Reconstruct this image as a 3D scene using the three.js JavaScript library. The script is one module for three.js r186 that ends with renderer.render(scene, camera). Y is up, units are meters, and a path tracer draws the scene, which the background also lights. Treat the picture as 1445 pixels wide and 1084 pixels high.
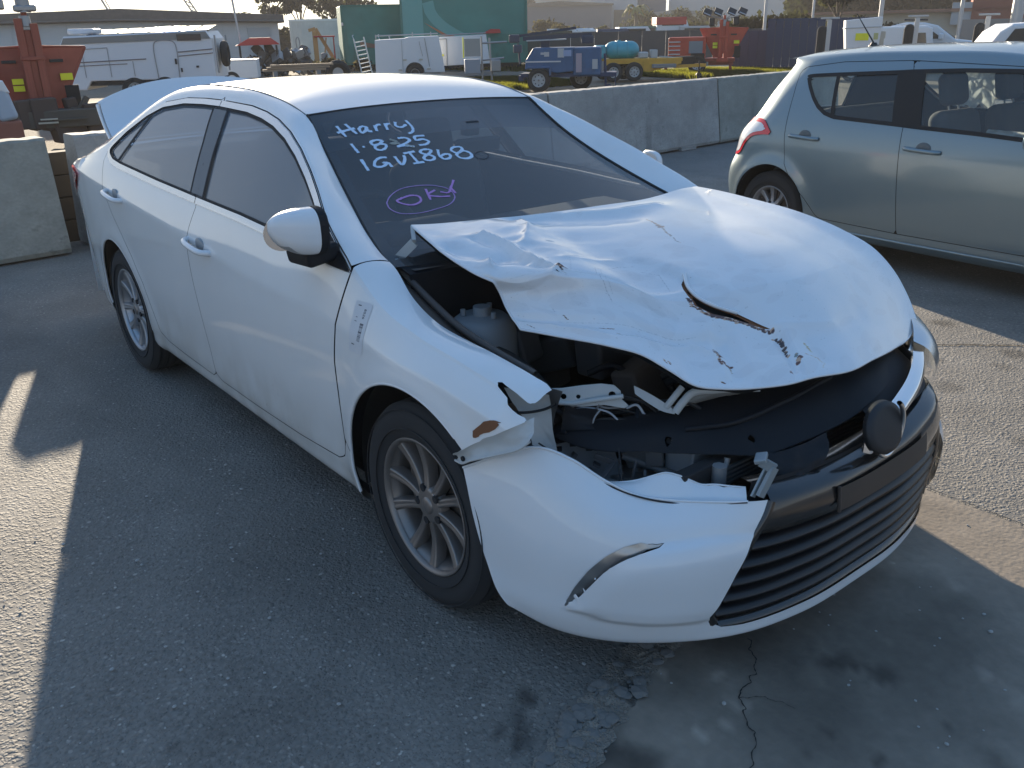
import * as THREE from 'three';
import { mergeGeometries } from 'three/addons/utils/BufferGeometryUtils.js';
import { RoundedBoxGeometry } from 'three/addons/geometries/RoundedBoxGeometry.js';
import { ImprovedNoise } from 'three/addons/math/ImprovedNoise.js';
import { FontLoader } from 'three/addons/loaders/FontLoader.js';
import { TextGeometry } from 'three/addons/geometries/TextGeometry.js';

// ---------------------------------------------------------------- camera, sky, sun, exposure
const scene = new THREE.Scene();
const camera = new THREE.PerspectiveCamera(46.79, 4 / 3, 0.1, 3000);
camera.position.set(2.0308, 1.6769, 2.1315);
{
  const yaw = -2.470297, pitch = 0.379983, roll = -0.022255;
  const fw = new THREE.Vector3(Math.cos(yaw) * Math.cos(pitch), -Math.sin(pitch), Math.sin(yaw) * Math.cos(pitch));
  const r = new THREE.Vector3().crossVectors(fw, new THREE.Vector3(0, 1, 0)).normalize();
  const u = new THREE.Vector3().crossVectors(r, fw);
  camera.up.copy(u.multiplyScalar(Math.cos(roll)).addScaledVector(r, -Math.sin(roll)));
  camera.lookAt(camera.position.clone().add(fw));
}
const SUN_AZ = THREE.MathUtils.degToRad(-161.2), SUN_EL = THREE.MathUtils.degToRad(12.0);
const sunDir = new THREE.Vector3(Math.cos(SUN_AZ) * Math.cos(SUN_EL), Math.sin(SUN_EL), Math.sin(SUN_AZ) * Math.cos(SUN_EL));
{ // clear winter-afternoon sky: blue overhead, pale towards the horizon, warm round the low sun
  const SKY = 0.52, W = 1024, H = 512, data = new Float32Array(W * H * 4);
  const mix = (a, b, t) => a.map((v, i) => v + (b[i] - v) * t);
  for (let j = 0; j < H; j++) for (let i = 0; i < W; i++) {
    const el = ((j + 0.5) / H - 0.5) * Math.PI, az = ((i + 0.5) / W - 0.5) * 2 * Math.PI;
    const dx = Math.cos(el) * Math.cos(az), dy = Math.sin(el), dz = Math.cos(el) * Math.sin(az);
    const c = Math.min(1, Math.max(-1, dx * sunDir.x + dy * sunDir.y + dz * sunDir.z)), ang = Math.acos(c) * 180 / Math.PI;
    const e = Math.max(0, dy);
    const zen = [0.092, 0.232, 0.47], hor = [0.50, 0.60, 0.66];
    let col = mix(hor, zen, 1 - Math.exp(-e * 4.2));
    const glow = Math.exp(-ang / 24), core = Math.exp(-ang / 7);
    const low = Math.exp(-e * 5);
    col = [col[0] + 1.05 * glow * (0.4 + low) + 3.2 * core, col[1] + 0.86 * glow * (0.35 + low) + 2.7 * core, col[2] + 0.52 * glow * (0.35 + 0.8 * low) + 1.9 * core];
    if (dy < 0) col = [0.16, 0.155, 0.15];
    const k = (j * W + i) * 4;
    data[k] = col[0] * SKY; data[k + 1] = col[1] * SKY; data[k + 2] = col[2] * SKY; data[k + 3] = 1;
  }
  const sky = new THREE.DataTexture(data, W, H, THREE.RGBAFormat, THREE.FloatType);
  sky.mapping = THREE.EquirectangularReflectionMapping; sky.magFilter = THREE.LinearFilter; sky.minFilter = THREE.LinearFilter;
  sky.wrapS = THREE.RepeatWrapping; sky.needsUpdate = true;
  scene.background = sky; scene.environment = sky; scene.environmentIntensity = 1; scene.backgroundIntensity = 1;
}
const sun = new THREE.DirectionalLight(new THREE.Color(1.0, 0.85, 0.65), 5.0);
sun.position.copy(sunDir).multiplyScalar(80); sun.target.position.set(0, 0, 0);
sun.castShadow = true; sun.shadow.mapSize.set(4096, 4096);
Object.assign(sun.shadow.camera, { left: -40, right: 40, top: 30, bottom: -30, near: 1, far: 220 });
scene.add(sun, sun.target);
scene.fog = new THREE.FogExp2(new THREE.Color(0.86, 0.83, 0.78), 0.0009);
const EXPOSURE = 2.75;
const renderer = new THREE.WebGLRenderer({ antialias: true });
renderer.setSize(1024, 768); renderer.toneMapping = THREE.LinearToneMapping; renderer.toneMappingExposure = EXPOSURE;
renderer.shadowMap.enabled = true;

// ---------------------------------------------------------------- helpers
const D2R = Math.PI / 180;
function rng(seed) { let a = seed >>> 0; return () => { a = (a + 0x6D2B79F5) | 0; let t = Math.imul(a ^ (a >>> 15), 1 | a); t = (t + Math.imul(t ^ (t >>> 7), 61 | t)) ^ t; return ((t ^ (t >>> 14)) >>> 0) / 4294967296; }; }
const noise = new ImprovedNoise();
const fbm = (x, y, z = 0, o = 4) => { let s = 0, a = 0.5, f = 1; for (let i = 0; i < o; i++) { s += a * noise.noise(x * f, y * f, z * f + i * 7.3); a *= 0.5; f *= 2.03; } return s; };
const clamp = (v, a, b) => Math.min(b, Math.max(a, v)), sstep = (a, b, v) => { const t = clamp((v - a) / (b - a), 0, 1); return t * t * (3 - 2 * t); };
const lerp = (a, b, t) => a + (b - a) * t;
const rgb = (r, g, b) => new THREE.Color().setRGB(r, g, b);
const counts = {};
function numbered(n) { const k = counts[n] = (counts[n] ?? -1) + 1; return k ? n + '_' + String(k).padStart(3, '0') : n; }
function shade(o) { o.traverse((c) => { if (c.isMesh) { c.castShadow = true; c.receiveShadow = true; } }); return o; }
function thing(name, label, category, pos = [0, 0, 0], turn = 0, group) {
  const o = new THREE.Group(); o.name = numbered(name); scene.add(o); o.position.set(...pos); o.rotation.y = turn;
  o.userData = { label, category }; if (group) o.userData.group = group; return o;
}
function part(parent, name, geo, mat, label) {
  const g = Array.isArray(geo) ? merge(geo) : geo;
  const m = new THREE.Mesh(g, mat); m.name = name; if (label) m.userData.label = label; m.castShadow = m.receiveShadow = true; parent.add(m); return m;
}
function parts(parent, name, list, mat) { for (const g of list) part(parent, name, g, mat); }
function sub(parent, name, label) { const g = new THREE.Group(); g.name = name; if (label) g.userData.label = label; parent.add(g); return g; }
function structure(name, geo, mat) { const m = new THREE.Mesh(Array.isArray(geo) ? merge(geo) : geo, mat); m.name = numbered(name); m.userData.kind = 'structure'; m.castShadow = m.receiveShadow = true; scene.add(m); return m; }
function merge(list) {
  return mergeGeometries(list.map((g) => { const h = g.index ? g.toNonIndexed() : g; for (const k of Object.keys(h.attributes)) if (!['position', 'normal', 'uv'].includes(k)) h.deleteAttribute(k); if (!h.attributes.uv) h.setAttribute('uv', new THREE.BufferAttribute(new Float32Array(h.attributes.position.count * 2), 2)); if (!h.attributes.normal) h.computeVertexNormals(); return h; }));
}
function copyThing(o, pos, turn, label) { const c = o.clone(); c.name = numbered(o.name.replace(/_\d{3}$/, '')); c.userData = { ...o.userData }; if (label) c.userData.label = label; if (pos) c.position.set(...pos); if (turn !== undefined) c.rotation.y = turn; scene.add(c); return c; }
function tf(g, { p = [0, 0, 0], r = [0, 0, 0], s = [1, 1, 1] } = {}) {
  return g.applyMatrix4(new THREE.Matrix4().compose(new THREE.Vector3(...p), new THREE.Quaternion().setFromEuler(new THREE.Euler(...r)), new THREE.Vector3(...s)));
}
// box by extents, edges rounded, centred in x and z on (x,z), resting on y
function bx(w, h, d, x = 0, y = 0, z = 0, rad = 0, r = [0, 0, 0]) {
  const g = rad ? new RoundedBoxGeometry(w, h, d, 2, Math.min(rad, w / 2.01, h / 2.01, d / 2.01)) : new THREE.BoxGeometry(w, h, d);
  return tf(g, { p: [x, y + h / 2, z], r });
}
function cyl(r0, r1, h, p, r = [0, 0, 0], seg = 16, open = false) { return tf(new THREE.CylinderGeometry(r1, r0, h, seg, 1, open), { p, r }); }
function rod(a, b, r, seg = 8, r2 = r) {
  const A = new THREE.Vector3(...a), B = new THREE.Vector3(...b), d = B.clone().sub(A), g = new THREE.CylinderGeometry(r2, r, d.length(), seg);
  return g.applyMatrix4(new THREE.Matrix4().compose(A.add(B).multiplyScalar(0.5), new THREE.Quaternion().setFromUnitVectors(new THREE.Vector3(0, 1, 0), d.normalize()), new THREE.Vector3(1, 1, 1)));
}
function beam(a, b, w, h = w) { // rectangular bar from a to b
  const A = new THREE.Vector3(...a), B = new THREE.Vector3(...b), d = B.clone().sub(A), m = new THREE.Matrix4();
  const z = d.clone().normalize(), up = Math.abs(z.y) > 0.95 ? new THREE.Vector3(1, 0, 0) : new THREE.Vector3(0, 1, 0), x = new THREE.Vector3().crossVectors(up, z).normalize(), y = new THREE.Vector3().crossVectors(z, x);
  m.makeBasis(x, y, z).setPosition(A.add(B).multiplyScalar(0.5)); return new THREE.BoxGeometry(w, h, d.length()).applyMatrix4(m);
}
function tube(pts, r, seg = 40, rs = 8, closed = false) { return new THREE.TubeGeometry(new THREE.CatmullRomCurve3(pts.map((p) => new THREE.Vector3(...p)), closed, 'centripetal'), seg, r, rs, closed); }
// prism: 2D outline [[a,b],...] in the plane given by axis ('z' -> x,y plane), extruded centred by depth
function prism(outline, depth, { p = [0, 0, 0], r = [0, 0, 0], bevel = 0, holes = [] } = {}) {
  const s = new THREE.Shape(outline.map((q) => new THREE.Vector2(...q)));
  for (const h of holes) s.holes.push(new THREE.Path(h.map((q) => new THREE.Vector2(...q))));
  const g = new THREE.ExtrudeGeometry(s, { depth: depth - 2 * bevel, bevelEnabled: bevel > 0, bevelSize: bevel, bevelThickness: bevel, bevelOffset: -bevel, bevelSegments: 2, curveSegments: 12 });
  g.translate(0, 0, -(depth - 2 * bevel) / 2); return tf(g, { p, r });
}
function circlePts(cx, cy, r, n = 16) { return Array.from({ length: n }, (_, i) => [cx + r * Math.cos(i / n * 2 * Math.PI), cy + r * Math.sin(i / n * 2 * Math.PI)]); }
// --- curves through knots
function curve(knots) { // knots [[x, v...]...], smooth (finite-difference tangents), returns f(x) -> [v...]
  const n = knots.length, k = knots[0].length - 1;
  const tang = knots.map((q, i) => { const a = knots[Math.max(0, i - 1)], b = knots[Math.min(n - 1, i + 1)]; const out = []; for (let c = 1; c <= k; c++) {
    if (i === 0 || i === n - 1) out.push((b[c] - a[c]) / (b[0] - a[0]));
    else { const h0 = q[0] - a[0], h1 = b[0] - q[0], d0 = (q[c] - a[c]) / h0, d1 = (b[c] - q[c]) / h1; out.push((d0 * h1 + d1 * h0) / (h0 + h1)); } } return out; });
  return (x) => {
    x = clamp(x, knots[0][0], knots[n - 1][0]); let i = 0; while (i < n - 2 && x > knots[i + 1][0]) i++;
    const a = knots[i], b = knots[i + 1], h = b[0] - a[0], t = (x - a[0]) / h, t2 = t * t, t3 = t2 * t;
    const out = []; for (let c = 1; c <= k; c++) out.push((2 * t3 - 3 * t2 + 1) * a[c] + (t3 - 2 * t2 + t) * h * tang[i][c - 1] + (-2 * t3 + 3 * t2) * b[c] + (t3 - t2) * h * tang[i + 1][c - 1]);
    return k === 1 ? out[0] : out;
  };
}
function splineN(pts, n, sharp = []) { // points (any dim) -> n subdivisions per span, chord-parametrised, with sharp knots
  const segs = []; let from = 0; const idx = [...sharp, pts.length - 1];
  const out = [pts[0].slice()];
  for (const to of idx) {
    if (to <= from) continue;
    let s = 0; const kn = []; for (let i = from; i <= to; i++) { if (i > from) s += Math.max(1e-5, Math.sqrt(pts[i].reduce((a, v, c) => a + (v - pts[i - 1][c]) ** 2, 0))); kn.push([s, ...pts[i]]); }
    const f = curve(kn);
    for (let i = 0; i < kn.length - 1; i++) for (let j = 1; j <= n; j++) { const v = f(lerp(kn[i][0], kn[i + 1][0], j / n)); out.push(Array.isArray(v) ? v : [v]); }
    from = to;
  }
  return out;
}
// --- triangle soups: {p, n, u} plain arrays; can be clipped with a signed function, displaced, mirrored
function gridSoup(G, uvf) { // G[i][j] = [x,y,z]
  const R = G.length, C = G[0].length, N = [];
  const sb = (a, b) => [a[0] - b[0], a[1] - b[1], a[2] - b[2]], cr = (a, b) => [a[1] * b[2] - a[2] * b[1], a[2] * b[0] - a[0] * b[2], a[0] * b[1] - a[1] * b[0]];
  for (let i = 0; i < R; i++) { N.push([]); for (let j = 0; j < C; j++) {
    const du = sb(G[Math.min(R - 1, i + 1)][j], G[Math.max(0, i - 1)][j]), dv = sb(G[i][Math.min(C - 1, j + 1)], G[i][Math.max(0, j - 1)]);
    let n = cr(du, dv), l = Math.hypot(...n);
    N[i].push(l > 1e-12 ? [n[0] / l, n[1] / l, n[2] / l] : null); } }
  for (let i = 0; i < R; i++) for (let j = 0; j < C; j++) if (!N[i][j]) { N[i][j] = (N[Math.min(R - 1, i + 1)][j] || N[Math.max(0, i - 1)][j] || N[i][Math.min(C - 1, j + 1)] || N[i][Math.max(0, j - 1)] || [0, 1, 0]); }
  const s = { p: [], n: [], u: [] };
  const put = (i, j) => { s.p.push(...G[i][j]); s.n.push(...N[i][j]); s.u.push(...(uvf ? uvf(i / (R - 1), j / (C - 1), G[i][j]) : [i / (R - 1), j / (C - 1)])); };
  for (let i = 0; i < R - 1; i++) for (let j = 0; j < C - 1; j++) { put(i, j); put(i + 1, j); put(i + 1, j + 1); put(i, j); put(i + 1, j + 1); put(i, j + 1); }
  return s;
}
function clip(s, f) { // keep where f(x,y,z,u,v) >= 0
  const o = { p: [], n: [], u: [] }, T = s.p.length / 9;
  for (let t = 0; t < T; t++) {
    const vs = []; for (let k = 0; k < 3; k++) { const a = t * 9 + k * 3, b = t * 6 + k * 2; const v = [s.p[a], s.p[a + 1], s.p[a + 2], s.n[a], s.n[a + 1], s.n[a + 2], s.u[b], s.u[b + 1]]; v.f = f(v[0], v[1], v[2], v[6], v[7]); vs.push(v); }
    let poly;
    if (vs.every((v) => v.f >= 0)) poly = vs; else if (vs.every((v) => v.f < 0)) continue;
    else { poly = []; for (let k = 0; k < 3; k++) { const a = vs[k], b = vs[(k + 1) % 3]; if (a.f >= 0) poly.push(a); if ((a.f >= 0) !== (b.f >= 0)) { const q = a.f / (a.f - b.f); poly.push(a.map((v, i) => v + (b[i] - v) * q)); } } }
    for (let k = 1; k < poly.length - 1; k++) for (const v of [poly[0], poly[k], poly[k + 1]]) { o.p.push(v[0], v[1], v[2]); o.n.push(v[3], v[4], v[5]); o.u.push(v[6], v[7]); }
  }
  return o;
}
function push(s, d) { const o = { p: s.p.slice(), n: s.n, u: s.u }; for (let i = 0; i < o.p.length; i++) o.p[i] += s.n[i] * d; return o; }
function mirror(s) { // across the car's centre plane
  const o = { p: [], n: [], u: [] }, T = s.p.length / 9;
  for (let t = 0; t < T; t++) for (const k of [0, 2, 1]) { const a = t * 9 + k * 3, b = t * 6 + k * 2; o.p.push(s.p[a], s.p[a + 1], -s.p[a + 2]); o.n.push(s.n[a], s.n[a + 1], -s.n[a + 2]); o.u.push(s.u[b], s.u[b + 1]); }
  return o;
}
function both(s) { return join(s, mirror(s)); }
function join(...l) { const o = { p: [], n: [], u: [] }; for (const s of l) { for (const v of s.p) o.p.push(v); for (const v of s.n) o.n.push(v); for (const v of s.u) o.u.push(v); } return o; }
function geo(s) { const g = new THREE.BufferGeometry(); g.setAttribute('position', new THREE.Float32BufferAttribute(s.p, 3)); g.setAttribute('normal', new THREE.Float32BufferAttribute(s.n, 3)); g.setAttribute('uv', new THREE.Float32BufferAttribute(s.u, 2)); return g; }
function flip(s) { const o = { p: [], n: [], u: [] }, T = s.p.length / 9; for (let t = 0; t < T; t++) for (const k of [0, 2, 1]) { const a = t * 9 + k * 3, b = t * 6 + k * 2; o.p.push(s.p[a], s.p[a + 1], s.p[a + 2]); o.n.push(-s.n[a], -s.n[a + 1], -s.n[a + 2]); o.u.push(s.u[b], s.u[b + 1]); } return o; }
// polygon signed distance (positive inside), outline optionally smoothed
function poly(pts, smooth = 0) {
  let P = pts; if (smooth) { const c = splineN([...pts, pts[0]], smooth); P = c.slice(0, -1); }
  const n = P.length;
  return (x, y) => {
    let d = 1e9, inside = false;
    for (let i = 0, j = n - 1; i < n; j = i++) {
      const [ax, ay] = P[j], [bx_, by] = P[i], ex = bx_ - ax, ey = by - ay, wx = x - ax, wy = y - ay, t = clamp((wx * ex + wy * ey) / (ex * ex + ey * ey + 1e-12), 0, 1);
      d = Math.min(d, (wx - ex * t) ** 2 + (wy - ey * t) ** 2);
      if ((by > y) !== (ay > y) && x < (ax - bx_) * (y - by) / (ay - by) + bx_) inside = !inside;
    }
    return (inside ? 1 : -1) * Math.sqrt(d);
  };
}
function lineDist(pts) { return (x, y) => { let d = 1e9; for (let i = 0; i < pts.length - 1; i++) { const [ax, ay] = pts[i], [bx_, by] = pts[i + 1], ex = bx_ - ax, ey = by - ay, t = clamp(((x - ax) * ex + (y - ay) * ey) / (ex * ex + ey * ey), 0, 1); d = Math.min(d, (x - ax - ex * t) ** 2 + (y - ay - ey * t) ** 2); } return Math.sqrt(d); }; }
function netSurface(net, nu, nv, uvf) { // control net rows of 3D points -> smooth grid
  const cols = net.map((row) => splineN(row, nv));
  const C = cols[0].length, G = []; const byC = [];
  for (let j = 0; j < C; j++) byC.push(splineN(cols.map((r) => r[j]), nu));
  for (let i = 0; i < byC[0].length; i++) G.push(byC.map((c) => c[i]));
  return G;
}
// --- textures
function noiseTex(w, h, fn, { srgb = false, repeat = [1, 1] } = {}) {
  const d = new Uint8Array(w * h * 4); for (let j = 0; j < h; j++) for (let i = 0; i < w; i++) { const c = fn(i / w, j / h, i, j), k = (j * w + i) * 4; d[k] = c[0] * 255; d[k + 1] = c[1] * 255; d[k + 2] = c[2] * 255; d[k + 3] = 255; }
  const t = new THREE.DataTexture(d, w, h); t.wrapS = t.wrapT = THREE.RepeatWrapping; t.magFilter = THREE.LinearFilter; t.minFilter = THREE.LinearMipmapLinearFilter; t.generateMipmaps = true; t.repeat.set(...repeat); if (srgb) t.colorSpace = THREE.SRGBColorSpace; t.needsUpdate = true; return t;
}
function canvasTex(w, h, draw, srgb = true) { const c = document.createElement('canvas'); c.width = w; c.height = h; draw(c.getContext('2d'), w, h); const t = new THREE.CanvasTexture(c); if (srgb) t.colorSpace = THREE.SRGBColorSpace; t.needsUpdate = true; return t; }
function tileable(fn) { // blend the four shifted copies so the tile has no seam
  return (u, v) => { const a = sstep(0, 1, u), b = sstep(0, 1, v); return lerp(lerp(fn(u, v), fn(u - 1, v), a), lerp(fn(u, v - 1), fn(u - 1, v - 1), a), b); };
}
const std = (color, roughness = 0.7, metalness = 0, o = {}) => new THREE.MeshStandardMaterial({ color, roughness, metalness, ...o });
const phy = (o) => new THREE.MeshPhysicalMaterial(o);
const PEN = {
  white: [[[.083,.065],[.094,.116]], [[.118,.064],[.137,.114]], [[.072,.093],[.142,.089]], [[.188,.094],[.173,.087],[.155,.098],[.157,.113],[.177,.106],[.187,.093],[.184,.112],[.197,.116]], [[.221,.092],[.214,.119]], [[.215,.103],[.232,.092],[.246,.092]], [[.265,.090],[.256,.121]], [[.257,.104],[.274,.094],[.283,.095]], [[.308,.090],[.299,.110],[.311,.118],[.342,.109]], [[.354,.089],[.353,.130],[.341,.146],[.320,.153]], [[.096,.148],[.102,.200]], [[.126,.174],[.134,.175]], [[.208,.163],[.186,.156],[.163,.162],[.166,.177],[.192,.179],[.207,.188],[.202,.204],[.177,.213],[.165,.200],[.167,.188],[.192,.175],[.208,.163]], [[.266,.166],[.295,.170],[.303,.185],[.284,.200],[.243,.213],[.267,.213],[.301,.230]], [[.370,.173],[.329,.174],[.326,.193],[.353,.194],[.366,.211],[.350,.225],[.320,.225]], [[.097,.238],[.098,.308]], [[.180,.260],[.160,.254],[.134,.269],[.127,.296],[.145,.304],[.166,.291],[.158,.284],[.170,.290],[.175,.318]], [[.207,.263],[.212,.317],[.236,.283],[.240,.266]], [[.243,.257],[.286,.256]], [[.265,.257],[.267,.322]], [[.249,.323],[.288,.324]], [[.336,.256],[.312,.256],[.303,.267],[.310,.280],[.324,.290],[.335,.305],[.328,.318],[.308,.321],[.297,.311],[.301,.298],[.318,.288],[.334,.278],[.344,.265],[.336,.256]], [[.370,.267],[.357,.308],[.362,.327],[.385,.325],[.394,.304],[.378,.300],[.359,.309]], [[.460,.268],[.432,.267],[.415,.282],[.423,.302],[.459,.296],[.471,.312],[.468,.330],[.441,.344],[.420,.333],[.418,.314],[.442,.297],[.459,.282],[.460,.268]]],
  beige: [[[.235,.163],[.253,.182],[.228,.189],[.259,.196]], [[.274,.209],[.300,.232]]],
  dark: [[[.490,.317],[.517,.310],[.530,.329],[.522,.350],[.496,.361],[.478,.350],[.480,.328],[.490,.317]]],
  pink: [[[.091,.516],[.112,.483],[.150,.456],[.203,.455],[.259,.476],[.289,.511],[.286,.554],[.257,.585],[.204,.599],[.147,.601],[.106,.583],[.089,.547],[.091,.516]]],
  pinkbold: [[[.141,.506],[.121,.517],[.130,.537],[.156,.554],[.183,.542],[.186,.515],[.167,.504],[.145,.507],[.130,.513]], [[.223,.484],[.212,.546]], [[.247,.500],[.216,.518],[.244,.538],[.275,.546]], [[.258,.514],[.275,.526],[.303,.497],[.328,.461]], [[.299,.505],[.298,.536]]],
};
const R8 = '#5e2f1c', R7 = '#3c2216', HOOD_MARKS = [
  [[[0.388, 0.69], [0.386, 0.722], [0.404, 0.768], [0.430, 0.787], [0.464, 0.815], [0.496, 0.840]], [5, 6], '#4e2a1a'], [[[0.402, 0.755], [0.43, 0.782], [0.47, 0.812]], [9, 5], '#5b321f'],
  [[[0.160, 0.615], [0.174, 0.629], [0.197, 0.630]], [6, 4], R8], [[[0.174, 0.612], [0.174, 0.640]], [4, 4], R7], [[[0.168, 0.65], [0.172, 0.665]], [2, 2], '#8a7a70'],
  [[[0.551, 0.186], [0.541, 0.247], [0.537, 0.283]], [2, 9], R8], [[[0.534, 0.292], [0.524, 0.324], [0.517, 0.360]], [4, 3], '#6b5e55'], [[[0.516, 0.372], [0.508, 0.394], [0.509, 0.417]], [2.5, 2], '#5a504a'],
  [[[0.494, 0.857], [0.502, 0.866], [0.503, 0.885], [0.499, 0.913]], [5, 5], R7], [[[0.513, 0.938], [0.509, 0.952]], [9, 7], R8], [[[0.514, 0.925], [0.513, 0.935]], [5, 4], '#7a7f78'],
  [[[0.380, 0.883], [0.381, 0.900], [0.380, 0.931]], [5, 4], R8], [[[0.386, 0.921], [0.391, 0.931], [0.396, 0.926]], [5, 5], R8], [[[0.392, 0.935], [0.392, 0.948]], [2, 2], '#a08c6e'],
  [[[0.285, 0.965], [0.286, 0.975]], [5, 4], R7], [[[0.276, 0.968], [0.279, 0.978]], [4, 3], R7], [[[0.370, 0.985], [0.372, 0.988]], [4, 4], R8], [[[0.179, 0.905], [0.205, 0.897]], [3, 3], R8], [[[0.02, 0.968], [0.034, 0.985]], [3, 3], R7], [[[0.204, 0.925], [0.208, 0.931]], [3, 3], R7], [[[0.114, 0.876], [0.121, 0.887]], [3, 2.5], '#2c2420'],
  [[[0.540, 0.895], [0.545, 0.925]], [4, 3], '#b9b27a'], [[[0.53, 0.93], [0.55, 0.945], [0.558, 0.965], [0.55, 0.98]], [2.5, 2.5], '#d8cfc0'], [[[0.49, 0.965], [0.492, 0.975]], [3, 3], R8],
  [[[0.08, 0.49], [0.076, 0.505]], [3, 2], '#6a5040'], [[[0.20, 0.47], [0.203, 0.472]], [2, 2], '#444'],
], HOOD_SCRATCH = [
  [[[0.276, 0.539], [0.226, 0.690], [0.221, 0.752], [0.222, 0.792]], 0.45], [[[0.285, 0.545], [0.236, 0.690], [0.230, 0.76]], 0.25], [[[0.266, 0.557], [0.341, 0.492], [0.372, 0.492]], 0.5], [[[0.372, 0.527], [0.395, 0.554], [0.384, 0.611], [0.376, 0.646]], 0.4],
  [[[0.053, 0.664], [0.120, 0.638], [0.165, 0.62]], 0.45], [[[0.100, 0.840], [0.100, 0.861]], 0.5], [[[0.244, 0.483], [0.208, 0.594]], 0.2], [[[0.30, 0.70], [0.34, 0.66], [0.39, 0.65]], 0.2], [[[0.10, 0.90], [0.25, 0.87], [0.36, 0.84]], 0.25], [[[0.24, 0.90], [0.34, 0.865]], 0.3], [[[0.16, 0.66], [0.168, 0.69]], 0.5],
];

// ---------------------------------------------------------------- materials shared by the vehicles
const dustMap = (base, amt, seed) => noiseTex(256, 256, (u, v) => { const f = tileable((a, b) => fbm(a * 6 + seed, b * 6, seed)); const g = tileable((a, b) => fbm(a * 30, b * 30 + seed, seed + 3)); const k = clamp(1 - amt * (0.5 + f(u, v) + 0.5 * g(u, v)), 0, 1); return base.map((c) => c * k); }, { srgb: true });
const roughMap = (lo, hi, seed) => noiseTex(256, 256, (u, v) => { const f = tileable((a, b) => fbm(a * 7 + seed, b * 7, seed)); const r = clamp(lerp(lo, hi, 0.5 + f(u, v)), 0, 1); return [r, r, r]; });
const M = {
  white: phy({ color: rgb(0.74, 0.75, 0.76), roughness: 0.42, clearcoat: 1, clearcoatRoughness: 0.06 }),
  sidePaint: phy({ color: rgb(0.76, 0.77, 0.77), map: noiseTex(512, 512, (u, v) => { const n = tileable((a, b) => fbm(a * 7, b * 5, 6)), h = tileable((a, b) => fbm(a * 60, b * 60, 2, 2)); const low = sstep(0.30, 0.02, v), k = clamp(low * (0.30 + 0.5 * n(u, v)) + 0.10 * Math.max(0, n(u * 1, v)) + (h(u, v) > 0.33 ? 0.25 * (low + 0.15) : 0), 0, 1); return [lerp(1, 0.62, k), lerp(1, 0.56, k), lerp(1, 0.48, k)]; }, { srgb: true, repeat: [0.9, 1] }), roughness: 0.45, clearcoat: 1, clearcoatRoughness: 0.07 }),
  innerWhite: std(rgb(0.50, 0.51, 0.50), 0.55),
  chrome: std(rgb(0.82, 0.83, 0.84), 0.12, 1),
  chromeSoft: std(rgb(0.62, 0.64, 0.66), 0.25, 1),
  black: std(rgb(0.018, 0.018, 0.02), 0.6),
  gloss: phy({ color: rgb(0.020, 0.017, 0.016), roughness: 0.22, clearcoat: 0.8, clearcoatRoughness: 0.08 }),  // brown tint stands in for a warm ground reflection
  grilleBlack: phy({ color: rgb(0.008, 0.008, 0.010), roughness: 0.42, clearcoat: 0.15, clearcoatRoughness: 0.3 }),
  rubber: std(rgb(0.022, 0.022, 0.023), 0.85),
  tyre: std(rgb(0.026, 0.026, 0.027), 0.88),
  alloy: std(rgb(0.40, 0.40, 0.41), 0.42, 0.85),
  alloyDirty: std(rgb(0.27, 0.24, 0.22), 0.42, 0.7),
  dark: std(rgb(0.02, 0.02, 0.022), 0.9),
  engine: std(rgb(0.05, 0.05, 0.052), 0.7),
  greyMetal: std(rgb(0.30, 0.31, 0.32), 0.5, 0.4),
  greyPlastic: std(rgb(0.16, 0.17, 0.18), 0.6),
  blackPlastic: phy({ color: rgb(0.010, 0.011, 0.014), roughness: 0.6, specularIntensity: 0.6 }),
  rust: std(rgb(0.20, 0.085, 0.04), 0.9),
  glassDark: phy({ color: rgb(0.38, 0.41, 0.44), roughness: 0.05, transmission: 0.58, thickness: 0, ior: 1.5 }),  // grey diffuse share stands for dust plus glare on the panes
  glassFar: phy({ color: rgb(0.62, 0.68, 0.70), roughness: 0.03, transmission: 0.94, thickness: 0, ior: 1.5 }),
  glassClear: phy({ color: rgb(0.62, 0.68, 0.68), roughness: 0.02, transmission: 1, thickness: 0, ior: 1.5 }),
  lampClear: phy({ color: rgb(0.9, 0.92, 0.93), roughness: 0.05, transmission: 0.9, thickness: 0, ior: 1.5 }),
  redLens: phy({ color: rgb(0.72, 0.015, 0.03), roughness: 0.12, clearcoat: 1, clearcoatRoughness: 0.03 }),
  mirror: std(rgb(0.8, 0.8, 0.8), 0.05, 1),
  seat: std(rgb(0.075, 0.075, 0.08), 0.9),
  dash: std(rgb(0.06, 0.06, 0.062), 0.7),
};

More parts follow.
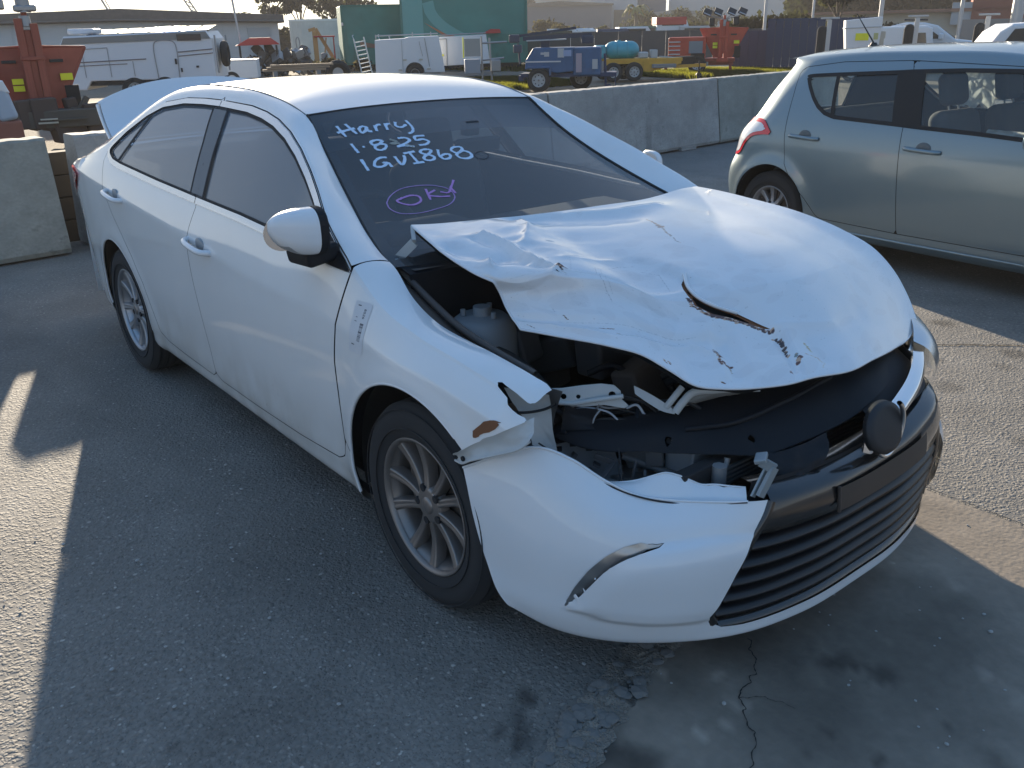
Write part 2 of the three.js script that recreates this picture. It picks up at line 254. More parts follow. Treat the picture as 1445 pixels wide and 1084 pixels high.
// ---------------------------------------------------------------- wheels
function makeWheel(parent, { R = 0.334, rim = 0.219, width = 0.215, spokes = 10, mat = M.alloy, spokeW = 0.029, steel = false } = {}) {
  // wheel axis along +z, outer face at z = 0 (sidewall bulge), extends to -width
  const w = sub(parent, 'wheel');
  const prof = [[rim - 0.004, -0.012], [rim + 0.008, -0.004], [rim + 0.03, 0.002], [lerp(rim, R, 0.55), 0.006], [R - 0.03, 0.0], [R - 0.012, -0.012], [R - 0.003, -0.026]];
  const tread = []; for (let i = 0; i <= 20; i++) { const z = -0.026 - (width - 0.052) * i / 20, groove = (i % 5 === 2) ? -0.008 : 0; tread.push([R + groove - 0.004 * ((i - 10) / 10) ** 2, z]); }
  const P = [...prof, ...tread, ...prof.map(([r, z]) => [r, -width - z]).reverse()];
  const tg = new THREE.LatheGeometry(P.map((p) => new THREE.Vector2(p[0], p[1])), 72); tg.rotateX(Math.PI / 2);
  // ring lettering ridge near the bead
  const ridge = tf(new THREE.TorusGeometry(lerp(rim, R, 0.28), 0.0025, 5, 72), { p: [0, 0, 0.005] });
  const ridge2 = tf(new THREE.TorusGeometry(lerp(rim, R, 0.8), 0.002, 5, 72), { p: [0, 0, 0.002] });
  part(w, 'tyre', [tg, ridge, ridge2], M.tyre);
  const rp = [[rim - 0.05, -width + 0.01], [rim - 0.028, -width + 0.02], [rim - 0.03, -0.06], [rim - 0.016, -0.03], [rim - 0.004, -0.016], [rim + 0.002, -0.006], [rim - 0.003, -0.003], [rim - 0.011, -0.008], [rim - 0.014, -0.02]];
  const rg = new THREE.LatheGeometry(rp.map((p) => new THREE.Vector2(...p)), 64); rg.rotateX(Math.PI / 2);
  const r = part(w, 'rim', rg, mat);
  const hubR = steel ? 0.07 : 0.062;
  part(w, 'hub_cap', [tf(new THREE.LatheGeometry([[0, 0.006], [0.018, 0.005], [0.027, 0.001], [0.03, -0.008], [0.03, -0.03]].map((p) => new THREE.Vector2(...p)), 24).rotateX(Math.PI / 2), { p: [0, 0, -0.022] })], M.alloyDirty);
  if (steel) {
    const dp = [[0.03, -0.03], [0.07, -0.035], [0.09, -0.05], [rim - 0.05, -0.045], [rim - 0.02, -0.03]];
    part(w, 'wheel_disc', [new THREE.LatheGeometry(dp.map((p) => new THREE.Vector2(...p)), 32).rotateX(Math.PI / 2)], mat);
    const holes = []; for (let i = 0; i < 8; i++) { const a = i / 8 * 2 * Math.PI; holes.push(cyl(0.018, 0.018, 0.02, [Math.cos(a) * (rim - 0.055), Math.sin(a) * (rim - 0.055), -0.042], [Math.PI / 2, 0, 0], 10)); }
    parts(w, 'vent_hole', holes, M.dark);
  } else {
    const a0 = Math.PI / 2;
    for (let i = 0; i < spokes; i++) {
      const a = a0 + i / spokes * 2 * Math.PI + (i % 2 ? -0.035 : 0.035), r0 = 0.045, r1 = rim - 0.006, n = 10, G = [];
      const sec = [[-1, -1.0], [-0.92, -0.15], [-0.5, 0.0], [-0.18, -0.12], [0.18, -0.12], [0.5, 0.0], [0.92, -0.15], [1, -1.0]];
      for (let k = 0; k <= n; k++) { const t = k / n, rr = lerp(r0, r1, t), hw = (0.40 + 0.22 * t + 0.12 * Math.abs(2 * t - 1)) * spokeW, zc = -0.024 - 0.012 * Math.sin(t * Math.PI) + 0.010 * t;
        G.push(sec.map(([x, z]) => { const lx = x * hw, lz = zc + (z > -0.5 ? z * 0.03 : -0.038); return [rr * Math.cos(a) - lx * Math.sin(a), rr * Math.sin(a) + lx * Math.cos(a), lz]; })); }
      part(w, 'spoke', geo(gridSoup(G)), mat);
    }
    const hp = [[0.0, -0.024], [0.05, -0.024], [hubR, -0.032], [hubR + 0.004, -0.06]];
    part(w, 'hub', [new THREE.LatheGeometry(hp.map((p) => new THREE.Vector2(...p)), 40).rotateX(Math.PI / 2)], mat);
    const nuts = []; for (let i = 0; i < 5; i++) { const a = a0 + 0.31 + i / 5 * 2 * Math.PI; nuts.push(cyl(0.0135, 0.0125, 0.008, [0.057 * Math.cos(a), 0.057 * Math.sin(a), -0.0265], [Math.PI / 2, 0, 0], 14)); }
    parts(w, 'lug_hole', nuts, M.dark);
  }
  const disc = [cyl(0.14, 0.14, 0.02, [0, 0, -0.085], [Math.PI / 2, 0, 0], 32), bx(0.07, 0.15, 0.05, -0.11, -0.05, -0.085, 0.01)];
  part(w, 'brake_disc', disc, std(rgb(0.10, 0.085, 0.075), 0.7, 0.5));
  part(w, 'wheel_back', [cyl(rim - 0.03, rim - 0.03, 0.01, [0, 0, -0.13], [Math.PI / 2, 0, 0], 32)], M.dark);
  return w;
}

// ---------------------------------------------------------------- crashed white sedan: x forward, z to its right, origin under the front axle
const camry = thing('white_sedan', 'white sedan with crumpled hood, missing headlight and writing on its windscreen', 'car');
const camryWin = [[-0.347, 0.992], [-0.60, 1.003], [-0.87, 1.015], [-1.19, 1.032], [-1.61, 1.044], [-2.08, 1.061], [-2.62, 1.086], [-2.74, 1.097], [-2.82, 1.120], [-2.852, 1.147], [-2.838, 1.180], [-2.71, 1.263], [-2.55, 1.343], [-2.41, 1.389], [-2.2, 1.414], [-2.0, 1.419], [-1.82, 1.418], [-1.54, 1.409], [-1.38, 1.394], [-1.25, 1.374], [-1.11, 1.340], [-0.97, 1.292], [-0.83, 1.232], [-0.71, 1.178], [-0.57, 1.107], [-0.49, 1.071], [-0.40, 1.025]];
const CS = (() => {
  const crease = curve([[-3.83, 1.00], [-3.6, 1.02], [-3.37, 1.015], [-2.72, 0.975], [-1.68, 0.905], [-1.03, 0.853], [-0.41, 0.828], [-0.14, 0.800], [0.1, 0.79], [0.3, 0.752], [0.5, 0.70]]);
  const belt = curve([[-3.83, 1.03], [-3.5, 1.045], [-3.2, 1.085], [-2.85, 1.10], [-2.62, 1.086], [-2.08, 1.061], [-1.61, 1.044], [-1.19, 1.032], [-0.87, 1.015], [-0.347, 0.988], [-0.2, 0.915], [0, 0.868], [0.2, 0.838], [0.36, 0.80], [0.5, 0.735]]);
  const rail = curve([[-3.83, 1.035], [-3.5, 1.048], [-3.2, 1.10], [-2.95, 1.165], [-2.84, 1.215], [-2.71, 1.275], [-2.55, 1.355], [-2.41, 1.403], [-2.2, 1.427], [-2.0, 1.432], [-1.82, 1.431], [-1.54, 1.421], [-1.38, 1.406], [-1.25, 1.385], [-1.11, 1.350], [-0.97, 1.302], [-0.83, 1.243], [-0.71, 1.190], [-0.57, 1.118], [-0.49, 1.082], [-0.40, 1.036], [-0.33, 0.997], [-0.2, 0.925], [0, 0.876], [0.2, 0.846], [0.36, 0.808], [0.5, 0.741]]);
  const top = curve([[-3.83, 1.04, 0.60], [-3.65, 1.045, 0.70], [-3.48, 1.060, 0.725], [-3.38, 1.100, 0.695], [-3.22, 1.179, 0.655], [-3.07, 1.249, 0.617], [-2.9, 1.325, 0.578], [-2.66, 1.405, 0.548], [-2.42, 1.449, 0.535], [-2.19, 1.467, 0.532], [-1.9, 1.472, 0.535], [-1.53, 1.457, 0.545], [-1.28, 1.420, 0.547], [-1.17, 1.390, 0.548], [-0.98, 1.268, 0.582], [-0.83, 1.188, 0.617], [-0.69, 1.124, 0.652], [-0.53, 1.057, 0.690], [-0.42, 1.020, 0.712], [-0.30, 0.990, 0.728], [-0.20, 0.935, 0.745], [-0.06, 0.887, 0.755], [0.11, 0.866, 0.755], [0.20, 0.859, 0.752], [0.28, 0.849, 0.748], [0.34, 0.841, 0.745], [0.39, 0.832, 0.742], [0.43, 0.822, 0.738], [0.46, 0.79, 0.732], [0.5, 0.75, 0.72]]);
  const below = curve([[0, 0.80], [0.06, 0.858], [0.16, 0.879], [0.35, 0.889], [0.6, 0.902], [0.85, 0.909], [1, 0.906]]);
  const above = curve([[0, 0.860], [0.1, 0.800], [0.2, 0.735], [0.3, 0.660], [0.38, 0.590], [0.45, 0.52]]);
  const taper = curve([[-3.83, 0.62], [-3.78, 0.76], [-3.65, 0.89], [-3.45, 0.955], [-3.2, 0.985], [-2.8, 0.998], [-1.5, 1.002], [-0.4, 1.0], [0.1, 0.994], [0.3, 0.975], [0.5, 0.935]]);
  const z = (x, y) => {
    const yc = crease(x), yb = belt(x); let v;
    if (y <= yc) v = below((y - 0.17) / (yc - 0.17));
    else if (y <= yb) { const t = (y - yc) / Math.max(0.02, yb - yc), e = yb - yc < 0.06 ? 0.875 : 0.860; v = lerp(0.906, e, t * 0.75 + 0.25 * t * t); }
    else v = above(y - yb);
    v *= taper(x);
    for (const xc of [0, -2.775]) { const d = Math.hypot(x - xc, y - 0.345) - 0.385; if (y < yc + 0.05) v += 0.014 * Math.exp(-((d / 0.055) ** 2)) * (xc ? 0.6 : 1); }
    return v;
  };
  return { crease, belt, rail, top, z };
})();
const camrySide = (() => {
  const G = [], xs = []; for (let x = -3.83; x <= 0.501; x += 0.0175) xs.push(x);
  for (const x of xs) {
    const yc = CS.crease(x), yb = CS.belt(x), yr = Math.max(yb + 0.004, CS.rail(x)), [yt, zt] = CS.top(x), row = [];
    for (let i = 0; i <= 40; i++) { const y = lerp(0.175, yc, i / 40); row.push([x, y, CS.z(x, y)]); }
    for (let i = 1; i <= 10; i++) { const y = lerp(yc, yb, i / 10); row.push([x, y, CS.z(x, y)]); }
    for (let i = 1; i <= 22; i++) { const y = lerp(yb, yr, i / 22); row.push([x, y, CS.z(x, y)]); }
    const a = row[row.length - 1], b = [x, yt, zt], bul = 0.012 * clamp(Math.hypot(b[1] - a[1], b[2] - a[2]) / 0.1, 0, 1.2);
    for (let i = 1; i <= 10; i++) { const t = i / 10, k = 4 * t * (1 - t) * bul; row.push([x, lerp(a[1], b[1], t) + k * 0.75, lerp(a[2], b[2], t) + k * 0.5]); }
    G.push(row);
  }
  return gridSoup(G, (a, b, p) => [p[0], b]);
})();
const camryRailV = 72.5 / 82;
const camryZ = (x, y) => CS.z(x, y);
{
  const s = camrySide;
  const archF = (x, y) => Math.max(Math.hypot((x - 0.0) * 1.0, y - 0.345) - 0.388, (y - 0.9));
  const archR = (x, y) => Math.hypot(x + 2.80, (y - 0.345) * 1.02) - 0.372;
  const arches = clip(clip(s, (x, y) => archF(x, y)), (x, y) => archR(x, y));
  const ins = (f) => (x, y, z, u, v) => v > 72.2 / 82 ? Math.min(f(x, y), -0.0045) : f(x, y);
  const win = ins(poly(camryWin));
  const bPillar = [[-1.605, 1.035], [-1.64, 1.106], [-1.73, 1.294], [-1.84, 1.44]];
  const fd = ins(poly([[-0.358, 0.985], [-0.372, 0.93], [-0.40, 0.827], [-0.425, 0.70], [-0.432, 0.55], [-0.432, 0.40], [-0.450, 0.345], [-0.50, 0.318], [-0.8, 0.298], [-1.2, 0.288], [-1.56, 0.288], [-1.61, 0.31], [-1.628, 0.45], [-1.652, 0.70], [-1.662, 0.87], [-1.640, 0.95], ...bPillar.map(([x, y]) => [x, y]), [-1.82, 1.421], [-1.54, 1.413], [-1.38, 1.398], [-1.25, 1.378], [-1.11, 1.344], [-0.97, 1.296], [-0.83, 1.236], [-0.71, 1.183], [-0.57, 1.112], [-0.49, 1.076], [-0.395, 1.03], [-0.352, 1.002]]));
  const rd = ins(poly([...bPillar.slice().reverse(), [-1.640, 0.95], [-1.662, 0.87], [-1.652, 0.70], [-1.628, 0.45], [-1.61, 0.31], [-1.66, 0.288], [-2.0, 0.295], [-2.2, 0.306], [-2.30, 0.33], [-2.345, 0.42], [-2.40, 0.56], [-2.49, 0.68], [-2.60, 0.78], [-2.70, 0.86], [-2.80, 0.97], [-2.87, 1.10], [-2.864, 1.15], [-2.845, 1.187], [-2.71, 1.269], [-2.55, 1.349], [-2.41, 1.394], [-2.2, 1.418], [-2.0, 1.423], [-1.84, 1.422]]));
  const frontEdge = (x, y) => x - lerp(-0.352, -0.352, 0);
  const fenderCut = poly([[-0.352, 1.2], [-0.354, 0.985], [-0.368, 0.93], [-0.396, 0.827], [-0.421, 0.70], [-0.428, 0.55], [-0.428, 0.42], [-0.36, 0.36], [0.9, 0.36], [0.9, 1.2]]);
  const fenderFront = poly([[-0.6, 0.2], [-0.6, 1.3], [0.2, 1.3], [0.43, 0.87], [0.441, 0.80], [0.437, 0.785], [0.423, 0.792], [0.384, 0.809], [0.342, 0.823], [0.326, 0.829], [0.320, 0.827], [0.328, 0.819], [0.374, 0.793], [0.414, 0.770], [0.455, 0.760], [0.424, 0.739], [0.377, 0.708], [0.294, 0.655], [0.257, 0.626], [0.222, 0.602], [0.211, 0.588], [0.200, 0.592], [0.10, 0.54], [0, 0.2]]);
  const rear = clip(arches, (x) => -0.25 - x + 0.1 * 0);
  const G = 0.0019;
  const outside = (x, y, z, u, v) => Math.min(-fd(x, y, z, u, v) - G, -rd(x, y, z, u, v) - G, -fenderCut(x, y) - G);
  const bodyR = clip(clip(arches, outside), (x, y) => y < 1.3 || true ? 1 : -1);
  // far side gets a plain copy: doors, fender and windows cut the same way
  const fdS = clip(clip(arches, (x, y, z, u, v) => fd(x, y, z, u, v) - G), (x, y, z, u, v) => -win(x, y, z, u, v));
  const rdS = clip(clip(arches, (x, y, z, u, v) => rd(x, y, z, u, v) - G), (x, y, z, u, v) => -win(x, y, z, u, v));
  const feS = clip(clip(arches, (x, y) => fenderCut(x, y) - G), (x, y, z) => fenderFront(x, y));
  const feFar = clip(arches, (x, y) => Math.min(fenderCut(x, y) - G, 0.50 - x));
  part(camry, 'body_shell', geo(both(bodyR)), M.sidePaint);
  const chrome = push(clip(clip(arches, (x, y, z, u, v) => win(x, y, z, u, v)), (x, y, z, u, v) => 0.021 - win(x, y, z, u, v)), 0.005);
  const chromeTop = clip(chrome, (x, y) => (x > -0.62 && y < 1.012 && x < -0.40) ? -1 : 1);
  const seal = push(clip(clip(arches, (x, y, z, u, v) => win(x, y, z, u, v) - 0.019), (x, y, z, u, v) => 0.031 - win(x, y, z, u, v)), 0.001);
  const pill = (pts, w) => { const d = lineDist(pts); return (x, y) => w - d(x, y); };
  const bp = pill([[-1.615, 1.03], [-1.65, 1.106], [-1.74, 1.294], [-1.83, 1.43]], 0.052);
  const qp = pill([[-2.70, 1.08], [-2.585, 1.22], [-2.45, 1.40]], 0.013);
  const split = (x) => { };
  const inWin = clip(arches, (x, y, z, u, v) => win(x, y, z, u, v) - 0.029);
  const glassAll = push(clip(clip(inWin, (x, y) => -bp(x, y)), (x, y) => -qp(x, y)), -0.006);
  const midB = (x, y) => x - lerp(-1.605, -1.83, clamp((y - 1.03) / 0.39, 0, 1));
  const gF = clip(glassAll, (x, y) => midB(x, y)), gR = clip(glassAll, (x, y) => -midB(x, y));
  const qLine = (x, y) => x - lerp(-2.70, -2.45, clamp((y - 1.08) / 0.32, 0, 1));
  const gap = (q) => (x, y) => Math.abs(midB(x, y)) - 0.003 * 1;
  const bpS = clip(clip(clip(arches, (x, y, z, u, v) => win(x, y, z, u, v) - 0.02), bp), gap());
  const bpF = clip(bpS, midB), bpR = clip(bpS, (x, y) => -midB(x, y));
  const runner = clip(clip(clip(arches, (x, y, z, u, v) => win(x, y, z, u, v) - 0.028), (x, y) => bp(x, y) + 0.016), (x, y) => -bp(x, y));
  for (const [side, f, lab] of [['right', (q) => q, null], ['left', mirror, null]]) {
    const F = sub(camry, 'front_door'), Rr = sub(camry, 'rear_door');
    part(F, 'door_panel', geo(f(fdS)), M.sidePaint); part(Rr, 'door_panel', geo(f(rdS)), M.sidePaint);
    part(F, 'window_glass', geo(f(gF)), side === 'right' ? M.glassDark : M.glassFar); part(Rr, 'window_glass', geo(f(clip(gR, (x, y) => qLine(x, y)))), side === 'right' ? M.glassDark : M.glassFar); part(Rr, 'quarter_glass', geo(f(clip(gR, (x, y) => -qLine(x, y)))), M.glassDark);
    part(F, 'chrome_trim', geo(f(clip(chromeTop, (x, y) => midB(x, y) - 0.003))), M.chromeSoft); part(Rr, 'chrome_trim', geo(f(clip(chromeTop, (x, y) => -midB(x, y) - 0.003))), M.chromeSoft);
    part(F, 'window_seal', geo(f(join(clip(seal, midB), clip(runner, midB)))), M.rubber); part(Rr, 'window_seal', geo(f(join(clip(seal, (x, y) => -midB(x, y)), clip(runner, (x, y) => -midB(x, y)), push(clip(clip(inWin, qp), () => 1), -0.002)))), M.rubber);
    part(F, 'pillar_trim', geo(f(push(bpF, 0.001))), M.greyPlastic); part(Rr, 'pillar_trim', geo(f(push(bpR, 0.001))), M.greyPlastic);
    for (const [D, hx, hy] of [[F, -1.525, 0.884], [Rr, -2.605, 0.955]]) {
      const n = camryZ(hx, hy), sg = side === 'right' ? 1 : -1;
      const cup = tf(new THREE.SphereGeometry(1, 24, 12), { p: [hx + 0.01, hy + 0.004, (n - 0.006) * sg], s: [0.048, 0.038, 0.010], r: [0.15 * sg, 0, 0] });
      part(D, 'handle_cup', cup, std(rgb(0.30, 0.31, 0.32), 0.5));
      const hg = []; const bar = new THREE.CatmullRomCurve3([[-0.118, 0.004, -0.002], [-0.095, 0.004, 0.024], [0, 0.001, 0.036], [0.085, -0.003, 0.026], [0.112, -0.004, 0.0]].map((p) => new THREE.Vector3(hx + p[0], hy + 0.006 + p[1] - p[0] * 0.06, (n + p[2]) * sg)));
      const tg = new THREE.TubeGeometry(bar, 32, 0.0125, 10); hg.push(tg); const e0 = bar.getPoint(0), e1 = bar.getPoint(1); hg.push(tf(new THREE.SphereGeometry(0.0125, 10, 8), { p: e0.toArray() }), tf(new THREE.SphereGeometry(0.0125, 10, 8), { p: e1.toArray() }));
      part(D, 'door_handle', hg, M.white);
    }
  }
  const fR = sub(camry, 'front_fender', 'torn right front fender with rust where the headlight is missing');
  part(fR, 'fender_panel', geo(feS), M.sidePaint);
  part(camry, 'front_fender', geo(mirror(feFar)), M.white);
  // dark inner shell behind gaps and arches
  const inner = push(clip(clip(clip(s, (x, y) => Math.hypot(x, y - 0.345) - 0.40), (x, y) => Math.hypot(x + 2.80, y - 0.345) - 0.385), (x, y, z, u, v) => Math.min(-win(x, y, z, u, v), -0.36 - x)), -0.018);
  part(camry, 'inner_body', geo(both(inner)), M.dark);
  // arch liners and lips
  const liners = [];
  for (const [xc, yc, r] of [[0, 0.345, 0.392], [-2.80, 0.345, 0.376]]) for (const sg of [1, -1]) {
    const Gd = []; for (let i = 0; i <= 28; i++) { const a = lerp(xc ? -0.25 : 1.0, Math.PI + 0.25, i / 28), row = []; for (let j = 0; j <= 6; j++) { const rr = r + 0.012 + 0.02 * (j > 0 ? 1 : 0); const zz = lerp(0.85, 0.55, j / 6); row.push([xc + rr * Math.cos(a), yc + rr * Math.sin(a), zz * sg]); } Gd.push(row); }
    liners.push(geo(sg > 0 ? flip(gridSoup(Gd)) : gridSoup(Gd)));
  }
  parts(camry, 'wheel_arch_liner', liners, std(rgb(0.035, 0.032, 0.03), 0.95));
  const rl = []; for (const [xc, yc, r, a0, a1] of [[0, 0.345, 0.388, 0.93, Math.PI + 0.28], [-2.80, 0.345, 0.3705, -0.1, Math.PI + 0.15]]) { for (const sg of [1, -1]) { const p = []; for (let i = 0; i <= 24; i++) { const a = lerp(a0, a1, i / 24), x = xc + r * Math.cos(a), y = yc + r * Math.sin(a); p.push([x, y, (camryZ(x, y) - 0.004) * sg]); } rl.push(tube(p, 0.0055, 60, 6)); } }
  parts(camry, 'arch_lip', rl, M.white);
  parts(camry, 'rocker_edge', [1, -1].map((sg) => tube([[-2.40, 0.268, 0.866 * sg], [-1.6, 0.262, 0.868 * sg], [-0.9, 0.262, 0.868 * sg], [-0.45, 0.275, 0.868 * sg]], 0.008, 40, 6)), M.white);
  part(camry, 'floor_pan', [bx(3.3, 0.06, 1.5, -2.05, 0.18, 0), bx(0.9, 0.05, 0.95, 0.05, 0.20, 0), bx(0.05, 0.75, 1.36, -0.42, 0.2, 0)], M.dark);
}
// roof, rear window, boot deck
const ED = (x) => CS.top(x);
function deckGrid(x0, x1, n, centre, m = 20) { const G = []; for (let i = 0; i <= n; i++) { const x = lerp(x0, x1, i / n), [yt, zt] = ED(x), yc = centre(x), row = []; for (let j = 0; j <= m; j++) { const t = j / m * 2 - 1; row.push([x - 0.035 * (1 - t * t) * sstep(-1.6, -1.2, x), yt + (yc - yt) * (1 - Math.abs(t) ** 2.4), -t * zt * 0.997]); } G.push(row); } return G; }
{
  const rc = curve([[-3.4, 1.12], [-3.2, 1.19], [-2.9, 1.345], [-2.6, 1.435], [-2.4, 1.472], [-2.1, 1.493], [-1.85, 1.498], [-1.6, 1.487], [-1.38, 1.455], [-1.17, 1.405]]);
  part(camry, 'roof', geo(gridSoup(deckGrid(-2.52, -1.172, 40, rc))), M.white);
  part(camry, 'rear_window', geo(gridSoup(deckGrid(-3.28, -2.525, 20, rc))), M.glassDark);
  const bd = curve([[-3.83, 1.02], [-3.6, 1.06], [-3.283, 1.155]]);
  part(camry, 'boot_frame', geo(clip(gridSoup(deckGrid(-3.78, -3.285, 16, bd)), (x, y, z) => Math.max(Math.abs(z) - 0.60, x + 3.33))), M.white);
  parts(camry, 'roof_ditch', [1, -1].map((sg) => tube([[-2.6, 1.420, 0.541 * sg], [-2.2, 1.468, 0.533 * sg], [-1.9, 1.473, 0.536 * sg], [-1.53, 1.458, 0.546 * sg], [-1.28, 1.421, 0.548 * sg], [-1.18, 1.394, 0.549 * sg]], 0.003, 50, 6)), std(rgb(0.2, 0.2, 0.2), 0.7));
  // open boot lid
  const L = []; for (let i = 0; i <= 14; i++) { const t = i / 14, row = []; for (let j = 0; j <= 24; j++) { const s = j / 24 * 2 - 1, a = Math.abs(s); row.push([lerp(-3.42, -3.80, t) + 0.10 * a ** 3 * t + 0.03 * a * a - 0.035 * Math.sin(t * Math.PI), lerp(1.10, 1.425, t) - 0.085 * a ** 2.4 * t - 0.02 * a * a, -s * lerp(0.64, 0.625, t)]); } L.push(row); }
  const ls = gridSoup(L); part(camry, 'boot_lid', [geo(ls), geo(push(flip(ls), 0.03)), tube(L[14], 0.014, 40, 6), tube(L.map((r) => r[0]), 0.012, 20, 6), tube(L.map((r) => r[24]), 0.012, 20, 6)], M.white, 'white boot lid standing open');
  // rear face and lamps
  const back = []; for (let i = 0; i <= 10; i++) { const y = lerp(0.22, 0.98, i / 10), row = []; for (let j = 0; j <= 16; j++) { const s = j / 16 * 2 - 1; row.push([-3.93 + 0.18 * Math.abs(s) ** 2.5 + (y > 0.62 ? 0.06 * (y - 0.62) / 0.36 : 0), y, -s * 0.80]); } back.push(row); }
  const bs = gridSoup(back); part(camry, 'rear_bumper', geo(clip(bs, (x, y) => 0.62 - y)), M.white); part(camry, 'rear_panel', geo(clip(bs, (x, y) => y - 0.622)), M.innerWhite);
  for (const sg of [1, -1]) {
    const lamp = poly([[-3.30, 0.995], [-3.52, 1.012], [-3.72, 1.00], [-3.80, 0.93], [-3.78, 0.82], [-3.66, 0.80], [-3.52, 0.88]]);
    const c = push(clip(camrySide, (x, y) => lamp(x, y)), 0.012), lm = sub(camry, 'tail_lamp');
    const f = sg > 0 ? (q) => q : mirror;
    part(lm, 'red_lens', geo(f(clip(c, (x, y) => 0.05 - lamp(x, y) > 0 && y < 0.90 ? -1 : 1))), M.redLens); part(lm, 'clear_lens', geo(f(push(clip(c, (x, y) => y < 0.90 ? 1 : -1), 0.001))), M.lampClear);
  }
}
// windscreen
const wsNet = (() => {
  const A = [[-1.172, 1.392, 0.545], [-0.98, 1.266, 0.578], [-0.83, 1.186, 0.612], [-0.69, 1.121, 0.647], [-0.53, 1.054, 0.686], [-0.42, 1.012, 0.708], [-0.36, 0.985, 0.716]];
  const C = [[-1.21, 1.407], [-0.99, 1.302], [-0.82, 1.222], [-0.66, 1.150], [-0.48, 1.074], [-0.34, 1.020], [-0.22, 0.975]];
  return A.map((a, i) => [1, 0.66, 0.33, 0, -0.33, -0.66, -1].map((s) => { const k = Math.abs(s) ** 2.2; return [lerp(C[i][0], a[0], k), lerp(C[i][1], a[1], k), a[2] * s]; }));
})();
const wsGrid = netSurface(wsNet, 6, 8);
function onGrid(G, u, v, lift = 0) { // u along columns (0 near .. 1 far), v along rows (0 .. 1)
  const R = G.length - 1, C = G[0].length - 1, a = clamp(v, 0, 0.9999) * R, b = clamp(u, 0, 0.9999) * C, i = Math.floor(a), j = Math.floor(b), fa = a - i, fb = b - j;
  const P = [0, 1, 2].map((k) => lerp(lerp(G[i][j][k], G[i][j + 1][k], fb), lerp(G[i + 1][j][k], G[i + 1][j + 1][k], fb), fa));
  const e1 = [0, 1, 2].map((k) => G[i][j + 1][k] - G[i][j][k]), e2 = [0, 1, 2].map((k) => G[i + 1][j][k] - G[i][j][k]);
  let n = [e2[1] * e1[2] - e2[2] * e1[1], e2[2] * e1[0] - e2[0] * e1[2], e2[0] * e1[1] - e2[1] * e1[0]]; const l = Math.hypot(...n) || 1; n = n.map((q) => q / l); if (n[1] < 0) n = n.map((q) => -q);
  return { p: P.map((q, k) => q + n[k] * lift), n };
}
const windscreen = sub(camry, 'windscreen');
{
  const s = gridSoup(wsGrid, (a, b) => [b, a]);
  const edge = (u, v) => Math.min(u, 1 - u) - 0.03 + 0.012 * (1 - v), low = (v) => 0.97 - v;
  part(windscreen, 'windscreen_glass', geo(s), M.windscreen = phy({ color: rgb(0.52, 0.54, 0.56), roughness: 0.03, transmission: 0.94, thickness: 0, ior: 1.5 }));
  part(windscreen, 'frit_band', geo(push(clip(s, (x, y, z, u, v) => Math.max(0.034 - Math.min(u, 1 - u), 0.035 - v, v - 0.90)), -0.004)), M.black);
  part(windscreen, 'tint_band', geo(push(clip(s, (x, y, z, u, v) => 0.16 - v), -0.003)), phy({ color: rgb(0.25, 0.27, 0.33), roughness: 0.1, transmission: 1, thickness: 0 }));
  part(windscreen, 'windscreen_seal', [tube(wsGrid.map((r) => r[0]).slice(0, 33), 0.006, 40, 6), tube(wsGrid.map((r) => r[r.length - 1]).slice(0, 33), 0.006, 40, 6), tube(wsGrid[0], 0.0035, 40, 6)], M.rubber);
}

{ // paint-pen writing: ribbons lying on the glass
  const ribbon = (pts, w, seed) => { const r = rng(seed), q = pts.length > 2 ? splineN(pts, 6) : splineN(pts, 8), L = []; q.forEach((p, i) => { const a = q[Math.max(0, i - 1)], b = q[Math.min(q.length - 1, i + 1)], A = onGrid(wsGrid, ...a), B = onGrid(wsGrid, ...b), P = onGrid(wsGrid, ...p, 0.0016); const d = [0, 1, 2].map((k) => B.p[k] - A.p[k]), n = P.n; let s = [d[1] * n[2] - d[2] * n[1], d[2] * n[0] - d[0] * n[2], d[0] * n[1] - d[1] * n[0]]; const l = Math.hypot(...s) || 1, ww = w * (0.8 + 0.45 * r()); s = s.map((v) => v / l * ww); L.push([P.p.map((v, k) => v + s[k]), P.p.map((v, k) => v - s[k])]); }); return geo(gridSoup(L)); };
  const pen = (name, list, w, mat, label) => { list.forEach((p, i) => part(windscreen, name, ribbon(p, w, 40 + i), mat, label)); };
  pen('pen_stroke', PEN.white, 0.0058, std(rgb(0.60, 0.72, 0.86), 0.7)); pen('pen_smear', PEN.beige, 0.006, std(rgb(0.34, 0.33, 0.28), 0.8)); pen('pen_ghost', PEN.dark, 0.0018, std(rgb(0.05, 0.05, 0.06), 0.8));
  pen('pink_ring', PEN.pink, 0.0022, std(rgb(0.42, 0.25, 0.50), 0.7)); pen('pink_stroke', PEN.pinkbold, 0.0042, std(rgb(0.50, 0.24, 0.55), 0.7));
}
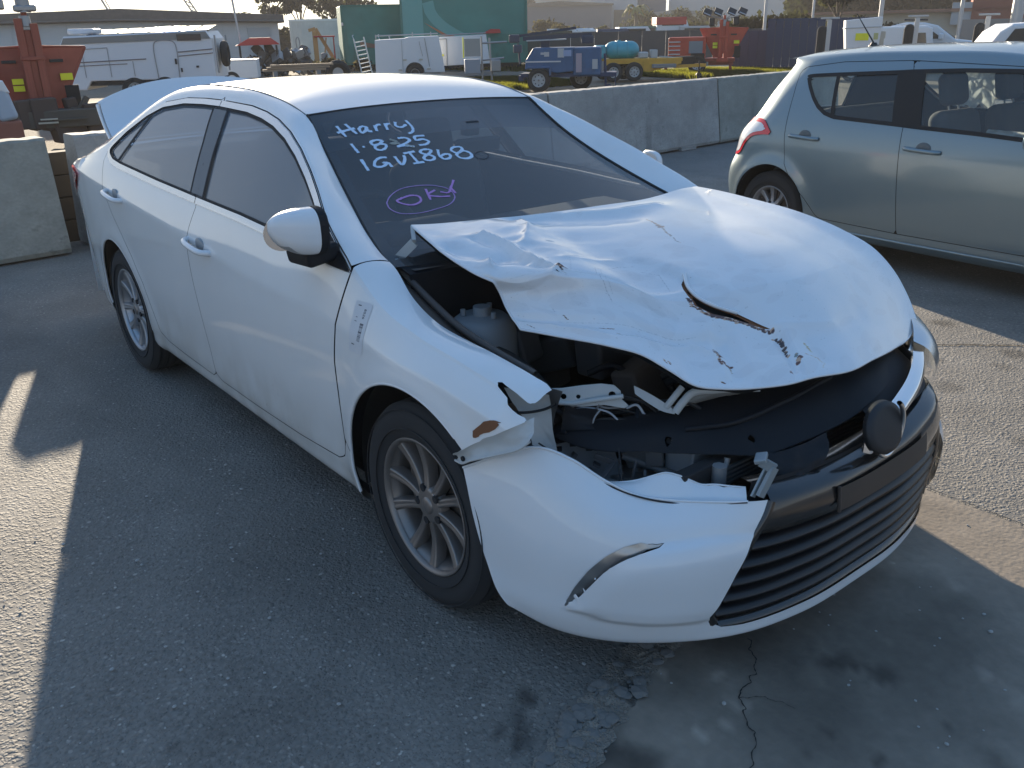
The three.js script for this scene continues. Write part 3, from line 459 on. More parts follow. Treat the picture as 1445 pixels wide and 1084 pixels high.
// ---------------------------------------------------------------- crumpled hood
const hoodGrid = (() => {
  const rear = splineN([[-0.40, 1.098, 0.60], [-0.40, 1.092, 0.55], [-0.37, 1.086, 0.40], [-0.31, 1.087, 0.20], [-0.26, 1.089, 0.05], [-0.22, 1.094, -0.10], [-0.21, 1.091, -0.25], [-0.24, 1.087, -0.40], [-0.27, 1.089, -0.55], [-0.30, 1.081, -0.68]], 12);
  const front = splineN([[0.15, 0.880, 0.60], [0.31, 0.889, 0.57], [0.45, 0.894, 0.54], [0.53, 0.881, 0.50], [0.60, 0.850, 0.47], [0.66, 0.813, 0.43], [0.70, 0.804, 0.38], [0.75, 0.805, 0.32], [0.79, 0.801, 0.22], [0.81, 0.803, 0.13], [0.84, 0.802, 0.04], [0.82, 0.789, -0.14], [0.78, 0.766, -0.33], [0.72, 0.750, -0.55], [0.68, 0.768, -0.645]], 12);
  const near = splineN([[-0.40, 1.098, 0.60], [-0.24, 1.064, 0.622], [-0.09, 1.031, 0.632], [0.0, 1.009, 0.62], [0.03, 0.997, 0.60], [0.03, 0.963, 0.58], [0.06, 0.922, 0.58], [0.15, 0.880, 0.60]], 12, [4]);
  const far = splineN([[-0.30, 1.081, -0.68], [-0.23, 1.072, -0.71], [-0.07, 1.055, -0.73], [0.15, 1.029, -0.74], [0.33, 0.99, -0.74], [0.46, 0.946, -0.73], [0.55, 0.881, -0.72], [0.61, 0.824, -0.70], [0.68, 0.768, -0.645]], 12);
  const re = (l) => { const s = [0]; for (let i = 1; i < l.length; i++) s.push(s[i - 1] + Math.hypot(l[i][0] - l[i - 1][0], l[i][1] - l[i - 1][1], l[i][2] - l[i - 1][2])); const T = s[s.length - 1]; return (t) => { const d = t * T; let i = 0; while (i < l.length - 2 && s[i + 1] < d) i++; const f = clamp((d - s[i]) / Math.max(1e-9, s[i + 1] - s[i]), 0, 1); return l[i].map((v, k) => lerp(v, l[i + 1][k], f)); }; };
  const R = re(rear), F = re(front), N = re(near), A = re(far), nt = 190, ns = 240, G = [];
  const ridge = (pts, w, amp, asym = 0) => { const d = lineDist(pts); return (s, t) => { const q = d(s, t) / w; return amp * Math.exp(-q * q); }; };
  const D = HOOD_CREASES(ridge);
  for (let i = 0; i <= nt; i++) {
    const t = i / nt, row = [];
    for (let j = 0; j <= ns; j++) {
      const s = j / ns, a = R(s), b = F(s), c = N(t), d = A(t), p00 = R(0), p10 = R(1), p01 = F(0), p11 = F(1);
      const p = [0, 1, 2].map((k) => (1 - t) * a[k] + t * b[k] + (1 - s) * c[k] + s * d[k] - ((1 - s) * (1 - t) * p00[k] + s * (1 - t) * p10[k] + (1 - s) * t * p01[k] + s * t * p11[k]));
      const m = sstep(0, 0.10, Math.min(s, 1 - s, t * 1.0, (1 - t) * 1.3));
      p[1] += m * (0.020 * Math.sin(Math.PI * clamp(s, 0, 1)) * Math.sin(Math.PI * t));
      const edge = sstep(0, 0.05, Math.min(s, 1 - s, t, 1 - t) + 0.012);
      for (const f of D) p[1] += f(s, t) * edge;
      row.push(p);
    }
    G.push(row);
  }
  return G;
})();
function HOOD_CREASES(ridge) {
  const kink = (pts, w, amp) => { // a fold: one side drops, the other rises
    const d = lineDist(pts), [a, b] = [pts[0], pts[pts.length - 1]], nx = -(b[1] - a[1]), ny = b[0] - a[0], l = Math.hypot(nx, ny);
    return (s, t) => { const q = d(s, t), sg = ((s - a[0]) * nx + (t - a[1]) * ny) / l; return amp * Math.tanh(sg / 0.012) * Math.exp(-q / w); };
  };
  const tent = (pts, w, amp) => { const d = lineDist(pts); return (s, t) => { const q = d(s, t) / w; return 1.85 * amp * Math.exp(-q * 1.1); }; };
  return [
    tent([[0.136, 0.206], [0.158, 0.347], [0.164, 0.533], [0.176, 0.623]], 0.013, 0.011), ridge([[0.112, 0.22], [0.135, 0.36], [0.140, 0.52]], 0.016, -0.009), ridge([[0.19, 0.30], [0.20, 0.50], [0.20, 0.60]], 0.03, -0.008),
    tent([[0.265, 0.10], [0.262, 0.16], [0.20, 0.32]], 0.02, 0.009), ridge([[0.20, 0.05], [0.22, 0.16]], 0.05, 0.010), ridge([[0.30, 0.02], [0.42, 0.10], [0.52, 0.13]], 0.06, -0.016), tent([[0.42, 0.03], [0.53, 0.07], [0.66, 0.085]], 0.03, 0.006),
    kink([[0.081, 0.487], [0.056, 0.529], [0.013, 0.663]], 0.05, 0.010), ridge([[0.02, 0.30], [0.10, 0.44]], 0.05, -0.018), tent([[0.075, 0.47], [0.05, 0.56]], 0.012, 0.008),
    kink([[0.42, 0.56], [0.405, 0.70], [0.44, 0.765], [0.50, 0.84]], 0.07, -0.010), ridge([[0.50, 0.84], [0.60, 0.87], [0.72, 0.86]], 0.035, -0.007), tent([[0.50, 0.835], [0.62, 0.855]], 0.02, 0.005),
    kink([[0.0, 0.90], [0.117, 0.897], [0.208, 0.90], [0.313, 0.836], [0.381, 0.839]], 0.05, -0.011), tent([[0.0, 0.955], [0.20, 0.955], [0.30, 0.90], [0.35, 0.86], [0.385, 0.91]], 0.014, 0.006),
    ridge([[0.41, 0.82], [0.395, 0.90], [0.40, 0.98]], 0.022, -0.016), tent([[0.383, 0.80], [0.380, 0.97]], 0.014, 0.007), tent([[0.43, 0.84], [0.425, 0.95]], 0.03, 0.007),
    tent([[0.498, 0.85], [0.500, 0.97]], 0.010, -0.007), tent([[0.515, 0.85], [0.518, 0.98]], 0.016, 0.006), tent([[0.545, 0.89], [0.56, 0.96]], 0.02, -0.005),
    ridge([[0.34, 0.30], [0.36, 0.55], [0.34, 0.75]], 0.07, -0.009), ridge([[0.14, 0.68], [0.30, 0.72]], 0.06, 0.006), ridge([[0.06, 0.70], [0.10, 0.84]], 0.03, -0.006), tent([[0.24, 0.48], [0.34, 0.45]], 0.02, 0.003),
    (s, t) => { const m = sstep(0.5, 0.2, s) * sstep(0.05, 0.25, t) + 0.8 * sstep(0.74, 0.92, t) * sstep(0.75, 0.5, s); return 0.0040 * m * (0.5 - Math.abs(noise.noise(s * 7.5 + 2.1, t * 6.0, 4.4)) * 1.7) + 0.0010 * m * (0.5 - Math.abs(noise.noise(s * 17, t * 15, 9.1)) * 1.7); },
    tent([[0.02, 0.40], [0.12, 0.50], [0.17, 0.62], [0.30, 0.60]], 0.016, -0.005), tent([[0.17, 0.62], [0.10, 0.74], [0.02, 0.80]], 0.016, 0.006), tent([[0.176, 0.623], [0.30, 0.70], [0.40, 0.66]], 0.016, 0.0045),
    (s, t) => 0.0018 * fbm(s * 6, t * 5, 3.3, 2) * (1 - 0.7 * sstep(0.55, 0.8, s)) + 0.0008 * fbm(s * 25, t * 22, 1.1, 2) * (1 - sstep(0.45, 0.6, s)),
  ];
}
const hood = sub(camry, 'hood', 'buckled white hood with a torn gash and rust chips');
{
  const gash = poly(HOOD_GASH());
  const s0 = gridSoup(hoodGrid, (a, b) => [b, a]);
  const s = clip(s0, (x, y, z, u, v) => -gash(u, v));
  const mat = phy({ color: 0xffffff, map: canvasTex(1024, 1024, drawHood), roughness: 0.36, roughnessMap: roughMap(0.8, 1, 9), clearcoat: 1, clearcoatRoughness: 0.05 });
  part(hood, 'hood_skin', geo(s), mat);
  part(hood, 'hood_liner', [geo(push(flip(clip(s0, (x, y, z, u, v) => Math.min(u, 1 - u, v, 1 - v) - 0.006)), 0.022))], M.dark);
  const rim = [hoodGrid[0], hoodGrid[hoodGrid.length - 1], hoodGrid.map((r) => r[0]), hoodGrid.map((r) => r[r.length - 1])];
  part(hood, 'hood_hem', rim.map((l) => tube(l.filter((_, i) => i % 3 === 0 || i === l.length - 1).map(([x, y, z]) => [x, y - 0.004, z]), 0.0042, 140, 6)), M.white);
  const lip = clip(clip(s0, (x, y, z, u, v) => 0.008 + gash(u, v)), (x, y, z, u, v) => 0.006 - gash(u, v));
  part(hood, 'torn_lip', geo(push(clip(lip, (x, y, z, u, v) => -gash(u, v) + 0.0045), -0.004)), M.rust, 'rusty torn edge of the gash');
  const curl = HOOD_GASH().slice(0, 6).map(([u, v]) => { const q = onGrid(hoodGrid, u, v, 0.004); return q.p; });
  part(hood, 'curled_edge', tube(curl, 0.006, 40, 6), M.white);
}
function HOOD_GASH() { return [[0.428, 0.588], [0.413, 0.634], [0.404, 0.681], [0.410, 0.712], [0.424, 0.738], [0.451, 0.768], [0.471, 0.799], [0.498, 0.838], [0.464, 0.808], [0.432, 0.778], [0.407, 0.761], [0.389, 0.721], [0.394, 0.662], [0.410, 0.615]]; }
function drawHood(c, W, H) {
  const r = rng(77); c.fillStyle = '#dfe0e1'; c.fillRect(0, 0, W, H);
  const X = (u) => u * W, Y = (v) => (1 - v) * H;
  c.globalAlpha = 0.05; for (let i = 0; i < 500; i++) { c.fillStyle = r() < 0.5 ? '#8a8378' : '#ffffff'; const R = 8 + r() * 40; c.beginPath(); c.ellipse(r() * W, r() * H, R, R * (0.3 + r() * 0.5), r() * 3, 0, 7); c.fill(); }
  c.globalAlpha = 1; // speckle of dirt
  for (let i = 0; i < 900; i++) { c.fillStyle = `rgba(70,60,52,${0.12 + 0.3 * r()})`; c.fillRect(r() * W, r() * H, 1 + r(), 1 + r()); }
  const chip = (pts, w, col) => { for (let k = 0; k < pts.length - 1; k++) { const [a, b] = [pts[k], pts[k + 1]]; const n = Math.ceil(Math.hypot((b[0] - a[0]) * W, (b[1] - a[1]) * H) / 1.5); for (let i = 0; i <= n; i++) { const t = i / n, ww = (w[0] + (w[1] - w[0]) * ((k + t) / (pts.length - 1))) * 0.85 * (0.4 + r()); c.fillStyle = r() < 0.75 ? col : '#c8a080'; c.beginPath(); c.ellipse(X(lerp(a[0], b[0], t)) + (r() - 0.5) * ww, Y(lerp(a[1], b[1], t)) + (r() - 0.5) * ww, ww * 0.6, ww * 0.5, 0, 0, 7); c.fill(); } } };
  for (const [p, w, col] of HOOD_MARKS) chip(p, w, col);
  c.lineWidth = 1.4; for (const [p, a] of HOOD_SCRATCH) { c.strokeStyle = `rgba(90,92,98,${a})`; c.setLineDash([7, 3, 2, 4]); c.beginPath(); p.forEach(([u, v], i) => i ? c.lineTo(X(u), Y(v)) : c.moveTo(X(u), Y(v))); c.stroke(); } c.setLineDash([]);
}
// ---------------------------------------------------------------- front bumper and grille
const bumpGrid = (() => {
  const half = [
    [[0.900, 0.150, 0], [0.89, 0.150, 0.25], [0.83, 0.150, 0.46], [0.735, 0.140, 0.60], [0.63, 0.132, 0.70], [0.50, 0.135, 0.775], [0.385, 0.165, 0.835]],
    [[0.935, 0.165, 0], [0.924, 0.165, 0.25], [0.868, 0.168, 0.475], [0.772, 0.160, 0.618], [0.660, 0.150, 0.722], [0.515, 0.152, 0.808], [0.395, 0.185, 0.862]],
    [[0.938, 0.192, 0], [0.928, 0.192, 0.25], [0.872, 0.195, 0.478], [0.778, 0.195, 0.632], [0.666, 0.195, 0.742], [0.517, 0.203, 0.832], [0.372, 0.21, 0.872]],
    [[0.945, 0.30, 0], [0.935, 0.30, 0.25], [0.882, 0.30, 0.480], [0.79, 0.30, 0.635], [0.672, 0.30, 0.748], [0.525, 0.30, 0.835], [0.325, 0.30, 0.880]],
    [[0.960, 0.42, 0], [0.950, 0.42, 0.25], [0.895, 0.42, 0.475], [0.80, 0.42, 0.628], [0.68, 0.425, 0.742], [0.52, 0.43, 0.832], [0.280, 0.43, 0.888]],
    [[0.965, 0.50, 0], [0.955, 0.50, 0.24], [0.898, 0.495, 0.455], [0.803, 0.50, 0.59], [0.675, 0.515, 0.70], [0.495, 0.56, 0.808], [0.255, 0.52, 0.888]],
    [[0.955, 0.572, 0], [0.945, 0.570, 0.23], [0.893, 0.567, 0.42], [0.797, 0.560, 0.525], [0.655, 0.559, 0.635], [0.445, 0.664, 0.778], [0.236, 0.562, 0.884]],
  ];
  const net = half.map((r) => [...r.slice().reverse(), ...r.slice(1).map(([x, y, z]) => [x, y, -z])]);
  return netSurface(net, 8, 9);
})();
const bumper = sub(camry, 'front_bumper', 'white front bumper with its headlight missing above');
const grilleEdge = poly([...[[0.418, 0.75], [0.418, 0.555], [0.471, 0.476], [0.511, 0.391], [0.541, 0.295], [0.557, 0.258], [0.550, 0.232], [0.515, 0.208], [0.46, 0.203]].map(([z, y]) => [-z, y]), ...[[0.46, 0.203], [0.515, 0.208], [0.550, 0.232], [0.557, 0.258], [0.541, 0.295], [0.511, 0.391], [0.471, 0.476], [0.418, 0.555], [0.418, 0.75]]]);
{
  const s = gridSoup(bumpGrid);
  const archCut = (q) => clip(q, (x, y, z) => Math.hypot(x, y - 0.345) - 0.0);
  const skin0 = clip(s, (x, y, z) => -grilleEdge(z, y));
  const fogBase = (x, y, z) => { // sunk pocket below the arch-shaped lamp
    if (z < 0) return 0; return 0; };
  // pocket: the panel under the lamp line is set back
  const line = [[0.785, 0.545], [0.70, 0.478], [0.655, 0.43], [0.62, 0.36], [0.59, 0.27]];
  const lampTop = [[0.582, 0.264], [0.604, 0.318], [0.637, 0.379], [0.671, 0.426], [0.701, 0.453], [0.737, 0.469], [0.775, 0.475]];
  const f = poly([...lampTop, [0.831, 0.488], [0.90, 0.491], [0.95, 0.492], [0.95, 0.24], [0.90, 0.24], [0.84, 0.236], [0.80, 0.233], [0.74, 0.229], [0.673, 0.234], [0.612, 0.247], [0.579, 0.256]]);
  const lampF = poly([...lampTop, [0.733, 0.4555], [0.700, 0.434], [0.668, 0.402], [0.643, 0.363], [0.612, 0.312]]);
  const skin = clip(skin0, (x, y, z) => Math.abs(z) > 0.45 ? -lampF(x, y) - 0.0015 : 1);
  for (let i = 0; i < skin.p.length; i += 3) { const x = skin.p[i], y = skin.p[i + 1], z = Math.abs(skin.p[i + 2]); const d = f(x, y); if (z > 0.45 && d > 0) { const k = sstep(0, 0.014, d) * 0.020 * sstep(0.95, 0.76, x) + sstep(0, 0.06, d) * 0.010; skin.p[i] -= skin.n[i] * k; skin.p[i + 1] -= skin.n[i + 1] * k; skin.p[i + 2] -= skin.n[i + 2] * k; } }
  const sk = toSmooth(skin);
  part(bumper, 'bumper_skin', sk, M.white);
  // arch-shaped lamp strips
  for (const sg of [1, -1]) {
    const q = clip(clip(s, (x, y, z) => z * sg - 0.45), (x, y, z) => lampF(x, y) + (x > 0.725 ? 0.001 : 0.009));
    const l = sub(bumper, 'fog_lamp'); part(l, 'lamp_pocket', geo(push(q, -0.003)), std(rgb(0.42, 0.42, 0.42), 0.28, 0.9, { bumpMap: noiseTex(128, 128, (u, v) => { const a = 0.5 + 0.5 * Math.sin(u * 80) * Math.sin(v * 80); return [a, a, a]; }), bumpScale: 0.002 })); part(l, 'lamp_lens', geo(push(clip(q, (x, y) => lampF(x, y) - 0.002), 0.001)), M.lampClear);
    const leds = [[0.668, 0.378], [0.652, 0.358], [0.636, 0.335]].map(([x, y]) => { let best = null, bd = 9; for (let i = 0; i < s.p.length; i += 3) { if (s.p[i + 2] * sg < 0.4) continue; const d = Math.hypot(s.p[i] - x, s.p[i + 1] - y); if (d < bd) { bd = d; best = i; } } return tf(new THREE.IcosahedronGeometry(0.0032, 1), { p: [s.p[best] + 0.003, s.p[best + 1], s.p[best + 2] + 0.003 * sg] }); });
    parts(l, 'lamp_reflector', leds, M.chrome);
  }
  // rolled upper lip and torn flange
  const topRow = bumpGrid[bumpGrid.length - 1].filter((p) => Math.abs(p[2]) > 0.42);
  const nr = topRow.filter((p) => p[2] > 0), fr = topRow.filter((p) => p[2] < 0);
  parts(bumper, 'bumper_edge', [tube(nr.filter((_, i) => i % 3 === 0), 0.004, 80, 6), tube(fr.filter((_, i) => i % 3 === 0), 0.004, 80, 6)], M.white);
  const fl = [[0.43, 0.672, 0.775], [0.50, 0.628, 0.735], [0.57, 0.588, 0.690], [0.63, 0.561, 0.648], [0.70, 0.549, 0.60], [0.78, 0.548, 0.53], [0.86, 0.560, 0.455]];
  const inn = [[0.445, 0.650, 0.755], [0.50, 0.610, 0.715], [0.565, 0.573, 0.665], [0.615, 0.575, 0.60], [0.675, 0.605, 0.555], [0.745, 0.580, 0.495], [0.835, 0.583, 0.43]];
  const top2 = splineN(fl, 6), in2 = splineN(inn, 6).map((p, i) => [p[0] + 0.006 * fbm(i * 0.9, 1, 2), p[1] + 0.010 * fbm(i * 0.8, 3, 1) * (i > 18 ? 1 : 0.1), p[2]]);
  const FG = []; for (let k = 0; k <= 4; k++) FG.push(top2.map((p, i) => p.map((v, c) => lerp(v, in2[i][c], k / 4) + (c === 1 ? 0.003 * Math.sin(k / 4 * 3.14) : 0))));
  part(bumper, 'torn_flange', [geo(gridSoup(FG)), tube(in2.filter((_, i) => i % 2 === 0), 0.0025, 60, 5)], M.white, 'jagged broken flange above the bumper');
  part(bumper, 'flange_gap', tube(fl.map(([x, y, z]) => [x + 0.006, y + 0.0035, z + 0.006]), 0.0026, 60, 5), M.black);
}
function sailF(x, y) { return SAIL(x, y); }
const SAIL = poly([[-0.615, 1.125], [-0.57, 1.104], [-0.49, 1.069], [-0.40, 1.022], [-0.352, 0.993], [-0.42, 0.998], [-0.60, 1.006], [-0.66, 1.009], [-0.64, 1.06]]);
function toSmooth(s) { // recompute normals after moving vertices: weld by position
  const map = new Map(), key = (i) => `${Math.round(s.p[i] * 5e3)},${Math.round(s.p[i + 1] * 5e3)},${Math.round(s.p[i + 2] * 5e3)}`, acc = [];
  const ids = []; for (let i = 0; i < s.p.length; i += 3) { const k = key(i); if (!map.has(k)) { map.set(k, acc.length); acc.push([0, 0, 0]); } ids.push(map.get(k)); }
  for (let t = 0; t < ids.length; t += 3) { const a = t * 3, u = [0, 1, 2].map((k) => s.p[a + 3 + k] - s.p[a + k]), v = [0, 1, 2].map((k) => s.p[a + 6 + k] - s.p[a + k]); const n = [u[1] * v[2] - u[2] * v[1], u[2] * v[0] - u[0] * v[2], u[0] * v[1] - u[1] * v[0]]; for (let k = 0; k < 3; k++) for (let c = 0; c < 3; c++) acc[ids[t + k]][c] += n[c]; }
  const n = []; for (const id of ids) { const q = acc[id], l = Math.hypot(...q) || 1; n.push(q[0] / l, q[1] / l, q[2] / l); } return geo({ p: s.p, n, u: s.u });
}
const bumpX = (y, z) => { // x of the bumper face at a height and sideways place
  const R = bumpGrid.length; let best = 0.9; for (let i = 0; i < R - 1; i++) { const row = bumpGrid[i], row2 = bumpGrid[i + 1]; if (y >= row[55]?.[1] && y <= row2[55]?.[1]) { const at = (r) => { for (let j = 0; j < r.length - 1; j++) if ((r[j][2] - z) * (r[j + 1][2] - z) <= 0) return lerp(r[j][0], r[j + 1][0], (z - r[j][2]) / (r[j + 1][2] - r[j][2] || 1)); return r[Math.floor(r.length / 2)][0]; }; const f = (y - row[55][1]) / (row2[55][1] - row[55][1]); return lerp(at(row), at(row2), f); } }
  return best;
};
{
  const grille = sub(camry, 'grille', 'black lower grille of wide curved slats');
  const halfW = curve([[0.19, 0.50], [0.215, 0.535], [0.258, 0.552], [0.295, 0.538], [0.391, 0.508], [0.476, 0.468], [0.555, 0.416], [0.7, 0.41]]);
  const band = (y0, y1, out0, out1, back, w = 1, n = 48) => { // a bar following the bumper's curve
    const sec = [[y0, out0 - back], [y0, out0], [lerp(y0, y1, 0.25), lerp(out0, out1, 0.4) + 0.003], [y1, out1], [y1, out1 - back]], G = [];
    for (let j = 0; j <= n; j++) { const t = j / n * 2 - 1; G.push(sec.map(([y, o]) => { const z = t * (halfW((y0 + y1) / 2) * w); return [bumpX(clamp((y0 + y1) / 2, 0.18, 0.56), z) + o, y, z]; })); }
    return gridSoup(G.reverse());
  };
  const G0 = []; for (let i = 0; i <= 8; i++) { const y = lerp(0.185, 0.60, i / 8), row = []; for (let j = 0; j <= 40; j++) { const z = -(j / 40 * 2 - 1) * (halfW(y) + 0.012); row.push([bumpX(clamp(y, 0.18, 0.56), z) - 0.055, y, z]); } G0.push(row); }
  part(grille, 'grille_back', geo(gridSoup(G0)), M.dark);
  for (const y of [0.262, 0.306, 0.355, 0.407, 0.459]) part(grille, 'slat', geo(band(y - 0.024, y, -0.006, -0.022, 0.03, 0.955)), M.grilleBlack);
  part(grille, 'lower_lip', geo(band(0.198, 0.226, -0.004, -0.02, 0.03, 0.97)), M.gloss);
  // surround
  const sur = []; for (const sg of [1, -1]) { const p = []; for (let i = 0; i <= 12; i++) { const y = lerp(0.222, 0.56, i / 12), z = (halfW(y) - 0.010) * sg; p.push([bumpX(clamp(y, 0.18, 0.56), z) - 0.012, y, z]); } sur.push(tube(p, 0.015, 24, 8)); }
  const lowp = []; for (let j = 0; j <= 30; j++) { const z = (j / 30 * 2 - 1) * 0.485; lowp.push([bumpX(0.2, z) - 0.006, 0.203, z]); } 
  parts(grille, 'grille_surround', sur, M.gloss);
  const ub = []; { const sec = [[0.478, -0.04], [0.482, -0.004], [0.52, 0.004], [0.558, 0.0], [0.578, -0.014], [0.588, -0.05], [0.592, -0.10], [0.56, -0.13], [0.48, -0.14]]; for (let j = 0; j <= 48; j++) { const t = 1 - j / 48 * 2; ub.push(sec.map(([y, o]) => { const z = t * (halfW(clamp(y, 0.48, 0.56)) - 0.004 - (t < 0 ? -0.22 * sstep(-0.3, -1, t) : 0)); return [bumpX(clamp(y, 0.18, 0.56), z) + o, y + 0.05 * sstep(0.1, -0.6, z) * sstep(0.47, 0.56, y), z]; })); } }
  part(grille, 'upper_bar', geo(gridSoup(ub)), M.gloss);
  const pl = []; for (let i = 0; i <= 3; i++) { const y = lerp(0.487, 0.553, i / 3), row = []; for (let j = 0; j <= 24; j++) { const z = lerp(0.20, -0.25, j / 24); row.push([bumpX(y, z) + 0.011, y + 0.035 * sstep(0.1, -0.6, z), z]); } pl.push(row); }
  part(grille, 'plate_recess', [geo(gridSoup(pl)), rod([bumpX(0.48, 0.203) + 0.01, 0.484, 0.203], [bumpX(0.55, 0.203) + 0.01, 0.556, 0.203], 0.005)], std(rgb(0.045, 0.035, 0.03), 0.5));
  // upper valley, emblem disc, surviving chrome wing
  const val = []; for (let i = 0; i <= 4; i++) { const t = i / 4, row = []; for (let j = 0; j <= 20; j++) { const z = lerp(-0.05, -0.66, j / 20); const xb = bumpX(0.55, clamp(z, -0.62, 0.5)); row.push([xb - 0.05 - 0.16 * t, lerp(0.635, 0.735, t) + 0.01 * sstep(0, -0.5, z), z]); } val.push(row); }
  part(grille, 'upper_grille_panel', geo(gridSoup(val)), M.blackPlastic);
  const em = sub(camry, 'badge', 'black round badge between the chrome wings');
  const C = [0.958, 0.662, 0.0];
  part(em, 'badge_disc', [tf(new THREE.LatheGeometry([[0, 0.012], [0.045, 0.010], [0.058, 0.004], [0.062, -0.012], [0.0, -0.02]].map((p) => new THREE.Vector2(...p)), 40), { r: [0, 0, -1.25], p: C, s: [1.2, 1, 1.45] })], M.black);
  part(em, 'badge_ring', tf(new THREE.TorusGeometry(0.063, 0.0055, 8, 48, Math.PI * 1.2).rotateZ(-Math.PI * 0.85), { r: [0, Math.PI / 2, 0], p: [C[0] + 0.012, C[1] - 0.002, C[2] - 0.004], s: [1, 1.22, 1.4] }), M.chrome);
  const wing = []; const wp = [[0.945, 0.664, -0.075, 0.036], [0.925, 0.672, -0.16, 0.040], [0.890, 0.682, -0.28, 0.044], [0.84, 0.694, -0.40, 0.046], [0.775, 0.706, -0.52, 0.046]];
  const wc = splineN(wp, 6); for (const [x, y, z, h] of wc) wing.push([[x - 0.03, y + h * 0.5, z], [x + 0.004, y + h * 0.42, z], [x + 0.012, y, z], [x + 0.004, y - h * 0.42, z], [x - 0.03, y - h * 0.5, z]].reverse());
  part(em, 'chrome_wing', geo(gridSoup(wing)), M.chrome);
  part(em, 'chrome_stub', prism([[0, -0.02], [0.045, -0.025], [0.02, 0.05], [0.008, 0.04]], 0.03, { bevel: 0.006, p: [0.955, 0.628, 0.075], r: [0, Math.PI / 2 + 0.3, 0] }), M.chrome);
  // far headlight
  const hl = sub(camry, 'headlight', 'surviving left headlight'); const Hn = [
    [[0.80, 0.625, -0.50], [0.76, 0.612, -0.60], [0.68, 0.60, -0.70], [0.56, 0.61, -0.79], [0.44, 0.66, -0.84]],
    [[0.805, 0.665, -0.50], [0.765, 0.665, -0.60], [0.68, 0.665, -0.71], [0.55, 0.69, -0.80], [0.40, 0.73, -0.845]],
    [[0.785, 0.70, -0.50], [0.745, 0.712, -0.59], [0.655, 0.725, -0.69], [0.52, 0.755, -0.775], [0.36, 0.785, -0.82]],
    [[0.75, 0.715, -0.49], [0.70, 0.735, -0.57], [0.61, 0.765, -0.66], [0.47, 0.80, -0.735], [0.32, 0.83, -0.77]]];
  const hg = gridSoup(netSurface(Hn, 5, 5)); part(hl, 'lamp_lens', geo(hg), M.lampClear); part(hl, 'lamp_housing', geo(push(hg, -0.03)), M.chromeSoft); parts(hl, 'lamp_bowl', [tf(new THREE.SphereGeometry(0.045, 20, 12), { p: [0.70, 0.675, -0.60] }), tf(new THREE.SphereGeometry(0.04, 20, 12), { p: [0.60, 0.70, -0.70] })], M.chrome);
}
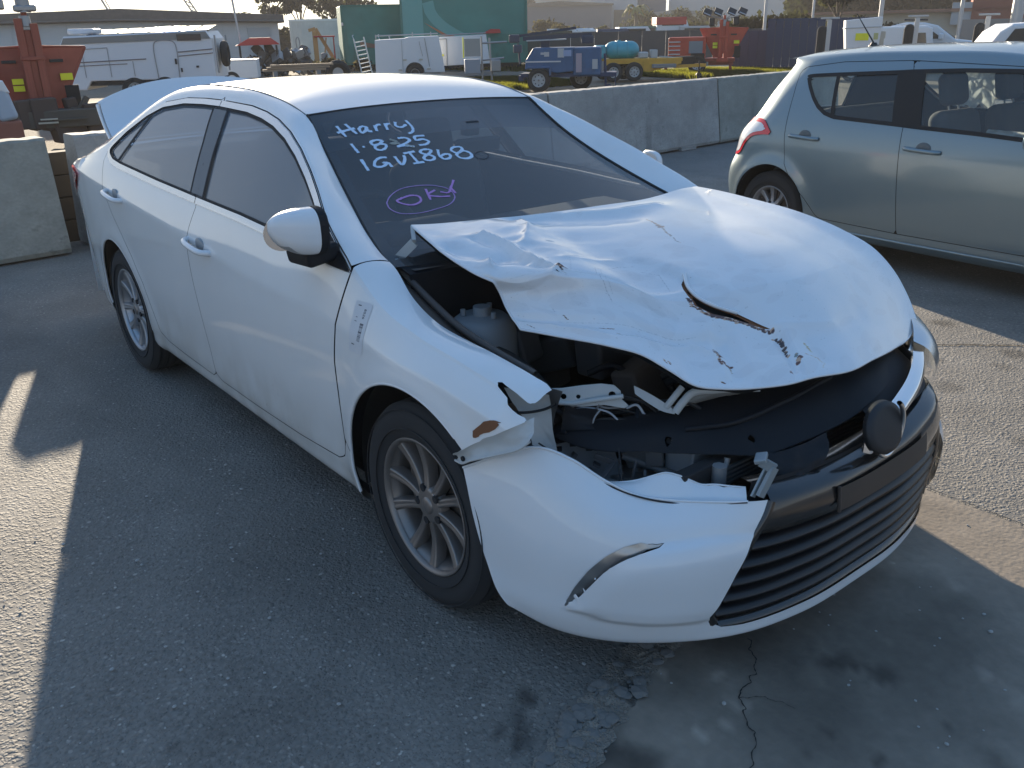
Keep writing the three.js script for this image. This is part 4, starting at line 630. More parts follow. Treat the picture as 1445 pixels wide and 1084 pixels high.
// ---------------------------------------------------------------- what the missing headlight lays bare
{
  const bay = sub(camry, 'engine_bay', 'exposed engine bay under the lifted hood');
  const quadSheet = (pts, n = 6) => gridSoup(netSurface(pts, n, n));
  // radiator cover, a bent black plastic sheet
  const cov = [
    [[0.335, 0.628, 0.635], [0.40, 0.655, 0.545], [0.50, 0.68, 0.44], [0.56, 0.705, 0.36], [0.60, 0.725, 0.26], [0.63, 0.745, 0.10], [0.64, 0.745, -0.10], [0.62, 0.745, -0.32], [0.58, 0.75, -0.50]],
    [[0.345, 0.626, 0.64], [0.45, 0.640, 0.58], [0.56, 0.652, 0.48], [0.65, 0.675, 0.38], [0.70, 0.70, 0.27], [0.735, 0.725, 0.12], [0.74, 0.735, -0.08], [0.72, 0.735, -0.30], [0.66, 0.735, -0.50]],
    [[0.345, 0.618, 0.645], [0.46, 0.616, 0.620], [0.58, 0.612, 0.50], [0.71, 0.622, 0.405], [0.80, 0.625, 0.31], [0.845, 0.645, 0.165], [0.865, 0.665, 0.02], [0.855, 0.685, -0.13], [0.80, 0.695, -0.32]]];
  const cs = quadSheet(cov, 8); const holes = [[0.60, 0.46], [0.755, 0.31]];
  const cs2 = clip(cs, (x, y, z) => Math.min(...holes.map(([a, b]) => Math.hypot((x - a), (z - b)) - 0.011)));
  for (let i = 0; i < cs2.p.length; i += 3) cs2.p[i + 1] += 0.006 * fbm(cs2.p[i] * 9, cs2.p[i + 2] * 9, 2);
  part(bay, 'radiator_cover', [toSmooth(cs2)], M.blackPlastic); part(bay, 'cover_ridge', [tube([[0.62, 0.668, 0.42], [0.70, 0.685, 0.32], [0.745, 0.715, 0.14], [0.75, 0.735, -0.05]], 0.009, 30, 6)], M.blackPlastic);
  part(bay, 'cover_skirt', [geo(push(flip(cs2), 0.006))], M.dark);
  // white upper support beam with holes
  const beamO = [[0, 0.0], [0.045, 0.010], [0.10, 0.030], [0.15, 0.045], [0.185, 0.048], [0.205, 0.036], [0.215, 0.012], [0.235, 0.0], [0.225, -0.010], [0.17, -0.012], [0.11, -0.030], [0.05, -0.038], [0.0, -0.034]];
  const bholes = [circlePts(0.055, -0.012, 0.008, 14), circlePts(0.095, -0.004, 0.006, 12), circlePts(0.185, 0.02, 0.010, 12)];
  const bm = prism(beamO, 0.006, { holes: bholes, bevel: 0.0015 }); const ang = Math.atan2(0.16, 0.18);
  part(bay, 'support_beam', [tf(bm, { r: [-0.25, ang, 0], p: [0.30, 0.750, 0.64] }), tube([[0.30, 0.716, 0.645], [0.36, 0.712, 0.60], [0.41, 0.726, 0.56], [0.47, 0.742, 0.505]], 0.007, 30, 6)], M.innerWhite, 'white bent support beam with bolt holes');
  const cr = [[[0.475, 0.765, 0.47], [0.50, 0.750, 0.45], [0.545, 0.725, 0.425], [0.575, 0.705, 0.41]], [[0.485, 0.745, 0.475], [0.515, 0.722, 0.455], [0.55, 0.700, 0.43], [0.575, 0.695, 0.412]]];
  part(bay, 'crumpled_bracket', [geo(quadSheet(cr)), tube([[0.575, 0.70, 0.41], [0.585, 0.73, 0.39], [0.60, 0.755, 0.37], [0.66, 0.775, 0.34], [0.74, 0.785, 0.27]], 0.012, 30, 6), tube([[0.55, 0.71, 0.42], [0.565, 0.745, 0.40], [0.57, 0.765, 0.38]], 0.010, 20, 6)], M.innerWhite);
  part(bay, 'grey_bracket', [geo(quadSheet([[[0.505, 0.695, 0.405], [0.535, 0.70, 0.39], [0.57, 0.705, 0.375]], [[0.512, 0.668, 0.405], [0.54, 0.672, 0.39], [0.578, 0.678, 0.375]], [[0.52, 0.640, 0.405], [0.545, 0.645, 0.39], [0.585, 0.668, 0.375]]]))], M.greyMetal);
  part(bay, 'lower_bracket', [bx(0.085, 0.15, 0.012, 0.60, 0.47, 0.41, 0.004, [0, 0.25, 0]), bx(0.012, 0.16, 0.09, 0.645, 0.47, 0.37, 0.004)], std(rgb(0.34, 0.36, 0.38), 0.5, 0.2));
  // washer bottle and neck
  part(bay, 'washer_bottle', [tf(new RoundedBoxGeometry(0.25, 0.20, 0.20, 4, 0.06), { p: [0.41, 0.385, 0.56] }), cyl(0.024, 0.020, 0.12, [0.385, 0.53, 0.50], [0, 0, 0.02], 20)], std(rgb(0.42, 0.44, 0.45), 0.45));
  part(bay, 'inner_apron', [geo(quadSheet([[[0.30, 0.62, 0.66], [0.33, 0.615, 0.60], [0.42, 0.60, 0.50]], [[0.31, 0.55, 0.665], [0.36, 0.55, 0.60], [0.45, 0.54, 0.50]], [[0.33, 0.47, 0.67], [0.40, 0.47, 0.60], [0.48, 0.46, 0.48]]]))], std(rgb(0.22, 0.23, 0.24), 0.6));
  part(bay, 'tow_lug', [tf(new THREE.TorusGeometry(0.013, 0.005, 8, 20), { p: [0.49, 0.51, 0.45], r: [0, 0.7, 0] }), rod([0.48, 0.50, 0.45], [0.44, 0.46, 0.40], 0.006)], M.greyMetal);
  parts(bay, 'loose_wire', [tube([[0.53, 0.63, 0.58], [0.56, 0.59, 0.60], [0.59, 0.555, 0.625], [0.606, 0.535, 0.632], [0.61, 0.515, 0.636]], 0.0022, 24, 5), tube([[0.53, 0.60, 0.58], [0.56, 0.555, 0.605], [0.60, 0.54, 0.63]], 0.002, 24, 5)], M.black);
  part(bay, 'radiator', [bx(0.04, 0.40, 1.10, 0.70, 0.2, -0.02, 0.005), bx(0.16, 0.03, 0.78, 0.79, 0.21, 0)], M.dark);
  { // wreckage: condenser, fan shroud, looms, clips, torn plastic
    const q = rng(91), W = (n, g, m, l) => part(bay, n, g, m, l);
    W('condenser', Array.from({ length: 26 }, (_, i) => bx(0.008, 0.007, 0.9, 0.735, 0.24 + i * 0.0135, -0.05)), std(rgb(0.16, 0.165, 0.17), 0.5, 0.6)); W('condenser_tank', [rod([0.735, 0.22, 0.41], [0.735, 0.60, 0.41], 0.02), rod([0.735, 0.40, 0.44], [0.72, 0.60, 0.36], 0.009)], M.greyMetal);
    W('fan_shroud', [tf(new THREE.TorusGeometry(0.19, 0.016, 8, 40), { p: [0.655, 0.42, 0.20], r: [0, Math.PI / 2, 0] }), ...Array.from({ length: 7 }, (_, i) => bx(0.01, 0.18, 0.05, 0.655, 0, 0, 0, [0, 0.4, 0])).map((g, i) => tf(g, { r: [i * 0.8976, 0, 0] })).map((g) => tf(g, { p: [0, 0.42, 0.20] }))], M.blackPlastic);
    W('wiring_loom', Array.from({ length: 7 }, (_, i) => { const a = [0.30 + q() * 0.1, 0.60 + q() * 0.12, 0.60 - q() * 0.15]; return tube([a, [a[0] + 0.08, a[1] - 0.02 + q() * 0.05, a[2] - 0.07], [a[0] + 0.16 + q() * 0.05, a[1] - 0.06 + q() * 0.1, a[2] - 0.12], [a[0] + 0.22, a[1] - 0.02 - q() * 0.12, a[2] - 0.2 - q() * 0.1]], 0.0025 + q() * 0.004, 28, 6); }), M.black);
    parts(bay, 'pale_wire', [tube([[0.40, 0.64, 0.555], [0.405, 0.67, 0.55], [0.415, 0.695, 0.535]], 0.003, 16, 6), tube([[0.45, 0.69, 0.47], [0.47, 0.70, 0.45], [0.49, 0.675, 0.44], [0.50, 0.66, 0.43]], 0.004, 16, 6), tube([[0.36, 0.69, 0.60], [0.39, 0.70, 0.57], [0.43, 0.685, 0.52], [0.45, 0.66, 0.5]], 0.003, 16, 6)], std(rgb(0.45, 0.47, 0.50), 0.5));
    parts(bay, 'broken_clip', Array.from({ length: 9 }, () => { const x = 0.34 + q() * 0.28; return bx(0.02 + q() * 0.05, 0.004 + q() * 0.008, 0.008 + q() * 0.014, x, 0.50 + q() * 0.10, 0.66 - (x - 0.34) * 0.8 + (q() - 0.5) * 0.12, 0.002, [q() * 3, q() * 3, q()]); }), std(rgb(0.09, 0.09, 0.095), 0.6));
    W('lower_rail', [beam([0.35, 0.44, 0.52], [0.62, 0.47, 0.42], 0.07, 0.09), beam([0.40, 0.46, 0.46], [0.66, 0.54, 0.30], 0.03, 0.04), rod([0.47, 0.56, 0.50], [0.60, 0.52, 0.42], 0.012), bx(0.09, 0.07, 0.05, 0.50, 0.53, 0.46, 0.006, [0.3, 0.4, 0.2]), bx(0.05, 0.09, 0.03, 0.545, 0.545, 0.455, 0.004, [0, 0.6, 0.1])], std(rgb(0.17, 0.175, 0.18), 0.55, 0.4));
    parts(bay, 'rail_hole', [[0.36, 0.585, 0.59], [0.395, 0.575, 0.56], [0.335, 0.57, 0.62]].map((p) => cyl(0.008, 0.008, 0.016, p, [Math.PI / 2, 0, 0.6], 10)), M.dark);
    W('lamp_stub', [cyl(0.028, 0.022, 0.05, [0.30, 0.66, 0.62], [1.2, 0.3, 0], 14), tf(new THREE.TorusGeometry(0.035, 0.007, 8, 20), { p: [0.32, 0.655, 0.63], r: [0.3, 0.9, 0] }), bx(0.05, 0.04, 0.05, 0.34, 0.60, 0.61, 0.006, [0.4, 0.5, 0.2])], M.blackPlastic);
    const tornG = (P, seed) => { const g = gridSoup(netSurface(P, 8, 8)); for (let i = 0; i < g.p.length; i += 3) { const k = fbm(g.p[i] * 26 + seed, g.p[i + 1] * 26, g.p[i + 2] * 26, 3); g.p[i] += 0.012 * k; g.p[i + 1] += 0.014 * k; } return toSmooth(g); };
    parts(bay, 'torn_plastic', [tornG([[[0.80, 0.630, 0.33], [0.84, 0.638, 0.26], [0.87, 0.66, 0.14]], [[0.83, 0.60, 0.345], [0.875, 0.605, 0.28], [0.90, 0.625, 0.17]], [[0.835, 0.575, 0.35], [0.885, 0.582, 0.30], [0.905, 0.60, 0.21]]], 3), tornG([[[0.36, 0.71, 0.62], [0.42, 0.70, 0.55]], [[0.355, 0.675, 0.625], [0.41, 0.665, 0.56]], [[0.36, 0.64, 0.63], [0.43, 0.645, 0.57]]], 7)], M.blackPlastic);
    W('bent_strut', [beam([0.865, 0.665, 0.42], [0.89, 0.645, 0.395], 0.010, 0.026), beam([0.89, 0.648, 0.395], [0.882, 0.578, 0.435], 0.012, 0.020), beam([0.872, 0.64, 0.405], [0.868, 0.575, 0.445], 0.006, 0.014), bx(0.03, 0.012, 0.04, 0.862, 0.665, 0.415, 0.003, [0.2, 0.5, 0.2])], std(rgb(0.30, 0.34, 0.36), 0.4, 0.4), 'bent grey strut at the broken grille corner');
    W('sag_plastic', [tornG([[[0.60, 0.765, 0.36], [0.68, 0.775, 0.30], [0.74, 0.775, 0.18]], [[0.585, 0.735, 0.385], [0.64, 0.745, 0.33], [0.70, 0.75, 0.22]], [[0.57, 0.705, 0.395], [0.60, 0.72, 0.34], [0.64, 0.73, 0.25]]], 5)], std(rgb(0.22, 0.22, 0.21), 0.7));
  }
  // engine lump, hoses, wiring
  const R = rng(5); const lumps = []; for (let i = 0; i < 26; i++) { const w = 0.06 + R() * 0.16; lumps.push(bx(w, 0.05 + R() * 0.14, 0.06 + R() * 0.14, -0.25 + R() * 0.65, 0.45 + R() * 0.24, -0.5 + R() * 0.95, 0.015, [R() * 0.3, R(), R() * 0.3])); }
  parts(bay, 'engine', lumps.slice(0, 14), std(rgb(0.11, 0.085, 0.07), 0.85)); parts(bay, 'engine', lumps.slice(14), std(rgb(0.10, 0.10, 0.105), 0.6, 0.3));
  const hoses = []; for (let i = 0; i < 9; i++) { const a = [0.1 + R() * 0.35, 0.62 + R() * 0.10, 0.05 + R() * 0.5]; hoses.push(tube([a, [a[0] + 0.06, a[1] + 0.03, a[2] - 0.05], [a[0] + 0.12, a[1] - 0.03, a[2] - 0.10 + R() * 0.1], [a[0] + 0.15, a[1] - 0.1, a[2] - 0.12]], 0.005 + R() * 0.01, 24, 8)); }
  parts(bay, 'hose', hoses, M.blackPlastic);
  part(bay, 'wiring_clip', [tube([[0.36, 0.70, 0.60], [0.40, 0.725, 0.56], [0.42, 0.70, 0.53], [0.46, 0.70, 0.48]], 0.004, 24, 6), tube([[0.40, 0.66, 0.56], [0.408, 0.69, 0.553], [0.42, 0.712, 0.545]], 0.003, 16, 6)], std(rgb(0.2, 0.2, 0.2), 0.5));
  // strut tower, inner wing, rail and drip channel along the fender
  const st = [[0.0, 0.0], [0.075, -0.004], [0.095, -0.02], [0.11, -0.06], [0.115, -0.16]]; part(bay, 'strut_tower', [tf(new THREE.LatheGeometry(st.map((p) => new THREE.Vector2(...p)), 36), { p: [-0.13, 0.845, 0.53] }), cyl(0.03, 0.028, 0.03, [-0.13, 0.855, 0.53], [0, 0, 0], 16), ...[0, 1, 2].map((i) => cyl(0.009, 0.009, 0.02, [-0.13 + 0.06 * Math.cos(i * 2.1), 0.853, 0.53 + 0.06 * Math.sin(i * 2.1)], [0, 0, 0], 6))], std(rgb(0.27, 0.28, 0.29), 0.6));
  part(bay, 'inner_wing', [geo(quadSheet([[[-0.45, 0.94, 0.665], [-0.2, 0.88, 0.665], [0.05, 0.83, 0.672], [0.3, 0.775, 0.665]], [[-0.45, 0.80, 0.64], [-0.2, 0.78, 0.635], [0.05, 0.74, 0.635], [0.3, 0.70, 0.635]], [[-0.45, 0.45, 0.62], [-0.2, 0.45, 0.60], [0.05, 0.45, 0.60], [0.3, 0.45, 0.62]]]))], std(rgb(0.26, 0.19, 0.15), 0.85));
  part(bay, 'fender_rail', [geo(quadSheet([[[-0.42, 0.975, 0.72], [-0.20, 0.905, 0.735], [-0.05, 0.855, 0.74], [0.11, 0.832, 0.742], [0.27, 0.806, 0.732], [0.40, 0.775, 0.715]], [[-0.42, 0.955, 0.655], [-0.20, 0.882, 0.668], [-0.05, 0.834, 0.675], [0.11, 0.808, 0.678], [0.27, 0.782, 0.670], [0.36, 0.765, 0.66]]])), tube([[-0.40, 0.972, 0.665], [-0.2, 0.905, 0.678], [-0.05, 0.858, 0.682], [0.11, 0.83, 0.684], [0.3, 0.80, 0.674]], 0.011, 40, 8)], std(rgb(0.10, 0.082, 0.072), 0.75));
  part(bay, 'hood_hinge', [beam([-0.41, 0.985, 0.665], [-0.36, 1.05, 0.62], 0.012, 0.03), beam([-0.36, 1.05, 0.62], [-0.40, 1.085, 0.598], 0.012, 0.026), bx(0.05, 0.03, 0.03, -0.41, 0.97, 0.665, 0.006)], M.innerWhite);
  part(bay, 'cowl_panel', [geo(quadSheet([[[-0.44, 1.008, 0.69], [-0.37, 1.012, 0.4], [-0.30, 1.012, 0], [-0.37, 1.012, -0.4], [-0.44, 1.008, -0.69]], [[-0.30, 0.965, 0.68], [-0.24, 0.975, 0.4], [-0.18, 0.98, 0], [-0.24, 0.975, -0.4], [-0.30, 0.965, -0.68]]])), geo(quadSheet([[[-0.30, 0.965, 0.68], [-0.24, 0.975, 0.4], [-0.18, 0.98, 0], [-0.24, 0.975, -0.4], [-0.30, 0.965, -0.68]], [[-0.29, 0.70, 0.68], [-0.23, 0.70, 0.4], [-0.17, 0.70, 0], [-0.23, 0.70, -0.4], [-0.29, 0.70, -0.68]]]))], M.blackPlastic);
  // fender end: folded mounting flange with rust, headlight pocket metal
  const fR = camry.children.find((c) => c.userData.label?.startsWith('torn right'));
  const flT = [[0.208, 0.594], [0.257, 0.629], [0.294, 0.657], [0.377, 0.710], [0.424, 0.741], [0.455, 0.762]], flB = [[0.212, 0.578], [0.248, 0.583], [0.291, 0.608], [0.375, 0.648], [0.445, 0.684], [0.478, 0.715]];
  const onS = ([x, y], d) => [x, y, camryZ(x, y) + d];
  const fg2 = gridSoup(netSurface([flT.map((p) => onS(p, 0.0)), flT.map((p, i) => onS([lerp(p[0], flB[i][0], 0.4), lerp(p[1], flB[i][1], 0.4)], -0.012)), flT.map((p, i) => onS([lerp(p[0], flB[i][0], 0.75), lerp(p[1], flB[i][1], 0.75)], -0.012)), flB.map((p) => onS(p, -0.003))], 6, 8)); for (let i = 0; i < fg2.p.length; i += 3) { const k = fbm(fg2.p[i] * 20, fg2.p[i + 1] * 20, 4, 3); fg2.p[i + 1] += 0.006 * k; fg2.p[i + 2] += 0.010 * k; }
  part(fR, 'mounting_flange', [toSmooth(fg2), tube(flB.map((p) => onS(p, -0.002)), 0.0035, 40, 6)], M.innerWhite, 'crumpled mounting flange below the headlight opening');
  const at = (x, y, lift = 0.0025) => [x, y, camryZ(x, y) + lift];
  const rustPatch = (pts) => { const f = poly(pts); return geo(push(clip(clip(camrySide, (x) => x + 0.6), (x, y) => f(x, y) + 0.006 * fbm(x * 60, y * 60, 2, 2)), 0.0014)); };
  part(fR, 'rust_patch', [rustPatch([[0.293, 0.693], [0.300, 0.674], [0.312, 0.676], [0.325, 0.694], [0.350, 0.706], [0.378, 0.724], [0.388, 0.742], [0.372, 0.744], [0.360, 0.748], [0.348, 0.734], [0.332, 0.731], [0.318, 0.716]])], M.rust);
  part(fR, 'rust_chip', [tube([[0.105, 0.858, 0.765], [0.13, 0.852, 0.765], [0.155, 0.848, 0.762]], 0.006, 12, 5), tube([[0.10, 0.853, 0.772], [0.115, 0.84, 0.782], [0.135, 0.828, 0.79]], 0.0045, 12, 5)], M.rust);
  parts(fR, 'bolt_hole', [tf(new THREE.CylinderGeometry(0.007, 0.007, 0.006, 10), { r: [Math.PI / 2, 0, 0], p: [0.248, 0.596, 0.892] }), tf(new THREE.CylinderGeometry(0.011, 0.011, 0.006, 12), { r: [Math.PI / 2, 0.4, 0], p: [0.435, 0.715, 0.832] })], M.dark);
  const pk = [[[0.32, 0.80, 0.80], [0.37, 0.80, 0.76], [0.42, 0.79, 0.73]], [[0.335, 0.745, 0.775], [0.365, 0.745, 0.735], [0.40, 0.74, 0.705]], [[0.365, 0.70, 0.76], [0.38, 0.69, 0.725], [0.40, 0.68, 0.70]], [[0.38, 0.64, 0.755], [0.39, 0.62, 0.72], [0.41, 0.60, 0.69]]];
  const pks = gridSoup(netSurface(pk, 6, 6)); for (let i = 0; i < pks.p.length; i += 3) { const k = fbm(pks.p[i] * 18, pks.p[i + 1] * 18, 8, 3); pks.p[i] += 0.012 * k; pks.p[i + 2] += 0.012 * k; }
  part(fR, 'lamp_bracket', [toSmooth(pks)], M.innerWhite);
  part(fR, 'bracket_cable', tube([[0.345, 0.735, 0.79], [0.375, 0.738, 0.765], [0.41, 0.75, 0.735], [0.435, 0.768, 0.72]], 0.004, 16, 6), M.black);
  part(fR, 'lamp_pocket', [geo(quadSheet([[[0.30, 0.83, 0.79], [0.44, 0.80, 0.70]], [[0.30, 0.70, 0.70], [0.36, 0.68, 0.66]], [[0.30, 0.58, 0.72], [0.36, 0.56, 0.68]]]))], std(rgb(0.10, 0.105, 0.11), 0.7));
  // stickers
  const bar = canvasTex(256, 512, (c, W, H) => { c.fillStyle = '#cfd2d6'; c.fillRect(0, 0, W, H); const r = rng(3); c.fillStyle = '#444a55'; for (let y = 200; y < 380; y += 3 + r() * 9) c.fillRect(150, y, 56, 1.5 + r() * 5); c.font = 'bold 44px sans-serif'; c.save(); c.translate(156, 60); c.rotate(Math.PI / 2); c.fillText('8026', 0, 0); c.restore(); c.fillRect(52, 34, 46, 10); c.fillRect(56, 150, 30, 6); c.fillRect(50, 190, 36, 6); c.fillRect(52, 420, 54, 10); });
  const stk = clip(clip(camrySide, (x) => x + 0.5), poly([[-0.300, 0.923], [-0.222, 0.923], [-0.236, 0.765], [-0.318, 0.765]]));
  for (let i = 0, j = 0; i < stk.p.length; i += 3, j += 2) { const x = stk.p[i], y = stk.p[i + 1], v = (y - 0.765) / 0.158, x0 = lerp(-0.318, -0.300, v); stk.u[j] = (x - x0) / 0.080; stk.u[j + 1] = v; }
  part(camry, 'bar_code_sticker', geo(push(stk, 0.0012)), std(0xffffff, 0.5, 0, { map: bar }), 'white bar code sticker on the right front fender');
  part(camry, 'tape_patch', [geo(push(clip(clip(camrySide, (x) => -3 - x), poly([[-2.98, 0.945], [-2.90, 0.955], [-2.87, 0.905], [-2.90, 0.875], [-2.95, 0.89]])), 0.002))], std(rgb(0.62, 0.58, 0.50), 0.7), 'beige scrap of tape on the rear quarter');
}
// ---------------------------------------------------------------- mirrors
for (const sg of [1, -1]) {
  const m = sub(camry, 'door_mirror'), G = [], inb = [], cen = (w) => sg < 0 ? [lerp(-0.76, -0.88, w), 1.085, lerp(0.925, 0.975, w)] : [lerp(-0.455, -0.500, w * w), 1.118 + 0.018 * w * w, lerp(0.925, 1.052, w)];
  for (let i = 0; i <= 18; i++) { // sections from the flat inboard end to the pointed tip
    const w = 1 - (1 - i / 18) ** 1.6, c = cen(w), h = 0.074 * (1 - w ** 2.4) ** 0.62, f = 0.062 * (1 - w ** 2.0) ** 0.55, b = 0.034 * (1 - w ** 3) ** 0.6, row = [];
    for (let k = 0; k <= 32; k++) { const a = k / 32 * 2 * Math.PI, cx = Math.cos(a), sy = Math.sin(a), e = (v, n) => Math.sign(v) * Math.abs(v) ** n; row.push([c[0] + (cx > 0 ? f * e(cx, 0.75) : b * e(cx, 0.5)), c[1] + h * e(sy, 0.72) * (sy < 0 ? 0.98 - 0.12 * Math.max(0, cx) : 1), c[2] * sg]); }
    G.push(row); }
  let s = gridSoup(G); s = sg > 0 ? s : flip(s);
  part(m, 'mirror_shell', geo(clip(s, (x, y, z) => Math.max(y - 1.085 + 0.10 * (Math.abs(z) - 1.0), x + 0.44))), M.white);
  part(m, 'mirror_shell_base', geo(clip(s, (x, y, z) => -Math.max(y - 1.085 + 0.10 * (Math.abs(z) - 1.0), x + 0.44))), std(rgb(0.32, 0.33, 0.34), 0.5));
  const cap = new THREE.Shape(G[0].map((p) => new THREE.Vector2(p[0], p[1]))); part(m, 'mirror_cap', prism(G[0].slice(0, -1).map((p) => [p[0], p[1]]), 0.035, { bevel: 0.008, p: [0, 0, 0.910 * sg] }), sg > 0 ? M.blackPlastic : M.white);
  if (sg > 0) part(m, 'mirror_arm', [tf(new RoundedBoxGeometry(0.16, 0.055, 0.12, 3, 0.016), { p: [-0.52, 1.035, 0.895 * sg], r: [0.15 * sg, 0, 0.06] })], M.blackPlastic);
  const sail = clip(camrySide, (x, y, z, u, v) => v > camryRailV ? -1 : sailF(x, y)); part(m, 'mirror_sail', geo(sg > 0 ? push(sail, 0.006) : mirror(push(sail, 0.006))), M.blackPlastic);
  if (sg > 0) part(m, 'mirror_glass', tf(new THREE.CircleGeometry(1, 28), { r: [0, -Math.PI / 2, 0], s: [0.066, 0.056, 1], p: [-0.492, 1.118, 1.0 * sg] }), M.mirror);
}
// ---------------------------------------------------------------- cabin
{
  const cab = sub(camry, 'cabin');
  part(cab, 'dashboard', [tf(new RoundedBoxGeometry(0.50, 0.16, 1.40, 3, 0.05), { p: [-0.62, 0.90, 0] }), tf(new RoundedBoxGeometry(0.22, 0.08, 0.40, 3, 0.03), { p: [-0.72, 0.985, 0.36] })], M.dash);
  part(cab, 'dash_tray', [geo(gridSoup(netSurface([[[-0.80, 0.985, 0.66], [-0.80, 0.985, 0], [-0.80, 0.985, -0.66]], [[-0.30, 0.975, 0.66], [-0.24, 0.98, 0], [-0.30, 0.975, -0.66]]], 4, 6)))], M.dash);
  part(cab, 'steering_wheel', [tf(new THREE.TorusGeometry(0.185, 0.016, 10, 40), { r: [0, Math.PI / 2, 0] }), bx(0.03, 0.035, 0.34, 0, -0.02, 0, 0.01), tf(new RoundedBoxGeometry(0.05, 0.13, 0.15, 3, 0.03), {})].map((g) => tf(g, { r: [0, 0, 0.45], p: [-1.0, 0.92, 0.37] })), M.dash);
  for (const sg of [1, -1]) {
    const s = sub(cab, 'front_seat');
    part(s, 'seat_back', tf(new RoundedBoxGeometry(0.16, 0.62, 0.50, 4, 0.07), { r: [0, 0, 0.28], p: [-1.62, 0.80, 0.37 * sg] }), M.seat);
    part(s, 'headrest', tf(new RoundedBoxGeometry(0.09, 0.19, 0.27, 4, 0.045), { r: [0, 0, 0.2], p: [-1.74, 1.19, 0.37 * sg] }), M.seat);
    part(s, 'seat_cushion', tf(new RoundedBoxGeometry(0.52, 0.14, 0.50, 4, 0.05), { p: [-1.33, 0.52, 0.37 * sg] }), M.seat);
  }
  part(cab, 'rear_bench', [tf(new RoundedBoxGeometry(0.2, 0.66, 1.28, 4, 0.07), { r: [0, 0, 0.35], p: [-2.58, 0.80, 0] }), tf(new RoundedBoxGeometry(0.5, 0.16, 1.28, 4, 0.05), { p: [-2.25, 0.5, 0] })], M.seat);
  part(cab, 'parcel_shelf', bx(0.55, 0.03, 1.2, -2.95, 1.06, 0), M.dash);
  part(cab, 'headlining', geo(push(flip(gridSoup(deckGrid(-2.5, -1.23, 20, (x) => 1.44))), 0.03)), std(rgb(0.16, 0.16, 0.155), 0.95));
  part(cab, 'interior_mirror', [tf(new RoundedBoxGeometry(0.03, 0.065, 0.23, 3, 0.015), { r: [0, 0, -0.2], p: [-1.01, 1.235, -0.13] }), bx(0.05, 0.06, 0.07, -1.06, 1.27, -0.13, 0.01)], M.black);
}
// wheels
for (const [x, turn] of [[0, 0], [-2.775, 0]]) for (const sg of [1, -1]) {
  const w = makeWheel(camry, { R: 0.334, rim: 0.221, mat: x === 0 ? M.alloyDirty : M.alloy });
  w.position.set(x, 0.332, 0.882 * sg); if (sg < 0) w.rotation.y = Math.PI; w.rotation.z = x ? 0.4 : 0.1;
}

// ---------------------------------------------------------------- ground
const asphaltMaps = (() => {
  const N = 1024, r = rng(11), h = new Float32Array(N * N), al = new Float32Array(N * N).fill(0);
  // packed aggregate: many small stones of differing size and tone, tiled over 1.6 m
  for (let k = 0; k < 34000; k++) {
    const R = 1.3 + r() ** 2.5 * 4.2, cx = r() * N, cy = r() * N, tone = r(), e = 0.7 + 0.6 * r(), up = 0.35 + 0.65 * r();
    for (let y = -Math.ceil(R); y <= R; y++) for (let x = -Math.ceil(R); x <= R; x++) { const d = Math.hypot(x * e, y / e) / R; if (d > 1) continue; const i = ((Math.floor(cy + y) + N) % N) * N + (Math.floor(cx + x) + N) % N, v = up * (1 - d * d * d * d); if (v > h[i]) { h[i] = v; al[i] = tone; } }
  }
  const g = tileable((u, v) => fbm(u * 5, v * 5, 1.7)), g2 = tileable((u, v) => fbm(u * 90, v * 90, 5, 2));
  const color = noiseTex(N, N, (u, v, i, j) => { const q = j * N + i, s = h[q], t = al[q]; let a = 0.385 + 0.10 * g2(u, v) + 0.06 * g(u, v); if (s > 0.3) a += (t > 0.975 ? 0.22 : t > 0.86 ? 0.09 : (t - 0.5) * 0.12) * s; a = clamp(a, 0.05, 0.75); return [a * 1.02, a, a * 0.965]; }, { srgb: true });
  const bump = noiseTex(N, N, (u, v, i, j) => { const q = j * N + i, b = clamp(0.15 + 0.7 * h[q] + 0.18 * g2(u, v), 0, 1); return [b, b, b]; });
  return { color, bump };
})();
const rep = (t, x, y = x) => { const c = t.clone(); c.repeat.set(x, y); c.needsUpdate = true; return c; };
function sheetGeo(outline, y, cell = 0) { // flat polygon in x,z with uv in metres
  const s = new THREE.Shape(outline.map(([x, z]) => new THREE.Vector2(x, -z))); const g = new THREE.ShapeGeometry(s, 4); g.rotateX(-Math.PI / 2); g.translate(0, y, 0);
  const p = g.attributes.position, u = g.attributes.uv; for (let i = 0; i < p.count; i++) u.setXY(i, p.getX(i), p.getZ(i)); return g;
}
const asphaltMat = std(0xffffff, 0.8, 0, { map: rep(asphaltMaps.color, 1 / 1.6), bumpMap: rep(asphaltMaps.bump, 1 / 1.6), bumpScale: 0.0045, vertexColors: true });
const STAINS = (() => { const r = rng(61), L = []; const drip = (x, z, n, sp, R) => { for (let i = 0; i < n; i++) L.push([x + (r() - 0.5) * sp, z + (r() - 0.5) * sp, R * (0.4 + r()), 0.45 + 0.3 * r()]); }; drip(0.55, 0.93, 5, 0.05, 0.022); drip(0.63, 1.03, 9, 0.09, 0.024); drip(0.74, 1.16, 7, 0.10, 0.022); drip(-0.33, 1.14, 5, 0.2, 0.02); drip(0.1, 1.35, 10, 0.8, 0.018); drip(1.02, 0.10, 8, 0.2, 0.03); drip(1.25, 0.35, 6, 0.4, 0.018); drip(0.2, -2.2, 10, 1.2, 0.07); drip(-0.6, -2.6, 8, 1.0, 0.06); drip(1.5, 0.8, 5, 0.4, 0.015); return L; })();
function stainAt(x, z) { let k = 1; for (const [a, b, R, m] of STAINS) { const d = Math.hypot(x - a, z - b) / R; if (d < 1.6) k *= 1 - (1 - m) * sstep(1.25, 0.6, d + 0.5 * fbm(x * 30, z * 30, 2, 2)); } return k; }
